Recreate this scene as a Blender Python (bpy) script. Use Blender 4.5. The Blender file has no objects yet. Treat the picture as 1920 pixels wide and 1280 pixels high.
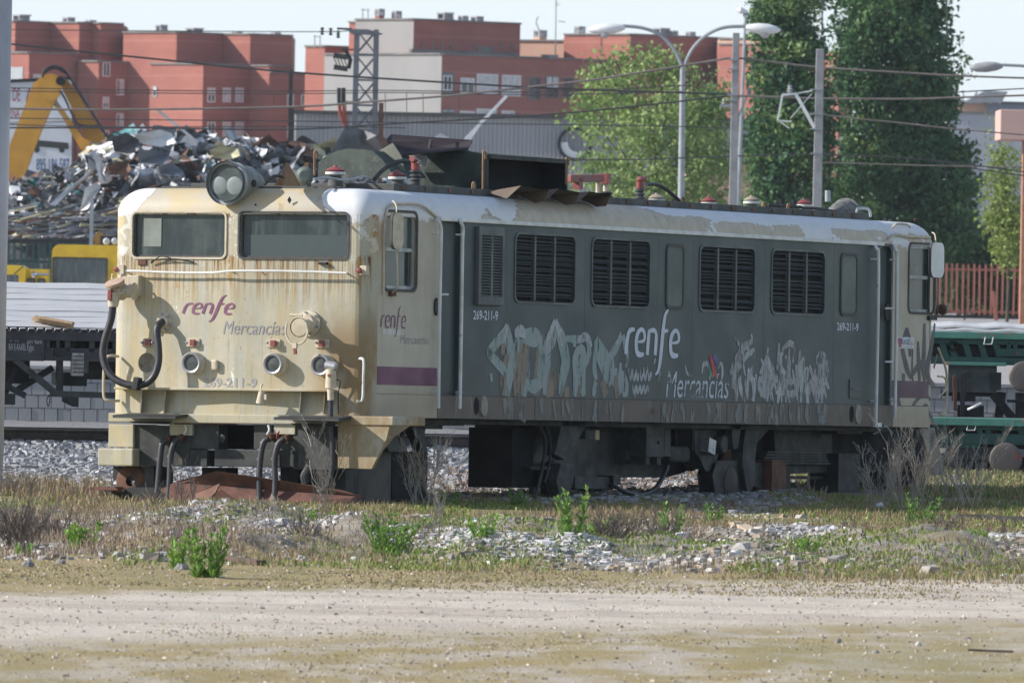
import bpy, math, random
import numpy as np
from mathutils import Vector, Matrix, noise as mnoise
from mathutils.geometry import tessellate_polygon

scene = bpy.context.scene
COL = scene.collection
random.seed(7)
rng = np.random.default_rng(11)

# ------------------------------------------------------------------ camera, sky, sun, exposure
TH = math.radians(25.235)              # angle between the view and the locomotive's long side
D0, FPX, LAT, HC = 121.137, 20650.8, -1.5666, 2.52
RHO = math.radians(1.1)
RV = Vector((math.sin(TH), -math.cos(TH), 0))     # to the right
FV = Vector((math.cos(TH), math.sin(TH), 0))      # away from the camera
UP = Vector((0, 0, 1))
CAM = -D0 * FV - LAT * RV + Vector((0, 0, HC))
cd = bpy.data.cameras.new('camera')
cam = bpy.data.objects.new('camera', cd)
COL.objects.link(cam)
rc = math.cos(RHO) * RV + math.sin(RHO) * UP
uc = -math.sin(RHO) * RV + math.cos(RHO) * UP
m = Matrix((rc, uc, -FV)).transposed().to_4x4()
m.translation = CAM
cam.matrix_world = m
cd.sensor_width = 36
cd.lens = FPX / 1920 * 36
cd.shift_y = -140 / 1920
cd.clip_start = 1
cd.clip_end = 6000
cd.dof.use_dof = True
cd.dof.focus_distance = 125
cd.dof.aperture_fstop = 12.0
scene.camera = cam

SUN_EL = math.radians(29)
sh = (-1.0 * RV - 0.08 * FV).normalized()
SUNV = (sh * math.cos(SUN_EL) + UP * math.sin(SUN_EL)).normalized()
w = bpy.data.worlds.new('World')
scene.world = w
w.use_nodes = True
wn = w.node_tree
sky = wn.nodes.new('ShaderNodeTexSky')
sky.sky_type = 'NISHITA'
sky.sun_disc = False
sky.sun_elevation = SUN_EL
sky.sun_rotation = math.atan2(SUNV.x, SUNV.y)
sky.air_density = 1.0
sky.dust_density = 0.6
sky.ozone_density = 2.5
bg = wn.nodes['Background']
bg.inputs['Strength'].default_value = 0.11
veil = wn.nodes.new('ShaderNodeMix')          # pale haze low over the horizon
veil.data_type = 'RGBA'
wtc = wn.nodes.new('ShaderNodeTexCoord'); wsx = wn.nodes.new('ShaderNodeSeparateXYZ'); wmr = wn.nodes.new('ShaderNodeMapRange')
wn.links.new(wtc.outputs['Generated'], wsx.inputs[0]); wn.links.new(wsx.outputs['Z'], wmr.inputs['Value'])
wmr.interpolation_type = 'SMOOTHSTEP'         # the veil thins out with height, as haze over a town does
wmr.inputs['From Min'].default_value = 0.0; wmr.inputs['From Max'].default_value = 0.6
wmr.inputs['To Min'].default_value = 0.75; wmr.inputs['To Max'].default_value = 0.08
wn.links.new(wmr.outputs[0], veil.inputs[0])
veil.inputs[7].default_value = (6.0, 6.75, 7.45, 1)
wn.links.new(sky.outputs[0], veil.inputs[6])
wn.links.new(veil.outputs[2], bg.inputs[0])
sd = bpy.data.lights.new('sun', 'SUN')
sd.energy = 4.2
sd.angle = math.radians(0.53)
sd.color = (1.0, 0.945, 0.87)
sun = bpy.data.objects.new('sun', sd)
COL.objects.link(sun)
sun.rotation_euler = SUNV.to_track_quat('Z', 'Y').to_euler()
scene.view_settings.view_transform = 'Standard'
scene.view_settings.look = 'None'
scene.view_settings.exposure = 0.55
scene.view_settings.gamma = 1
scene.view_settings.use_curve_mapping = False
HAZE = 0.00008

# ------------------------------------------------------------------ coordinates
def at(px, py, d):
    """point of the world at depth d on the line of sight of a 1920x1280 photo pixel"""
    dx, dy = px - 960, py - 500
    u = dx * math.cos(RHO) + dy * math.sin(RHO)
    v = dx * math.sin(RHO) - dy * math.cos(RHO)
    return CAM + FV * d + RV * (u * d / FPX) + UP * (v * d / FPX)
def ld(l, d, z=0.0):
    return Vector((CAM.x, CAM.y, 0)) + FV * d + RV * l + UP * z
def gpt(px, py, z=0.0):
    """point at height z under a pixel, as (lateral, depth)"""
    dx, dy = px - 960, py - 500
    u = dx * math.cos(RHO) + dy * math.sin(RHO)
    v = dx * math.sin(RHO) - dy * math.cos(RHO)
    d = FPX * (z - HC) / v
    return u * d / FPX, d
def yaw_rd(rd):
    """yaw of a thing whose local X runs along (right, away) = rd"""
    v = RV * rd[0] + FV * rd[1]
    return math.atan2(v.y, v.x)
CAMYAW = math.atan2(RV.y, RV.x)        # local X = right, local Y = away

PI_, RO_ = 0.01241, 0.01165            # the locomotive sits down at its rear and leans
ZB = 0.84                              # its skirt's lower edge over the ground
LROT = Matrix.Rotation(PI_, 4, 'Y') @ Matrix.Rotation(-RO_, 4, 'X')
LOFF = Vector((-0.0104, -0.0098, ZB))
LMAT = LROT @ Matrix.Translation(LOFF)
LINV = LMAT.inverted()
LW, LL = 3.13, 16.0
def lray(px, py):
    o = LINV @ CAM
    p = LINV @ at(px, py, 121)
    return o, (p - o)
def S(px, py, y=0.0):
    o, d = lray(px, py)
    t = (y - o.y) / d.y
    q = o + d * t
    return q.x, q.z
def Fr(px, py, x=0.0):
    o, d = lray(px, py)
    t = (x - o.x) / d.x
    q = o + d * t
    return q.y, q.z

# ------------------------------------------------------------------ numpy value noise
def vnoise(x, y, seed=0):
    xi = np.floor(x).astype(np.int64); yi = np.floor(y).astype(np.int64)
    xf = x - xi; yf = y - yi
    xf = xf * xf * (3 - 2 * xf); yf = yf * yf * (3 - 2 * yf)
    def h(a, b):
        n = (a * 374761393 + b * 668265263 + seed * 974634777) & 0xffffffff
        n = ((n ^ (n >> 13)) * 1274126177) & 0xffffffff
        return ((n ^ (n >> 16)) & 0xffff) / 65535.0
    a = h(xi, yi); b = h(xi + 1, yi); c = h(xi, yi + 1); e = h(xi + 1, yi + 1)
    return (a * (1 - xf) + b * xf) * (1 - yf) + (c * (1 - xf) + e * xf) * yf
def fbm(x, y, o=4, seed=0):
    s = 0; a = .5; t = 0
    for i in range(o):
        s = s + a * vnoise(x * 2 ** i, y * 2 ** i, seed + i * 17); t += a; a *= .5
    return s / t
def sstep(a, b, x):
    t = np.clip((x - a) / (b - a), 0, 1)
    return t * t * (3 - 2 * t)

# ------------------------------------------------------------------ mesh builder
class MB:
    def __init__(s):
        s.v = []; s.f = []; s.m = []
    def add(s, vs, fs, mi=0):
        o = len(s.v)
        s.v += [tuple(p) for p in vs]
        s.f += [tuple(i + o for i in f) for f in fs]
        s.m += [mi] * len(fs)
        return s
    def bx(s, x0, x1, y0, y1, z0, z1, mi=0):
        v = [(x0, y0, z0), (x1, y0, z0), (x1, y1, z0), (x0, y1, z0), (x0, y0, z1), (x1, y0, z1), (x1, y1, z1), (x0, y1, z1)]
        return s.add(v, [(0, 3, 2, 1), (4, 5, 6, 7), (0, 1, 5, 4), (1, 2, 6, 5), (2, 3, 7, 6), (3, 0, 4, 7)], mi)
    def box(s, c, sz, R=None, mi=0):
        R = R or Matrix.Identity(3)
        c = Vector(c)
        v = []
        for dx, dy, dz in ((-1, -1, -1), (1, -1, -1), (1, 1, -1), (-1, 1, -1), (-1, -1, 1), (1, -1, 1), (1, 1, 1), (-1, 1, 1)):
            v.append(c + R @ Vector((dx * sz[0] / 2, dy * sz[1] / 2, dz * sz[2] / 2)))
        return s.add(v, [(0, 3, 2, 1), (4, 5, 6, 7), (0, 1, 5, 4), (1, 2, 6, 5), (2, 3, 7, 6), (3, 0, 4, 7)], mi)
    def bar(s, p0, p1, wd, ht, side=None, mi=0):
        p0 = Vector(p0); p1 = Vector(p1)
        d = p1 - p0; L = d.length; d.normalize()
        a = Vector(side) if side else (Vector((0, 0, 1)) if abs(d.z) < .9 else Vector((1, 0, 0)))
        y = a.cross(d).normalized(); z = d.cross(y)
        R = Matrix((d, y, z)).transposed()
        return s.box((p0 + p1) / 2, (L, wd, ht), R, mi)
    def tube(s, pts, r, n=8, cap=True, mi=0):
        pts = [Vector(p) for p in pts]
        rs = r if isinstance(r, (list, tuple)) else [r] * len(pts)
        N = len(pts)
        vs = []; ref = None
        for i, p in enumerate(pts):
            t = (pts[min(i + 1, N - 1)] - pts[max(i - 1, 0)])
            t = t.normalized() if t.length > 1e-9 else Vector((0, 0, 1))
            if ref is None:
                ref = Vector((0, 0, 1)) if abs(t.z) < .8 else Vector((1, 0, 0))
            a = (ref - t * ref.dot(t))
            a = a.normalized() if a.length > 1e-6 else t.orthogonal().normalized()
            ref = a
            b = t.cross(a)
            for k in range(n):
                an = 2 * math.pi * k / n
                vs.append(p + (a * math.cos(an) + b * math.sin(an)) * rs[i])
        fs = []
        for i in range(N - 1):
            for k in range(n):
                k2 = (k + 1) % n
                fs.append((i * n + k, i * n + k2, (i + 1) * n + k2, (i + 1) * n + k))
        if cap:
            fs.append(tuple(range(n - 1, -1, -1))); fs.append(tuple((N - 1) * n + k for k in range(n)))
        return s.add(vs, fs, mi)
    def lathe(s, prof, o, axis=(0, 0, 1), n=20, mi=0, cap=True):
        o = Vector(o); ax = Vector(axis).normalized(); a = ax.orthogonal().normalized(); b = ax.cross(a)
        vs = []; fs = []
        for r, h in prof:
            for k in range(n):
                an = 2 * math.pi * k / n
                vs.append(o + ax * h + (a * math.cos(an) + b * math.sin(an)) * r)
        for i in range(len(prof) - 1):
            for k in range(n):
                k2 = (k + 1) % n
                fs.append((i * n + k, i * n + k2, (i + 1) * n + k2, (i + 1) * n + k))
        if cap:
            fs.append(tuple(range(n - 1, -1, -1))); fs.append(tuple((len(prof) - 1) * n + k for k in range(n)))
        return s.add(vs, fs, mi)
    def prism(s, poly, ext, mi=0):
        poly = [Vector(p) for p in poly]; e = Vector(ext); n = len(poly)
        vs = poly + [p + e for p in poly]
        fs = [tuple(range(n)), tuple(range(2 * n - 1, n - 1, -1))]
        for i in range(n):
            j = (i + 1) % n
            fs.append((i, j, n + j, n + i))
        return s.add(vs, fs, mi)
    def panel(s, outer, holes, mp, depth=0.05, mi=0, floor=False):
        """flat panel with recessed holes; loops are 2-D, mp(a, b, depth) -> 3-D"""
        loops = [outer] + holes
        tri = tessellate_polygon([[Vector((a, b, 0)) for a, b in l] for l in loops])
        flat = [p for l in loops for p in l]
        s.add([mp(a, b, 0) for a, b in flat], [tuple(t) for t in tri], mi)
        for h in holes:
            n = len(h)
            vs = [mp(a, b, 0) for a, b in h] + [mp(a, b, depth) for a, b in h]
            fs = [(i, (i + 1) % n, n + (i + 1) % n, n + i) for i in range(n)]
            if floor:
                fs.append(tuple(range(n, 2 * n)))
            s.add(vs, fs, mi)
        return s
    def plate(s, loop, mp, d0, d1, mi=0):
        """a solid flat plate between depths d0 and d1"""
        n = len(loop)
        vs = [mp(a, b, d0) for a, b in loop] + [mp(a, b, d1) for a, b in loop]
        fs = [tuple(range(n)), tuple(range(2 * n - 1, n - 1, -1))]
        fs += [(i, (i + 1) % n, n + (i + 1) % n, n + i) for i in range(n)]
        return s.add(vs, fs, mi)
    def frame(s, outer, inner, mp, d0, d1, mi=0):
        n = len(outer)
        vs = [mp(a, b, d0) for a, b in outer] + [mp(a, b, d0) for a, b in inner] + [mp(a, b, d1) for a, b in outer] + [mp(a, b, d1) for a, b in inner]
        fs = []
        for i in range(n):
            j = (i + 1) % n
            fs += [(i, j, n + j, n + i), (2 * n + i, 3 * n + i, 3 * n + j, 2 * n + j), (i, 2 * n + i, 2 * n + j, j), (n + i, n + j, 3 * n + j, 3 * n + i)]
        return s.add(vs, fs, mi)
    def mesh(s, name, mats, smooth=False):
        me = bpy.data.meshes.new(name)
        me.from_pydata(s.v, [], s.f)
        for q in (mats if isinstance(mats, (list, tuple)) else [mats]):
            me.materials.append(q)
        if any(s.m):
            me.polygons.foreach_set('material_index', s.m)
        if smooth:
            me.polygons.foreach_set('use_smooth', [True] * len(s.f))
            if smooth != 'all':
                me.set_sharp_from_angle(angle=math.radians(38))
        me.update()
        return me
    def build(s, name, mats, parent=None, smooth=False, bevel=0, loc=None):
        o = bpy.data.objects.new(name, s.mesh(name, mats, smooth))
        COL.objects.link(o)
        if parent:
            o.parent = parent
        if loc is not None:
            o.location = loc
        if bevel:
            b = o.modifiers.new('bevel', 'BEVEL'); b.width = bevel; b.segments = 2; b.limit_method = 'ANGLE'
        return o

def np_mesh(name, V, Fc, mats, parent=None, mi=None, smooth=False, col=None):
    """V (n,3) floats, Fc (m,k) ints"""
    me = bpy.data.meshes.new(name)
    V = np.asarray(V, dtype=np.float32); Fc = np.asarray(Fc, dtype=np.int32)
    k = Fc.shape[1]
    me.vertices.add(len(V)); me.vertices.foreach_set('co', V.ravel())
    me.loops.add(Fc.size); me.loops.foreach_set('vertex_index', Fc.ravel())
    me.polygons.add(len(Fc))
    me.polygons.foreach_set('loop_start', np.arange(0, Fc.size, k, dtype=np.int32))
    for q in (mats if isinstance(mats, (list, tuple)) else [mats]):
        me.materials.append(q)
    if mi is not None:
        me.polygons.foreach_set('material_index', np.asarray(mi, dtype=np.int32))
    if col is not None:
        ca = me.color_attributes.new('tint', 'FLOAT_COLOR', 'POINT')
        c4 = np.ones((len(V), 4), dtype=np.float32); c4[:, :3] = col
        ca.data.foreach_set('color', c4.ravel())
    me.update(calc_edges=True)
    me.validate()
    me.polygons.foreach_set('use_smooth', [bool(smooth)] * len(me.polygons))
    o = bpy.data.objects.new(name, me)
    COL.objects.link(o)
    if parent:
        o.parent = parent
    return o

def tag(o, label=None, cat=None, group=None, kind=None):
    if label: o['label'] = label
    if cat: o['category'] = cat
    if group: o['group'] = group
    if kind: o['kind'] = kind
    return o
def thing(name, label, cat, loc=(0, 0, 0), rz=0.0, group=None):
    o = bpy.data.objects.new(name, None)
    COL.objects.link(o)
    o.location = loc; o.rotation_euler = (0, 0, rz)
    o.empty_display_size = .2
    return tag(o, label, cat, group)
def copy_tree(o, parent=None):
    c = o.copy(); COL.objects.link(c)
    if parent: c.parent = parent
    for ch in list(o.children):
        copy_tree(ch, c)
    return c
def rrect(x0, x1, z0, z1, r, n=4):
    L = []
    for cx, cz, a0 in ((x1 - r, z1 - r, 0), (x0 + r, z1 - r, 90), (x0 + r, z0 + r, 180), (x1 - r, z0 + r, 270)):
        for k in range(n + 1):
            a = math.radians(a0 + 90 * k / n)
            L.append((cx + r * math.cos(a), cz + r * math.sin(a)))
    return L
def circ(cx, cz, r, n=24, rz=None):
    return [(cx + r * math.cos(2 * math.pi * k / n), cz + (rz or r) * math.sin(2 * math.pi * k / n)) for k in range(n)]
def smooth_path(pts, n=6):
    P = [Vector(p) for p in pts]; out = []
    for i in range(len(P) - 1):
        p0 = P[max(i - 1, 0)]; p1 = P[i]; p2 = P[i + 1]; p3 = P[min(i + 2, len(P) - 1)]
        for k in range(n):
            t = k / n
            out.append(.5 * ((2 * p1) + (p2 - p0) * t + (2 * p0 - 5 * p1 + 4 * p2 - p3) * t * t + (3 * p1 - p0 - 3 * p2 + p3) * t ** 3))
    out.append(P[-1])
    return out
_fc = {}
def text_geo(txt, shear=0.0):
    """triangulated lettering, normalised to its own height: verts (x, y), faces, width/height box"""
    key = (txt, shear)
    if key in _fc: return _fc[key]
    cu = bpy.data.curves.new('t', 'FONT'); cu.body = txt; cu.shear = shear; cu.resolution_u = 3; cu.offset = 0.018 if txt[0].isdigit() else 0.0
    o = bpy.data.objects.new('t', cu); COL.objects.link(o)
    bpy.context.view_layer.update()
    dg = bpy.context.evaluated_depsgraph_get()
    me = bpy.data.meshes.new_from_object(o.evaluated_get(dg))
    v = [(p.co.x, p.co.y) for p in me.vertices]; f = [tuple(p.vertices) for p in me.polygons]
    bpy.data.objects.remove(o); bpy.data.curves.remove(cu); bpy.data.meshes.remove(me)
    x0 = min(p[0] for p in v); x1 = max(p[0] for p in v); y0 = min(p[1] for p in v); y1 = max(p[1] for p in v)
    _fc[key] = ([((a - x0) / (x1 - x0), (b - y0) / (y1 - y0)) for a, b in v], f)
    return _fc[key]
def lettering(mb, txt, mp, x0, x1, z0, z1, depth=-.004, shear=0.0, mi=0):
    v, f = text_geo(txt, shear)
    mb.add([mp(x0 + a * (x1 - x0), z0 + b * (z1 - z0), depth) for a, b in v], f, mi)
_k = [0]
def stroke(mb, pts, wd, mp, depth=-.004, n=5, mi=0, pt=None):
    """painted stroke: a flat ribbon along a smoothed 2-D path; wd is one width or one per point"""
    ws = wd if isinstance(wd, (list, tuple)) else [wd] * len(pts)
    P = smooth_path([(a, b, w_) for (a, b), w_ in zip(pts, ws)], n)
    _k[0] = (_k[0] + 1) % 12
    dd = depth - _k[0] * .00025
    vs = []; fs = []
    for i, p in enumerate(P):
        q = P[min(i + 1, len(P) - 1)] - P[max(i - 1, 0)]
        l = math.hypot(q.x, q.y) or 1
        nx, ny = -q.y / l * p.z / 2, q.x / l * p.z / 2
        vs += [mp(p.x + nx, p.y + ny, dd), mp(p.x - nx, p.y - ny, dd)]
    for i in range(len(P) - 1):
        fs.append((2 * i, 2 * i + 1, 2 * i + 3, 2 * i + 2))
    mb.add(vs, fs, mi)

# ------------------------------------------------------------------ materials
class NT:
    def __init__(s, name):
        s.mat = bpy.data.materials.new(name); s.mat.use_nodes = True
        s.t = s.mat.node_tree; s.n = s.t.nodes; s.l = s.t.links
        s.b = s.n['Principled BSDF']
        s._tc = None
    def node(s, typ, **kw):
        n = s.n.new(typ)
        for k, v in kw.items(): setattr(n, k, v)
        return n
    def put(s, sock, val):
        if hasattr(val, 'is_output') or isinstance(val, bpy.types.NodeSocket):
            s.l.new(val, sock)
        elif isinstance(val, (tuple, list)) and len(val) == 3 and sock.type == 'RGBA':
            sock.default_value = (*val, 1)
        else:
            sock.default_value = val
    def co(s):
        if not s._tc: s._tc = s.node('ShaderNodeTexCoord')
        return s._tc.outputs['Object']
    def mp(s, sc=(1, 1, 1), vec=None, rot=(0, 0, 0), loc=(0, 0, 0)):
        n = s.node('ShaderNodeMapping'); s.put(n.inputs['Vector'], vec or s.co())
        n.inputs['Scale'].default_value = sc; n.inputs['Rotation'].default_value = rot; n.inputs['Location'].default_value = loc
        return n.outputs[0]
    def noise(s, scale=5, detail=4, rough=.55, vec=None, dist=0.0):
        n = s.node('ShaderNodeTexNoise'); s.put(n.inputs['Vector'], vec or s.co())
        n.inputs['Scale'].default_value = scale; n.inputs['Detail'].default_value = detail; n.inputs['Roughness'].default_value = rough
        n.inputs['Distortion'].default_value = dist
        return n.outputs['Fac']
    def vor(s, scale=5, vec=None, out='Distance'):
        n = s.node('ShaderNodeTexVoronoi'); s.put(n.inputs['Vector'], vec or s.co()); n.inputs['Scale'].default_value = scale
        return n.outputs[out]
    def math(s, op, a, b=0.0, c=None):
        n = s.node('ShaderNodeMath', operation=op)
        s.put(n.inputs[0], a); s.put(n.inputs[1], b)
        if c is not None: s.put(n.inputs[2], c)
        return n.outputs[0]
    def ss(s, x, a, b, o0=0.0, o1=1.0):
        n = s.node('ShaderNodeMapRange', interpolation_type='SMOOTHSTEP')
        s.put(n.inputs['Value'], x)
        n.inputs['From Min'].default_value = a; n.inputs['From Max'].default_value = b
        n.inputs['To Min'].default_value = o0; n.inputs['To Max'].default_value = o1
        return n.outputs[0]
    def mix(s, f, a, b):
        n = s.node('ShaderNodeMix', data_type='RGBA')
        s.put(n.inputs[0], f); s.put(n.inputs[6], a); s.put(n.inputs[7], b)
        return n.outputs[2]
    def sep(s, vec=None):
        n = s.node('ShaderNodeSeparateXYZ'); s.put(n.inputs[0], vec or s.co())
        return n.outputs
    def bump(s, h, strength=.3, dist=.01):
        n = s.node('ShaderNodeBump'); s.put(n.inputs['Height'], h)
        n.inputs['Strength'].default_value = strength; n.inputs['Distance'].default_value = dist
        s.l.new(n.outputs[0], s.b.inputs['Normal'])
    def done(s, col, rough=.7, metal=0.0, spec=None):
        s.put(s.b.inputs['Base Color'], col); s.put(s.b.inputs['Roughness'], rough); s.put(s.b.inputs['Metallic'], metal)
        if spec is not None: s.put(s.b.inputs['Specular IOR Level'], spec)
        return s.mat
def wmat(name, c1, c2=None, scale=6, rough=.7, metal=0.0, c3=None, th=.62, sc3=9, st=(1, 1, 1), bump=.15, bd=.006, spec=None):
    """weathered surface: two tones by noise, a third in patches where a second noise passes th"""
    t = NT(name)
    v = t.mp(st)
    n1 = t.noise(scale, 5, .6, v)
    col = t.mix(t.ss(n1, .35, .68), c1, c2 or tuple(x * .72 for x in c1))
    if c3:
        n2 = t.noise(sc3, 6, .65, v, .4)
        col = t.mix(t.ss(n2, th, th + .06), col, c3)
    if bump:
        t.bump(t.noise(scale * 4, 4, .6, v), bump, bd)
    r = t.ss(n1, .3, .7, rough - .08, min(1, rough + .1))
    return t.done(col, r, metal, spec)
# ------------------------------------------------------------------ shared materials
M = {}
def brick_mat():
    t = NT('red_brick')
    x, y, z = t.sep()[:3]
    n1 = t.noise(.3, 6, .65, t.mp((1, 1, 2))); n2 = t.noise(3, 4, .7, t.mp((1, 1, 5)))
    c = t.mix(t.ss(n1, .35, .65), (.34, .135, .105), (.285, .112, .09))
    c = t.mix(t.ss(n2, .45, .7, 0, .4), c, (.39, .165, .125))
    co_ = t.math('FRACT', t.math('MULTIPLY', z, 1.55))
    c = t.mix(t.ss(co_, .1, .02, 0, .45), c, (.24, .095, .078))
    fl = t.math('FRACT', t.math('MULTIPLY', z, .345))
    c = t.mix(t.ss(fl, .05, .03, 0, .6), c, (.40, .19, .15))
    return t.done(c, .85, 0, .2)
M['brick'] = brick_mat()
M['pylon'] = wmat('dark_galvanised', (.15, .165, .185), (.12, .13, .145), 2, .6, .2, bump=0)
M['beige_wall'] = wmat('beige_render', (.52, .33, .24), (.47, .3, .22), .3, .85, bump=0)
M['grey_render'] = wmat('grey_render', (.265, .26, .255), (.235, .23, .225), .25, .85, st=(1, 1, .5), bump=0)
M['lilac_wall'] = wmat('pale_grey_cladding', (.36, .37, .41), None, .2, .7, bump=0)
M['pink_render'] = wmat('pink_render', (.56, .36, .31), (.5, .33, .28), .5, .85, bump=0)
M['roof_grey'] = wmat('roof_felt', (.2, .19, .18), None, .5, .9, bump=0)
M['white'] = wmat('white_paint', (.75, .75, .74), (.66, .66, .65), 3, .5, bump=0)
M['glass'] = wmat('window_glass', (.03, .04, .045), (.06, .07, .075), 2, .12, bump=0)
M['blind'] = wmat('white_blind', (.6, .6, .6), None, 3, .6, bump=0)
M['zinc'] = wmat('galvanised_steel', (.34, .36, .38), (.27, .29, .31), 3, .5, .3, bump=.05)
M['conc'] = wmat('concrete', (.33, .33, .33), (.24, .24, .25), 2.5, .85, bump=.1)
M['dark_steel'] = wmat('dark_steel', (.014, .0155, .016), (.008, .009, .0095), 5, .62, c3=(.06, .045, .035), th=.64)
M['under_grey'] = wmat('grimy_grey_steel', (.046, .049, .047), (.028, .03, .03), 5, .7, c3=(.1, .075, .055), th=.63)
M['black_rubber'] = wmat('black_rubber', (.022, .022, .028), (.035, .034, .04), 12, .5, bump=.05)
M['rust'] = wmat('rusty_steel', (.13, .058, .035), (.07, .037, .027), 5, .85, c3=(.19, .09, .05), th=.6, bump=.25)
M['rust_pale'] = wmat('pale_rust', (.27, .17, .1), (.2, .12, .07), 7, .85, c3=(.12, .06, .04), th=.62, bump=.2)
M['wire'] = wmat('cable', (.05, .05, .05), None, 2, .6, bump=0)
M['wire_pale'] = wmat('weathered_copper_cable', (.2, .17, .15), None, 2, .6, bump=0)
M['rail'] = wmat('rail_steel', (.07, .052, .042), (.045, .035, .03), 6, .6)
M['railtop'] = wmat('worn_rail_head', (.4, .4, .4), None, 6, .35, .6, bump=0)
M['wood'] = wmat('old_timber', (.42, .3, .19), (.3, .2, .12), 5, .8, st=(1, 12, 12), bump=.2)
M['bark'] = wmat('bark', (.09, .07, .05), (.05, .04, .03), 8, .9)

def tint_mat(name, rough=.6, trans=.25):
    t = NT(name)
    a = t.node('ShaderNodeAttribute'); a.attribute_name = 'tint'
    t.done(a.outputs['Color'], rough, 0, .3)
    if trans:
        tr = t.node('ShaderNodeBsdfTranslucent'); t.l.new(a.outputs['Color'], tr.inputs[0])
        mx = t.node('ShaderNodeMixShader'); mx.inputs[0].default_value = trans
        t.l.new(t.b.outputs[0], mx.inputs[1]); t.l.new(tr.outputs[0], mx.inputs[2])
        t.l.new(mx.outputs[0], t.n['Material Output'].inputs['Surface'])
    return t.mat
M['leaf'] = tint_mat('leaf', .55, .3)
M['blade'] = tint_mat('grass_blade', .65, .2)
M['stone'] = tint_mat('stone', .9, 0)
M['twig'] = tint_mat('twig', .85, 0)

# ------------------------------------------------------------------ ground
def gh(l, d):
    l = np.asarray(l, float); d = np.asarray(d, float)
    mz = sstep(90.5, 95, d) * (1 - sstep(104, 113, d))
    h = mz * ((fbm(l * .75 + 3, d * .17, 4, 5) - .40) * .62)
    h = np.maximum(h, -.03 * mz)
    h = h + mz * (fbm(l * 5, d * 2.5, 3, 9) - .5) * .09
    h = h + (fbm(l * 3, d * 1.2, 3, 21) - .5) * .03 * sstep(60, 66, d)
    u_ = (d - 1.25 * l) * .62; v_ = (l + .8 * d) * .62
    h = h + .045 * (fbm(u_ * 1.5, v_ * .16, 5, 61) - .5) * sstep(62, 66, d) * (1 - sstep(92, 96, d))
    far = np.where(l > 0, 1 - sstep(158, 168, d), 1 - sstep(141, 149, d))
    h = h - .15 * sstep(105, 115, d) * far
    return h
def ground_mat():
    t = NT('dirt_gravel_and_moss')
    x, y, z = t.sep()[:3]
    n_big = t.noise(.16, 5, .6, t.mp((1.6, .5, 1)))
    n_mid = t.noise(1.1, 6, .62, t.mp((1.4, .55, 1)))
    n_fin = t.noise(14, 6, .75, t.mp((1, .5, 1)))
    n_grit = t.noise(55, 3, .8, t.mp((1, .35, 1)))
    wv = t.math('SUBTRACT', y, t.math('MULTIPLY', x, 1.25))
    wv = t.math('ADD', wv, t.math('MULTIPLY', t.math('SUBTRACT', n_mid, .5), 4.2))
    # wheel tracks run along the road
    trk = t.node('ShaderNodeTexNoise'); trk.inputs['Scale'].default_value = 1.0; trk.inputs['Detail'].default_value = 5
    rv = t.mp((.05, .9, 1), rot=(0, 0, math.radians(-51)))
    t.l.new(rv, trk.inputs['Vector'])
    road = t.mix(t.ss(trk.outputs['Fac'], .36, .6), (.52, .45, .375), (.64, .57, .485))
    road = t.mix(t.ss(t.noise(1.0, 6, .7, t.mp((.12, 3.2, 1), rot=(0, 0, math.radians(-51)))), .56, .68, 0, .6), road, (.33, .27, .22))
    road = t.mix(t.ss(n_fin, .55, .8, 0, .55), road, (.60, .53, .47))
    road = t.mix(t.ss(n_grit, .60, .74, 0, .5), road, (.2, .155, .125))
    near = t.mix(t.ss(n_mid, .34, .62), (.50, .44, .365), (.36, .285, .14))
    near = t.mix(t.ss(n_big, .45, .68, 0, .6), near, (.30, .27, .14))
    near = t.mix(t.ss(n_fin, .58, .75, 0, .6), near, (.55, .49, .43))
    verge = t.mix(t.ss(n_mid, .36, .66), (.40, .31, .17), (.29, .25, .12))
    verge = t.mix(t.ss(n_fin, .54, .72, 0, .7), verge, (.40, .35, .28))
    verge = t.mix(t.ss(n_grit, .6, .72, 0, .55), verge, (.1, .085, .06))
    grav = t.mix(t.ss(n_fin, .35, .65), (.25, .215, .18), (.40, .37, .34))
    grav = t.mix(t.ss(n_mid, .44, .6, 0, .85), grav, (.225, .19, .105))
    grav = t.mix(t.ss(n_grit, .55, .72, 0, .6), grav, (.12, .105, .09))
    moss = t.mix(t.ss(n_mid, .35, .6), (.30, .26, .14), (.235, .24, .09))
    moss = t.mix(t.ss(n_fin, .5, .68, 0, .85), moss, (.38, .32, .24))
    moss = t.mix(t.ss(n_grit, .55, .7, 0, .6), moss, (.15, .125, .095))
    back = t.mix(t.ss(n_fin, .35, .65), (.2, .19, .185), (.3, .3, .305))
    c = t.mix(t.ss(wv, 74.6, 78), near, road)
    c = t.mix(t.ss(wv, 85.6, 88.4), c, verge)
    yw = t.math('ADD', y, t.math('MULTIPLY', t.math('SUBTRACT', n_mid, .5), 6.0))
    c = t.mix(t.ss(yw, 92.5, 95.5), c, grav)
    c = t.mix(t.ss(yw, 112, 115), c, moss)
    c = t.mix(t.ss(t.math('SUBTRACT', yw, t.math('MAXIMUM', t.math('MULTIPLY', x, 1.3), 0.0)), 127, 130), c, back)
    t.bump(t.math('ADD', n_fin, t.math('MULTIPLY', n_grit, .7)), .9, .035)
    return t.done(c, .95, 0, .15)
M['ground'] = ground_mat()
ls = np.concatenate([[-300, -60, -25, -12], np.arange(-8, 8.01, .065), [12, 25, 60, 300]])
ds = np.concatenate([[-300, -60, 0, 40, 56], np.arange(62, 92, .22), np.arange(92, 128, .11), np.arange(128, 152, .5), np.arange(152, 170, 2), [170.2]])
LG, DG = np.meshgrid(ls, ds)
ZG = gh(LG, DG)
fade = sstep(11, 8, np.abs(LG)) * (DG < 155)
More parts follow.
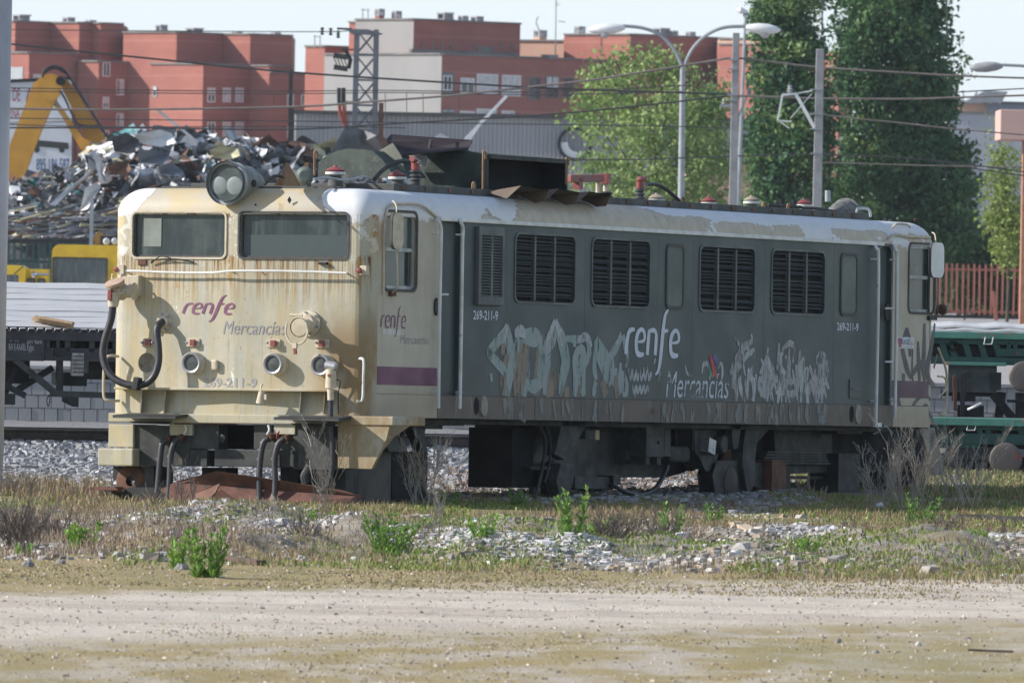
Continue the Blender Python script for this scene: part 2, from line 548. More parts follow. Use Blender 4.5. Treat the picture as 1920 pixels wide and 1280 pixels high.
ZG = np.where(DG > 155, np.minimum(ZG, gh(LG, DG)), ZG * fade)
nl, nd = len(ls), len(ds)
V = np.stack([LG.ravel(), DG.ravel(), ZG.ravel()], 1)
ii, jj = np.meshgrid(np.arange(nl - 1), np.arange(nd - 1))
a = (jj * nl + ii).ravel()
ground = np_mesh('ground', V, np.stack([a, a + 1, a + nl + 1, a + nl], 1), M['ground'], smooth=True)
ground.location = (CAM.x, CAM.y, 0); ground.rotation_euler = (0, 0, CAMYAW)
tag(ground, kind='structure')
def gpos(l, d):
    return ld(l, d, float(gh(l, d)) if abs(l) < 8 else 0.0)

UPZ = 0.85
M['upper'] = wmat('gravel_yard', (.33, .31, .3), (.26, .245, .235), 1.5, .95, bump=.2)
mb = MB()
for l0, l1, d0, d1 in ((-700, 700, 170.6, 3500),):
    mb.add([(l0, d0, UPZ), (l1, d0, UPZ), (l1, d1, UPZ), (l0, d1, UPZ)], [(0, 1, 2, 3)])
o = mb.build('terrain', M['upper']); o.location = (CAM.x, CAM.y, 0); o.rotation_euler = (0, 0, CAMYAW); tag(o, kind='structure')

# ------------------------------------------------------------------ scattered stones and grass
OCT = np.array([(-.8, -.75, -.6), (.8, -.75, -.6), (.8, .75, -.6), (-.8, .75, -.6), (-.62, -.6, .62), (.62, -.6, .62), (.62, .6, .62), (-.62, .6, .62)], float)
OCF = np.array([(4, 5, 6), (4, 6, 7), (0, 1, 5), (0, 5, 4), (1, 2, 6), (1, 6, 5), (2, 3, 7), (2, 7, 6), (3, 0, 4), (3, 4, 7)])
def stones(name, l, d, size, base_cols, z=None, flat=.65):
    n = len(l)
    z = gh(l, d) if z is None else z
    an = rng.uniform(0, 6.28, n)
    sc = size[:, None, None] * rng.uniform(.6, 1.2, (n, 8, 1)) * np.array([1, 1, flat])
    P = OCT[None] * sc
    P[:, :, :2] += rng.uniform(-.3, .3, (n, 8, 2)) * size[:, None, None]
    ca, sa = np.cos(an)[:, None], np.sin(an)[:, None]
    X = P[:, :, 0] * ca - P[:, :, 1] * sa + l[:, None]
    Y = P[:, :, 0] * sa + P[:, :, 1] * ca + d[:, None]
    Z = P[:, :, 2] + (z + size * .25)[:, None]
    V = np.stack([X, Y, Z], 2).reshape(-1, 3)
    F = (OCF[None] + (np.arange(n) * 8)[:, None, None]).reshape(-1, 3)
    bc = np.array(base_cols)[rng.integers(0, len(base_cols), n)] * rng.uniform(.7, 1.2, (n, 1))
    o = np_mesh(name, V, F, M['stone'], col=np.repeat(bc, 8, 0))
    o.location = (CAM.x, CAM.y, 0); o.rotation_euler = (0, 0, CAMYAW)
    return tag(o, kind='stuff')
GC = [(.44, .415, .39), (.36, .325, .29), (.5, .48, .46), (.29, .25, .21), (.40, .33, .26), (.24, .21, .19)]
n = 26000
l = rng.uniform(-6.6, 6.6, n); d = rng.uniform(91.5, 117, n)
k = fbm(l * .8 + 7, d * .22, 4, 33) + rng.uniform(-.16, .16, n)
keep = (k > .53) & (np.abs(l) < d / 20)
l, d = l[keep], d[keep]
stones('gravel', l, d, rng.lognormal(-3.75, .45, len(l)), GC)
for px_, py_, rl, rd, n in ((560, 1005, .7, 2.5, 900), (860, 1025, .75, 3.2, 1500), (1010, 1035, .8, 2.6, 1500), (1180, 1050, .7, 1.8, 1300), (1560, 1005, .8, 3, 1300), (1720, 1010, .9, 2.6, 1500), (1860, 1020, .6, 2, 900), (250, 985, .7, 3, 900), (1500, 985, .6, 3, 700)):
    l0, d0 = gpt(px_, py_)
    a_ = rng.uniform(0, 6.28, n); q_ = rng.uniform(0, 1, n) ** .6 * (.75 + .5 * vnoise(a_ * 1.4 + px_, a_ * 0, 5))
    stones('gravel', l0 + np.cos(a_) * q_ * rl, d0 + np.sin(a_) * q_ * rd, rng.lognormal(-3.75, .4, n), [(.52, .51, .50), (.45, .44, .43), (.58, .57, .56), (.36, .34, .33)])
n = 1500
l = rng.uniform(-5, 5.5, n); d = rng.uniform(64, 92, n); kk = rng.uniform(0, 1, n) < .45; l, d = l[kk], d[kk]; n = len(l)
stones('gravel', l, d, np.minimum(rng.lognormal(-4.4, .4, n), .022), [(.4, .35, .3), (.52, .47, .43), (.3, .25, .21)])
n = 4500
l = rng.uniform(-4.6, 4.8, n); d = rng.uniform(64, 92, n)
stones('road_grit', l, d, np.minimum(rng.lognormal(-4.75, .42, n), .018), [(.56, .48, .42), (.48, .41, .35), (.6, .53, .47), (.42, .35, .29), (.33, .27, .22)])
n = 17000
l = rng.uniform(-7.2, 6, n); d = rng.uniform(124.5, 150, n)
keep = ((l < -4.2) | (rng.uniform(0, 1, n) < .55)) & (l < 3.6)
l, d = l[keep], d[keep]
stones('track_ballast', l, d, rng.lognormal(-3.2, .28, len(l)), [(.33, .34, .355), (.27, .275, .29), (.39, .39, .40), (.21, .21, .22)], z=gh(l, d) + .02)

def blades(name, l, d, h, cols, lean=.5, wd=.007, z=None):
    n = len(l)
    z = gh(l, d) if z is None else z
    an = rng.uniform(0, 6.28, n)
    bx, by = np.cos(an), np.sin(an)
    la = rng.uniform(0, 6.28, n); le = rng.uniform(0, lean, n) * h
    wv = wd * rng.uniform(.6, 1.4, n)
    b0 = np.stack([l - bx * wv, d - by * wv, z - .01], 1); b1 = np.stack([l + bx * wv, d + by * wv, z - .01], 1)
    mx = l + np.cos(la) * le * .4; my = d + np.sin(la) * le * .4; mz = z + h * .6
    m0 = np.stack([mx - bx * wv * .8, my - by * wv * .8, mz], 1); m1 = np.stack([mx + bx * wv * .8, my + by * wv * .8, mz], 1)
    tp = np.stack([l + np.cos(la) * le, d + np.sin(la) * le, z + h], 1)
    V = np.stack([b0, b1, m1, m0, tp], 1).reshape(-1, 3)
    i = np.arange(n)[:, None] * 5
    F = np.concatenate([i + [0, 1, 2], i + [0, 2, 3], i + [3, 2, 4]])
    c = np.array(cols)[rng.integers(0, len(cols), n)] * rng.uniform(.75, 1.2, (n, 1))
    o = np_mesh(name, V, F, M['blade'], col=np.repeat(c, 5, 0))
    o.location = (CAM.x, CAM.y, 0); o.rotation_euler = (0, 0, CAMYAW)
    return tag(o, kind='stuff')
GREEN = [(.17, .24, .05), (.22, .28, .07), (.13, .2, .05), (.28, .3, .1)]
STRAW = [(.33, .25, .14), (.27, .19, .11), (.38, .31, .19), (.24, .17, .1)]
RED = [(.2, .1, .075), (.26, .15, .1), (.24, .17, .12)]
def field(n, l0, l1, d0, d1, seed, th, fx=.7, fy=.2):
    l = rng.uniform(l0, l1, n); d = rng.uniform(d0, d1, n)
    k = fbm(l * fx + seed, d * fy, 4, seed) + rng.uniform(-.07, .07, n)
    keep = (k > th) & (np.abs(l) < d / 20.5)
    return l[keep], d[keep]
l, d = field(70000, -6, 6, 91, 113, 41, .53)
blades('green_grass', l, d, rng.uniform(.012, .05, len(l)), GREEN, .9, .008)
l, d = field(70000, -6.4, 6.6, 111, 129, 43, .40)
blades('green_grass', l, d, rng.uniform(.015, .06, len(l)), GREEN + [(.3, .28, .09), (.32, .33, .1)], .9, .01)
l, d = field(26000, 3.0, 7.6, 120, 150, 44, .36)
blades('green_grass', l, d, rng.uniform(.02, .10, len(l)), GREEN[:3] + STRAW + [(.14, .16, .06)], .9, .011)
l, d = field(60000, -6, 6, 90, 119, 47, .52)
blades('dry_grass', l, d, rng.uniform(.02, .09, len(l)), STRAW + [(.2, .17, .14)], 1.1, .004)
l, d = field(11000, -5.2, -2.2, 92, 106, 48, .42)
blades('dry_grass', l, d, rng.uniform(.05, .14, len(l)), [(.32, .24, .18), (.27, .2, .155), (.37, .29, .21), (.2, .16, .13)], .6, .004)
l, d = field(16000, -5, 5.5, 85.5, 93, 51, .46)
blades('verge_moss', l, d, rng.uniform(.006, .022, len(l)), [(.36, .29, .15), (.29, .26, .12), (.38, .31, .18), (.24, .2, .12)], 1.4)
l, d = field(7000, -4.2, 4.8, 66, 76, 53, .54)
blades('verge_moss', l, d, rng.uniform(.005, .014, len(l)), [(.38, .31, .16), (.34, .29, .15), (.42, .36, .24)], 1.4)
l, d = field(12000, -2, 3.4, 124, 146, 57, .40, .8, .2)
kk = d > 121 + (l + 1.57) * 2.124 + 4; l, d = l[kk], d[kk]
blades('red_weeds', l, d, rng.uniform(.02, .09, len(l)), RED + STRAW[:1], .9, .008)
l, d = field(2600, -7, -4.6, 122, 128, 58, .40, .8, .4)
blades('dry_grass', l, d, rng.uniform(.05, .22, len(l)), STRAW + [(.2, .17, .15)], .6, .006)

l, d = field(30000, -5.5, 5.5, 112, 128, 63, .47)
blades('dry_grass', l, d, rng.uniform(.02, .10, len(l)), STRAW + [(.2, .17, .14), (.24, .14, .1)], 1.1, .005)
n = 9000
l = rng.uniform(-6, 6.4, n); d = rng.uniform(111, 130, n)
k = fbm(l * .9 + 2, d * .2, 4, 71) + rng.uniform(-.1, .1, n) > .52
l, d = l[k], d[k]
stones('gravel', l, d, rng.lognormal(-3.9, .5, len(l)), GC + [(.36, .28, .19), (.4, .32, .22)])

# ------------------------------------------------------------------ second track, block wall
def track():
    t = thing('railway_track', None, None, ld(-6.24, 150))
    t['kind'] = 'structure'
    t.rotation_euler = (0, 0, yaw_rd((.978, .208)))
    prof = [(-.07, 0), (.07, 0), (.07, .012), (.014, .03), (.014, .115), (.036, .128), (.036, .155), (-.036, .155), (-.036, .128), (-.014, .115), (-.014, .03), (-.07, .012)]
    for y in (0, 1.67):
        mb = MB().prism([(-4, y + a, b + .03) for a, b in prof], (13.2, 0, 0))
        r = mb.build('rail', M['rail'], t)
        MB().bx(-4, 9.2, y - .03, y + .03, .186, .190).build('rail_head', M['railtop'], r)
    s0 = None
    for i in range(21):
        if s0 is None:
            s0 = MB().bx(-.11, .11, -.5, 2.2, -.1, .028).build('sleeper', M['conc'], t, loc=(-3.8, 0, 0))
        else:
            q = s0.copy(); COL.objects.link(q); q.location = (-3.8 + .6 * i, 0, 0)
track()
def block_wall():
    d = 170.0
    wl = thing('block_wall', 'low wall of pale grey concrete blocks behind the wagons', 'wall', ld(0, d), CAMYAW)
    MB().bx(-40, 40, .06, .55, -.3, UPZ - .01).build('core', M['conc'], wl)
    mt = wmat('pale_block', (.30, .30, .305), (.24, .24, .245), 3, .85, bump=.1)
    bw, bh = .202, .2
    me = MB().bx(-bw / 2 + .005, bw / 2 - .005, 0, .09, .005, bh - .005).mesh('block', mt)
    far = MB()
    for r in range(4):
        for i in range(-42, 46):
            x = i * bw + (bw / 2 if r % 2 else 0)
            px = 960 + x * FPX / d
            if px < 240 or 1740 < px < 1990:
                q = bpy.data.objects.new('block', me); COL.objects.link(q); q.parent = wl
                q.location = (x + random.uniform(-.002, .002), random.uniform(-.006, .006), r * bh)
            else:
                far.bx(x - bw / 2 + .005, x + bw / 2 - .005, 0, .09, r * bh + .005, r * bh + bh - .005)
    f = far.build('block', mt, wl); f['kind'] = 'stuff'
    MB().bx(-40, 40, -.05, .5, .802, .855).build('coping', M['conc'], wl)
block_wall()

# ------------------------------------------------------------------ far buildings
def ray_wall(px, py, A, B):
    """where a pixel's line of sight meets the upright plane through A and B"""
    dr = at(px, py, 100) - CAM
    e = B - A
    nrm = Vector((e.y, -e.x, 0))
    return CAM + dr * (nrm.dot(A - CAM) / nrm.dot(dr))
class Block:
    def __init__(s, pts, ytop, back=12):
        s.P = [at(px, 500, d) for px, d in pts]
        s.z = at(pts[0][0], ytop, pts[0][1]).z
        for p in s.P: p.z = UPZ
        s.back = back
    def wall(s, parent, mats, idx=None, name='wall', cap=True):
        """one mesh part: the zigzag front, closed sides, back and roof"""
        mb = MB(); n = len(s.P)
        bk = [s.P[-1] + FV * s.back, s.P[0] + FV * s.back]
        ring = s.P + bk
        up = [Vector((p.x, p.y, s.z)) for p in ring]
        N = len(ring)
        for i in range(N):
            j = (i + 1) % N
            mb.add([ring[i], ring[j], up[j], up[i]], [(0, 1, 2, 3)], (idx[i] if idx and i < len(idx) else 0))
        mb.add(up, [tuple(range(N))], 0)
        o = mb.build(name, mats, parent)
        if cap:   # parapet
            pb = MB()
            for i in range(n - 1):
                A, B = s.P[i], s.P[i + 1]
                e = (B - A).normalized(); q = Vector((e.y, -e.x, 0))
                if q.dot(FV) > 0: q = -q
                pb.bar(Vector((A.x, A.y, s.z + .06)) + q * .05, Vector((B.x, B.y, s.z + .06)) + q * .05, .2, .14)
            pb.build('parapet', M['roof_grey'], parent)
        return o
    def window(s, parent, i, x0, x1, y0, y1, pane='glass', frame='white', mull=1, fw=.09):
        A, B = s.P[i], s.P[i + 1]
        e = (B - A).normalized(); q = Vector((e.y, -e.x, 0))
        if q.dot(FV) > 0: q = -q
        a = ray_wall(x0, y1, A, B); b = ray_wall(x1, y0, A, B)
        a0 = (a - A).dot(e); a1 = (b - A).dot(e); z0, z1 = a.z, b.z
        mp = lambda u, v, dd: A + e * u + Vector((0, 0, v - A.z)) - q * dd
        mb = MB().frame([(a0, z0), (a1, z0), (a1, z1), (a0, z1)], [(a0 + fw, z0 + fw), (a1 - fw, z0 + fw), (a1 - fw, z1 - fw), (a0 + fw, z1 - fw)], mp, -.07, .02)
        for k in range(mull):
            c = a0 + (a1 - a0) * (k + 1) / (mull + 1)
            mb.plate([(c - .04, z0 + fw), (c + .04, z0 + fw), (c + .04, z1 - fw), (c - .04, z1 - fw)], mp, -.06, .015)
        f = mb.build('window', M[frame], parent)
        MB().plate([(a0 + fw, z0 + fw), (a1 - fw, z0 + fw), (a1 - fw, z1 - fw), (a0 + fw, z1 - fw)], mp, -.02, .01).build('pane', M[pane], f)
        if pane == 'glass' and random.random() < .55:
            zz = z1 - (z1 - z0) * random.uniform(.3, .6)
            MB().plate([(a0 + fw, zz), (a1 - fw, zz), (a1 - fw, z1 - fw), (a0 + fw, z1 - fw)], mp, -.035, -.025).build('blind', M['blind'], f)
    def panel(s, parent, i, x0, x1, y0, y1, name, mat, d0=-.06, d1=.02):
        A, B = s.P[i], s.P[i + 1]
        e = (B - A).normalized(); q = Vector((e.y, -e.x, 0))
        if q.dot(FV) > 0: q = -q
        a = ray_wall(x0, y1, A, B); b = ray_wall(x1, y0, A, B)
        a0 = (a - A).dot(e); a1 = (b - A).dot(e)
        mp = lambda u, v, dd: A + e * u + Vector((0, 0, v - A.z)) - q * dd
        return MB().plate([(a0, a.z), (a1, a.z), (a1, b.z), (a0, b.z)], mp, d0, d1).build(name, mat, parent)
def chimney(parent, px, ytop, wpx, d, ybase, mat='brick'):
    s = FPX / d
    p = at(px, ytop, d); b = at(px, ybase, d)
    wd = wpx / s
    R = Matrix.Rotation(CAMYAW + .7, 3, 'Z'); hh = max(.6, p.z - b.z)
    ch = MB().box((p.x, p.y, (p.z - .5 + b.z - .6) / 2), (wd * .74, min(wd * .74, 1.1), hh - .5 + .6), R).build('chimney', M[mat], parent)
    mb = MB(); 
    mb.box((p.x, p.y, p.z - .06), (wd * .8, min(wd * .8, 1.2), .12), R)
    for kx in range(max(2, int(wpx / 5))):
        for ky in (-.4, .4):
            q = R @ Vector(((kx / max(1, int(wpx / 5) - 1) - .5) * wd * .66, ky * min(wd, 1.2) * .8, 0))
            mb.box((p.x + q.x, p.y + q.y, p.z - .31), (.12, .12, .4), R)
    mb.box((p.x, p.y, p.z - .52), (wd * .8, min(wd * .8, 1.2), .06), R)
    mb.build('chimney_cap', M['zinc'], ch)

def buildings():
    # far left block
    b = thing('apartment_building', 'red brick apartment block farthest left behind the raised excavator arm', 'building', at(100, 500, 905))
    b.location.z = 0
    par = Matrix.Translation(b.location).inverted()
    def fin(bb):
        for c in bb.children: c.matrix_parent_inverse = Matrix.Translation(bb.location).inverted()
    A = Block([(-60, 905), (20, 900), (87, 903), (140, 900.6), (164, 901.7), (180, 901), (222, 903)], 42)
    A.wall(b, M['brick'])
    A2 = Block([(-60, 900), (47, 894.5), (139, 898.5)], 100)
    A2.wall(b, M['brick'], name='wing_wall')
    A3 = Block([(139, 898), (178, 896.4), (222, 898.2), (276, 900)], 116)
    A3.wall(b, M['brick'], name='wing_wall')
    for x0, x1, y0, y1 in ((192, 206, 117, 144), (192, 204, 182, 203), (192, 204, 245, 266)): A3.window(b, 1, x0, x1, y0, y1)
    for x0, x1, y0, y1 in ((217, 232, 149, 179), (243, 260, 152, 181), (217, 231, 213, 240), (243, 259, 215, 240)): A3.window(b, 2, x0, x1, y0, y1, 'glass' if x0 > 230 else 'blind')
    A2.panel(b, 0, 18, 44, 126, 152, 'shutter', M['zinc'])
    A2.window(b, 1, 62, 76, 140, 152, 'blind')
    for px, y, wd in ((40, 28, 34), (129, 33, 22), (170, 38, 20)): chimney(b, px, y, wd, 906, y + 14)
    fin(b)
    # second red block
    b = thing('apartment_building', 'red brick apartment block with sunlit corner right of the excavator arm', 'building', at(380, 500, 900)); b.location.z = 0
    A = Block([(223, 899), (323, 894.6), (410, 898.4), (461, 896.2), (502, 898.1), (540, 899.6)], 62)
    A.wall(b, M['brick'])
    A2 = Block([(275, 893.5), (374, 889), (461, 893), (498, 891.5), (540, 893.4)], 121)
    A2.wall(b, M['brick'], name='wing_wall')
    A3 = Block([(498, 891), (540, 893), (601, 896)], 137)
    A3.wall(b, M['brick'], name='wing_wall')
    A2.window(b, 0, 287, 295, 162, 182, frame='zinc', mull=0)
    for x in (388, 417, 441):
        for y in (165, 229): A2.window(b, 1, x, x + 15, y, y + 27, 'glass' if x == 388 else 'blind')
    for y in (138, 202): A.window(b, 4, 512, 526, y, y + 25)
    for x in (538, 564):
        for y in (176, 236): A3.window(b, 1, x, x + 12, y, y + 23)
    for px, y, wd in ((303, 47, 21), (365, 53, 32), (445, 59, 18), (517, 61, 18)): chimney(b, px, y, wd, 902, y + 16)
    fin(b)
    # grey gabled block in the centre
    b = thing('apartment_building', 'building with tall blank grey gable wall and red brick upper storey', 'building', at(760, 500, 862)); b.location.z = 0
    mats = [M['brick'], M['grey_render']]
    A0 = Block([(565, 872), (601, 870.5), (660, 873)], 88); A0.wall(b, M['brick'], name='annex_wall')
    A4 = Block([(646, 870), (662, 869.3), (680, 871)], 43); A4.wall(b, M['brick'], name='annex_wall')
    A = Block([(658, 863), (767, 858), (967, 867)], 38)
    A.wall(b, mats, idx=[1, 0])
    A2 = Block([(601, 861), (767, 853.4), (821, 851), (1000, 859.2), (1175, 867)], 103)
    A2.wall(b, mats, idx=[1, 1, 0, 0], name='lower_wall')
    for x in (774, 790, 810, 827, 844, 886, 938, 958): A.panel(b, 1, x, x + 2.5, 81, 92, 'vent_slot', M['roof_grey'])
    A.panel(b, 1, 895, 925, 88, 97, 'vent_grille', M['roof_grey'])
    A.panel(b, 1, 767, 967, 100 + 0, 106, 'ledge', M['roof_grey'], -.25, .02)
    A2.panel(b, 2, 828, 852, 136, 178, 'recess_shade', M['roof_grey'], -.02, .05)  # flat dark plate, its colour stands in for the shade of a set-back opening
    A2.window(b, 2, 830, 847, 142, 170)
    for x0, x1, y0, y1, p, f in ((863, 889, 147, 175, 'glass', 'white'), (893, 933, 140, 176, 'blind', 'white'), (940, 976, 142, 180, 'blind', 'white'), (987, 1014, 146, 187, 'glass', 'roof_grey'), (1022, 1048, 143, 184, 'glass', 'roof_grey'), (1054, 1076, 146, 184, 'glass', 'roof_grey'),
                              (828, 852, 205, 216, 'glass', 'roof_grey'), (861, 889, 209, 218, 'blind', 'white'), (893, 930, 205, 218, 'blind', 'white'), (940, 964, 208, 218, 'blind', 'white')):
        A2.window(b, 2 if x1 < 1000 else 3, x0, x1, y0, y1, p, f, 2 if x1 - x0 > 30 else 1)
    for px, y, wd in ((712, 17, 17), (744, 21, 17), (835, 24, 30), (869, 30, 17), (895, 31, 22)): chimney(b, px, y, wd, 868, y + 18)
    chimney(b, 1031, 103, 30, 866, 120)
    fin(b)
    # red and beige blocks on the right
    b = thing('apartment_building', 'beige block with a small roof chimney between two red brick blocks', 'building', at(1005, 500, 880)); b.location.z = 0
    Block([(940, 884), (1052, 882), (1060, 886)], 77).wall(b, M['beige_wall'])
    chimney(b, 1013, 57, 24, 886, 78, 'beige_wall')
    fin(b)
    b = thing('apartment_building', 'long red brick block behind the pale green tree', 'building', at(1200, 500, 870)); b.location.z = 0
    A = Block([(1050, 871), (1127, 868), (1174, 866), (1362, 875)], 66); A.wall(b, M['brick'])
    for px, y, wd in ((1087, 50, 19), (1240, 53, 30), (1262, 58, 17), (1295, 60, 17)): chimney(b, px, y, wd, 872, y + 18)
    A2 = Block([(1340, 866), (1435, 862), (1500, 866)], 74); A2.wall(b, M['beige_wall'], name='annex_wall')
    A3 = Block([(1340, 864), (1435, 860), (1470, 863)], 84); A3.wall(b, M['brick'], name='annex_wall')
    fin(b)
    b = thing('apartment_building', 'red brick house seen between the two dark poplars', 'building', at(1560, 500, 800)); b.location.z = 0
    Block([(1520, 800), (1566, 798), (1590, 801)], 98).wall(b, M['brick'])
    fin(b)
    # right: grey hall and pink canopy
    b = thing('office_building', 'pale grey flat building behind the trees at the right edge', 'building', at(1860, 500, 700)); b.location.z = 0
    A = Block([(1770, 700), (1990, 700)], 212); A.wall(b, M['lilac_wall'])
    Block([(1779, 705), (1842, 705), (1990, 707)], 192).wall(b, [M['beige_wall'], M['lilac_wall']], idx=[0, 1], name='attic_wall')
    mb = MB()
    p = [at(1805, 193, 704), at(1848, 170, 704), at(1890, 172, 704), at(1878, 193, 704)]
    mb.prism([q for q in p], FV * 6)
    mb.build('rooflight', M['zinc'], b)
    mb = MB()
    for i in range(4):
        x = 1820 + 18 * i
        mb.bar(at(x, 195, 703.6), at(x + 12, 173, 703.6), .12, .12)
    mb.build('glazing_bar', M['conc'], b)
    fin(b)
    b = thing('canopy', 'pinkish concrete canopy slab on a pillar at the right edge', 'canopy', at(1925, 500, 380)); b.location.z = 0
    s = 380 / FPX
    p0 = at(1865, 205, 380); z0 = at(1865, 262, 380).z
    R = Matrix.Rotation(CAMYAW, 3, 'Z')
    c = at(1865 + 90, 500, 382)
    MB().box((c.x, c.y, (p0.z + z0) / 2), (180 * s, 4, p0.z - z0), R).build('slab', M['pink_render'], b, bevel=.03)
    c = at(1935, 500, 381.5); c.z = 0
    MB().box((c.x, c.y, (z0 + UPZ) / 2), (44 * s, .9, z0 - UPZ - .01), R).build('pillar', wmat('orange_brick', (.42, .2, .12), None, 3, .85, bump=0), b)
    fin(b)
    # corrugated hall
    b = thing('warehouse', 'long grey corrugated steel hall behind the scrap heap', 'warehouse', at(900, 500, 520)); b.location.z = 0
    d = 520; s = d / FPX
    x0, x1 = -(960 - 545) * s, (1425 - 960) * s
    zt = at(545, 212, d).z
    poly = []; x = x0
    k = 0
    while x < x1:
        poly += [(x, 0), (x + .07, 0), (x + .1, .06), (x + .17, .06)]; x += .2; k += 1
    R = Matrix.Rotation(CAMYAW, 3, 'Z')
    base = Vector((CAM.x, CAM.y, 0)) + FV * d
    mb = MB()
    vs = []; fs = []
    for i, (a, q) in enumerate(poly):
        p = base + RV * a - FV * q
        vs += [(p.x, p.y, UPZ), (p.x, p.y, zt)]
    for i in range(len(poly) - 1): fs.append((2 * i, 2 * i + 2, 2 * i + 3, 2 * i + 1))
    mb.add(vs, fs)
    mt = wmat('corrugated_grey', (.37, .37, .38), (.31, .31, .32), .6, .55, st=(1, 1, .3), bump=0)
    mb.build('corrugated_wall', mt, b)
    c0 = base + RV * x0; c1 = base + RV * x1
    MB().bar(Vector((*c0.xy, zt + .06)) - FV * .1, Vector((*c1.xy, zt + .06)) - FV * .1, .4, .16).build('roof_edge', wmat('dark_flashing', (.06, .06, .06), None, 2, .6, bump=0), b)
    MB().prism([Vector((*c0.xy, zt)) + FV * .02, Vector((*c1.xy, zt)) + FV * .02, Vector((*c1.xy, zt)) + FV * 20, Vector((*c0.xy, zt)) + FV * 20], (0, 0, -zt + UPZ + .01)).build('hall_body', mt, b)
    MB().box(at(543, 290, 519.8), (.18, .2, 8), R).build('corner_trim', M['dark_steel'], b)
    # round sign
    c = at(1078, 270, 519.5)
    rr = 33 * s
    mpc = lambda a_, b_, dd: c + RV * a_ + UP * b_ + FV * dd
    MB().frame(circ(0, 0, rr, 32), circ(0, 0, rr * .8, 32), mpc, -.12, .05).build('sign_ring', M['dark_steel'], b)
    arc = [math.radians(175 + 125 * k / 12) for k in range(13)]
    MB().plate([(rr * .8 * math.cos(q), rr * .8 * math.sin(q)) for q in arc] + [(rr * .5 * math.cos(q) + rr * .1, rr * .5 * math.sin(q) + rr * .05) for q in reversed(arc)], mpc, -.06, .04).build('sign_crescent', M['white'], b)
    fin(b)
    b = thing('shop_building', 'low beige building with dark fascia behind the pale green tree', 'building', at(1350, 500, 480)); b.location.z = 0
    A = Block([(1285, 480), (1450, 480)], 304); A.wall(b, M['beige_wall'])
    A.panel(b, 0, 1300, 1362, 286, 310, 'fascia', M['dark_steel'], -.1, .02)
    fin(b)
buildings()
# ------------------------------------------------------------------ trees
def rot_rand(n):
    u = rng.normal(size=(n, 3)); u /= np.linalg.norm(u, axis=1)[:, None]
    v = rng.normal(size=(n, 3)); v -= (v * u).sum(1)[:, None] * u; v /= np.linalg.norm(v, axis=1)[:, None]
    return u, v
def leaf_cloud(C, spread, per, size, cols, jitter=.25):
    """leaf quads round clump centres C (n,3)"""
    n = len(C)
    P = np.repeat(C, per, 0) + np.clip(rng.normal(size=(n * per, 3)), -1.7, 1.7) * np.repeat(spread, per)[:, None] * np.array([1, 1, .8])
    u, v = rot_rand(len(P))
    s = size * rng.uniform(.45, 1.5, len(P))[:, None]
    V = np.stack([P - u * s * .5, P + v * s * .33, P + u * s * .55, P - v * s * .33], 1)
    cl = np.array(cols)[rng.integers(0, len(cols), n)]
    c = np.repeat(cl, per, 0) * rng.uniform(1 - jitter, 1 + jitter, (n * per, 1))
    return V.reshape(-1, 3), np.repeat(c, 4, 0)
def tree(name, label, cat, d, cx, prof, ybase, n_clump, per, leaf, cols, spread=.5, group=None, trunk=.18, depth=1.0, hollow=.25, limbs=10):
    """prof: (photo row, left px, right px) outline of the crown; the crown is a solid of that outline"""
    s = FPX / d
    b = at(cx, 500, d); b.z = UPZ
    t = thing(name, label, cat, b, CAMYAW, group)
    pz = []
    for y, x0, x1 in prof:
        p0 = at(x0, y, d); p1 = at(x1, y, d)
        l0 = (p0 - b).dot(RV); l1 = (p1 - b).dot(RV)
        pz.append(((p0.z + p1.z) / 2 - b.z, (l0 + l1) / 2, (l1 - l0) / 2))
    pz.sort()
    Z = np.array([p[0] for p in pz]); Cc = np.array([p[1] for p in pz]); Rr = np.maximum(np.array([p[2] for p in pz]) - spread * .45, .1)
    # clump centres: more of them where the crown is wide, most near its skin
    zs = rng.uniform(Z[0], Z[-1], n_clump * 4)
    r = np.interp(zs, Z, Rr)
    k = rng.uniform(0, Rr.max() ** 1.2, len(zs)) < r ** 1.2
    zs = zs[k][:n_clump]; r = r[k][:n_clump]
    an = rng.uniform(0, 2 * np.pi, len(zs)); q = np.sqrt(rng.uniform(hollow ** 2, 1, len(zs)))
    lump = .82 + .3 * vnoise(an * 1.6 + 5, zs * .7, 3)
    cxs = np.interp(zs, Z, Cc) + np.cos(an) * r * q * lump
    cys = np.sin(an) * np.minimum(r, Rr.max()) * q * lump * depth
    C = np.stack([cxs, cys, zs], 1)
    V, c = leaf_cloud(C, spread * rng.uniform(.6, 1.3, len(C)), per, leaf, cols)
    F = np.arange(len(V)).reshape(-1, 4)
    np_mesh('crown', V, F, M['leaf'], parent=t, col=c)
    mb = MB()
    zt = Z[-1] * .92
    path = [(np.interp(z, Z, Cc) * min(1, z / (zt * .3)) + random.uniform(-.06, .06), random.uniform(-.06, .06), z) for z in np.linspace(-.1, zt, 9)]
    mb.tube(path, [trunk * (1 - .9 * i / 8) for i in range(9)], 8)
    for i in range(limbs):
        z = random.uniform(max(.8, Z[0] * .8), zt * .8)
        a_ = random.uniform(0, 6.28); rr = float(np.interp(min(z + 1, Z[-1]), Z, Rr)) * .75
        x0 = float(np.interp(z, Z, Cc))
        mb.tube(smooth_path([(x0, 0, z), (x0 + math.cos(a_) * rr * .5, math.sin(a_) * rr * .5, z + rr * .45), (x0 + math.cos(a_) * rr, math.sin(a_) * rr, z + rr * 1.1)], 3), [.4 * trunk * (1 - .12 * j) for j in range(7)], 5)
    mb.build('trunk', M['bark'], t, True)
    return t
DARKG = [(.06, .145, .06), (.078, .17, .066), (.05, .118, .056), (.11, .205, .07), (.19, .29, .095), (.07, .15, .062)]
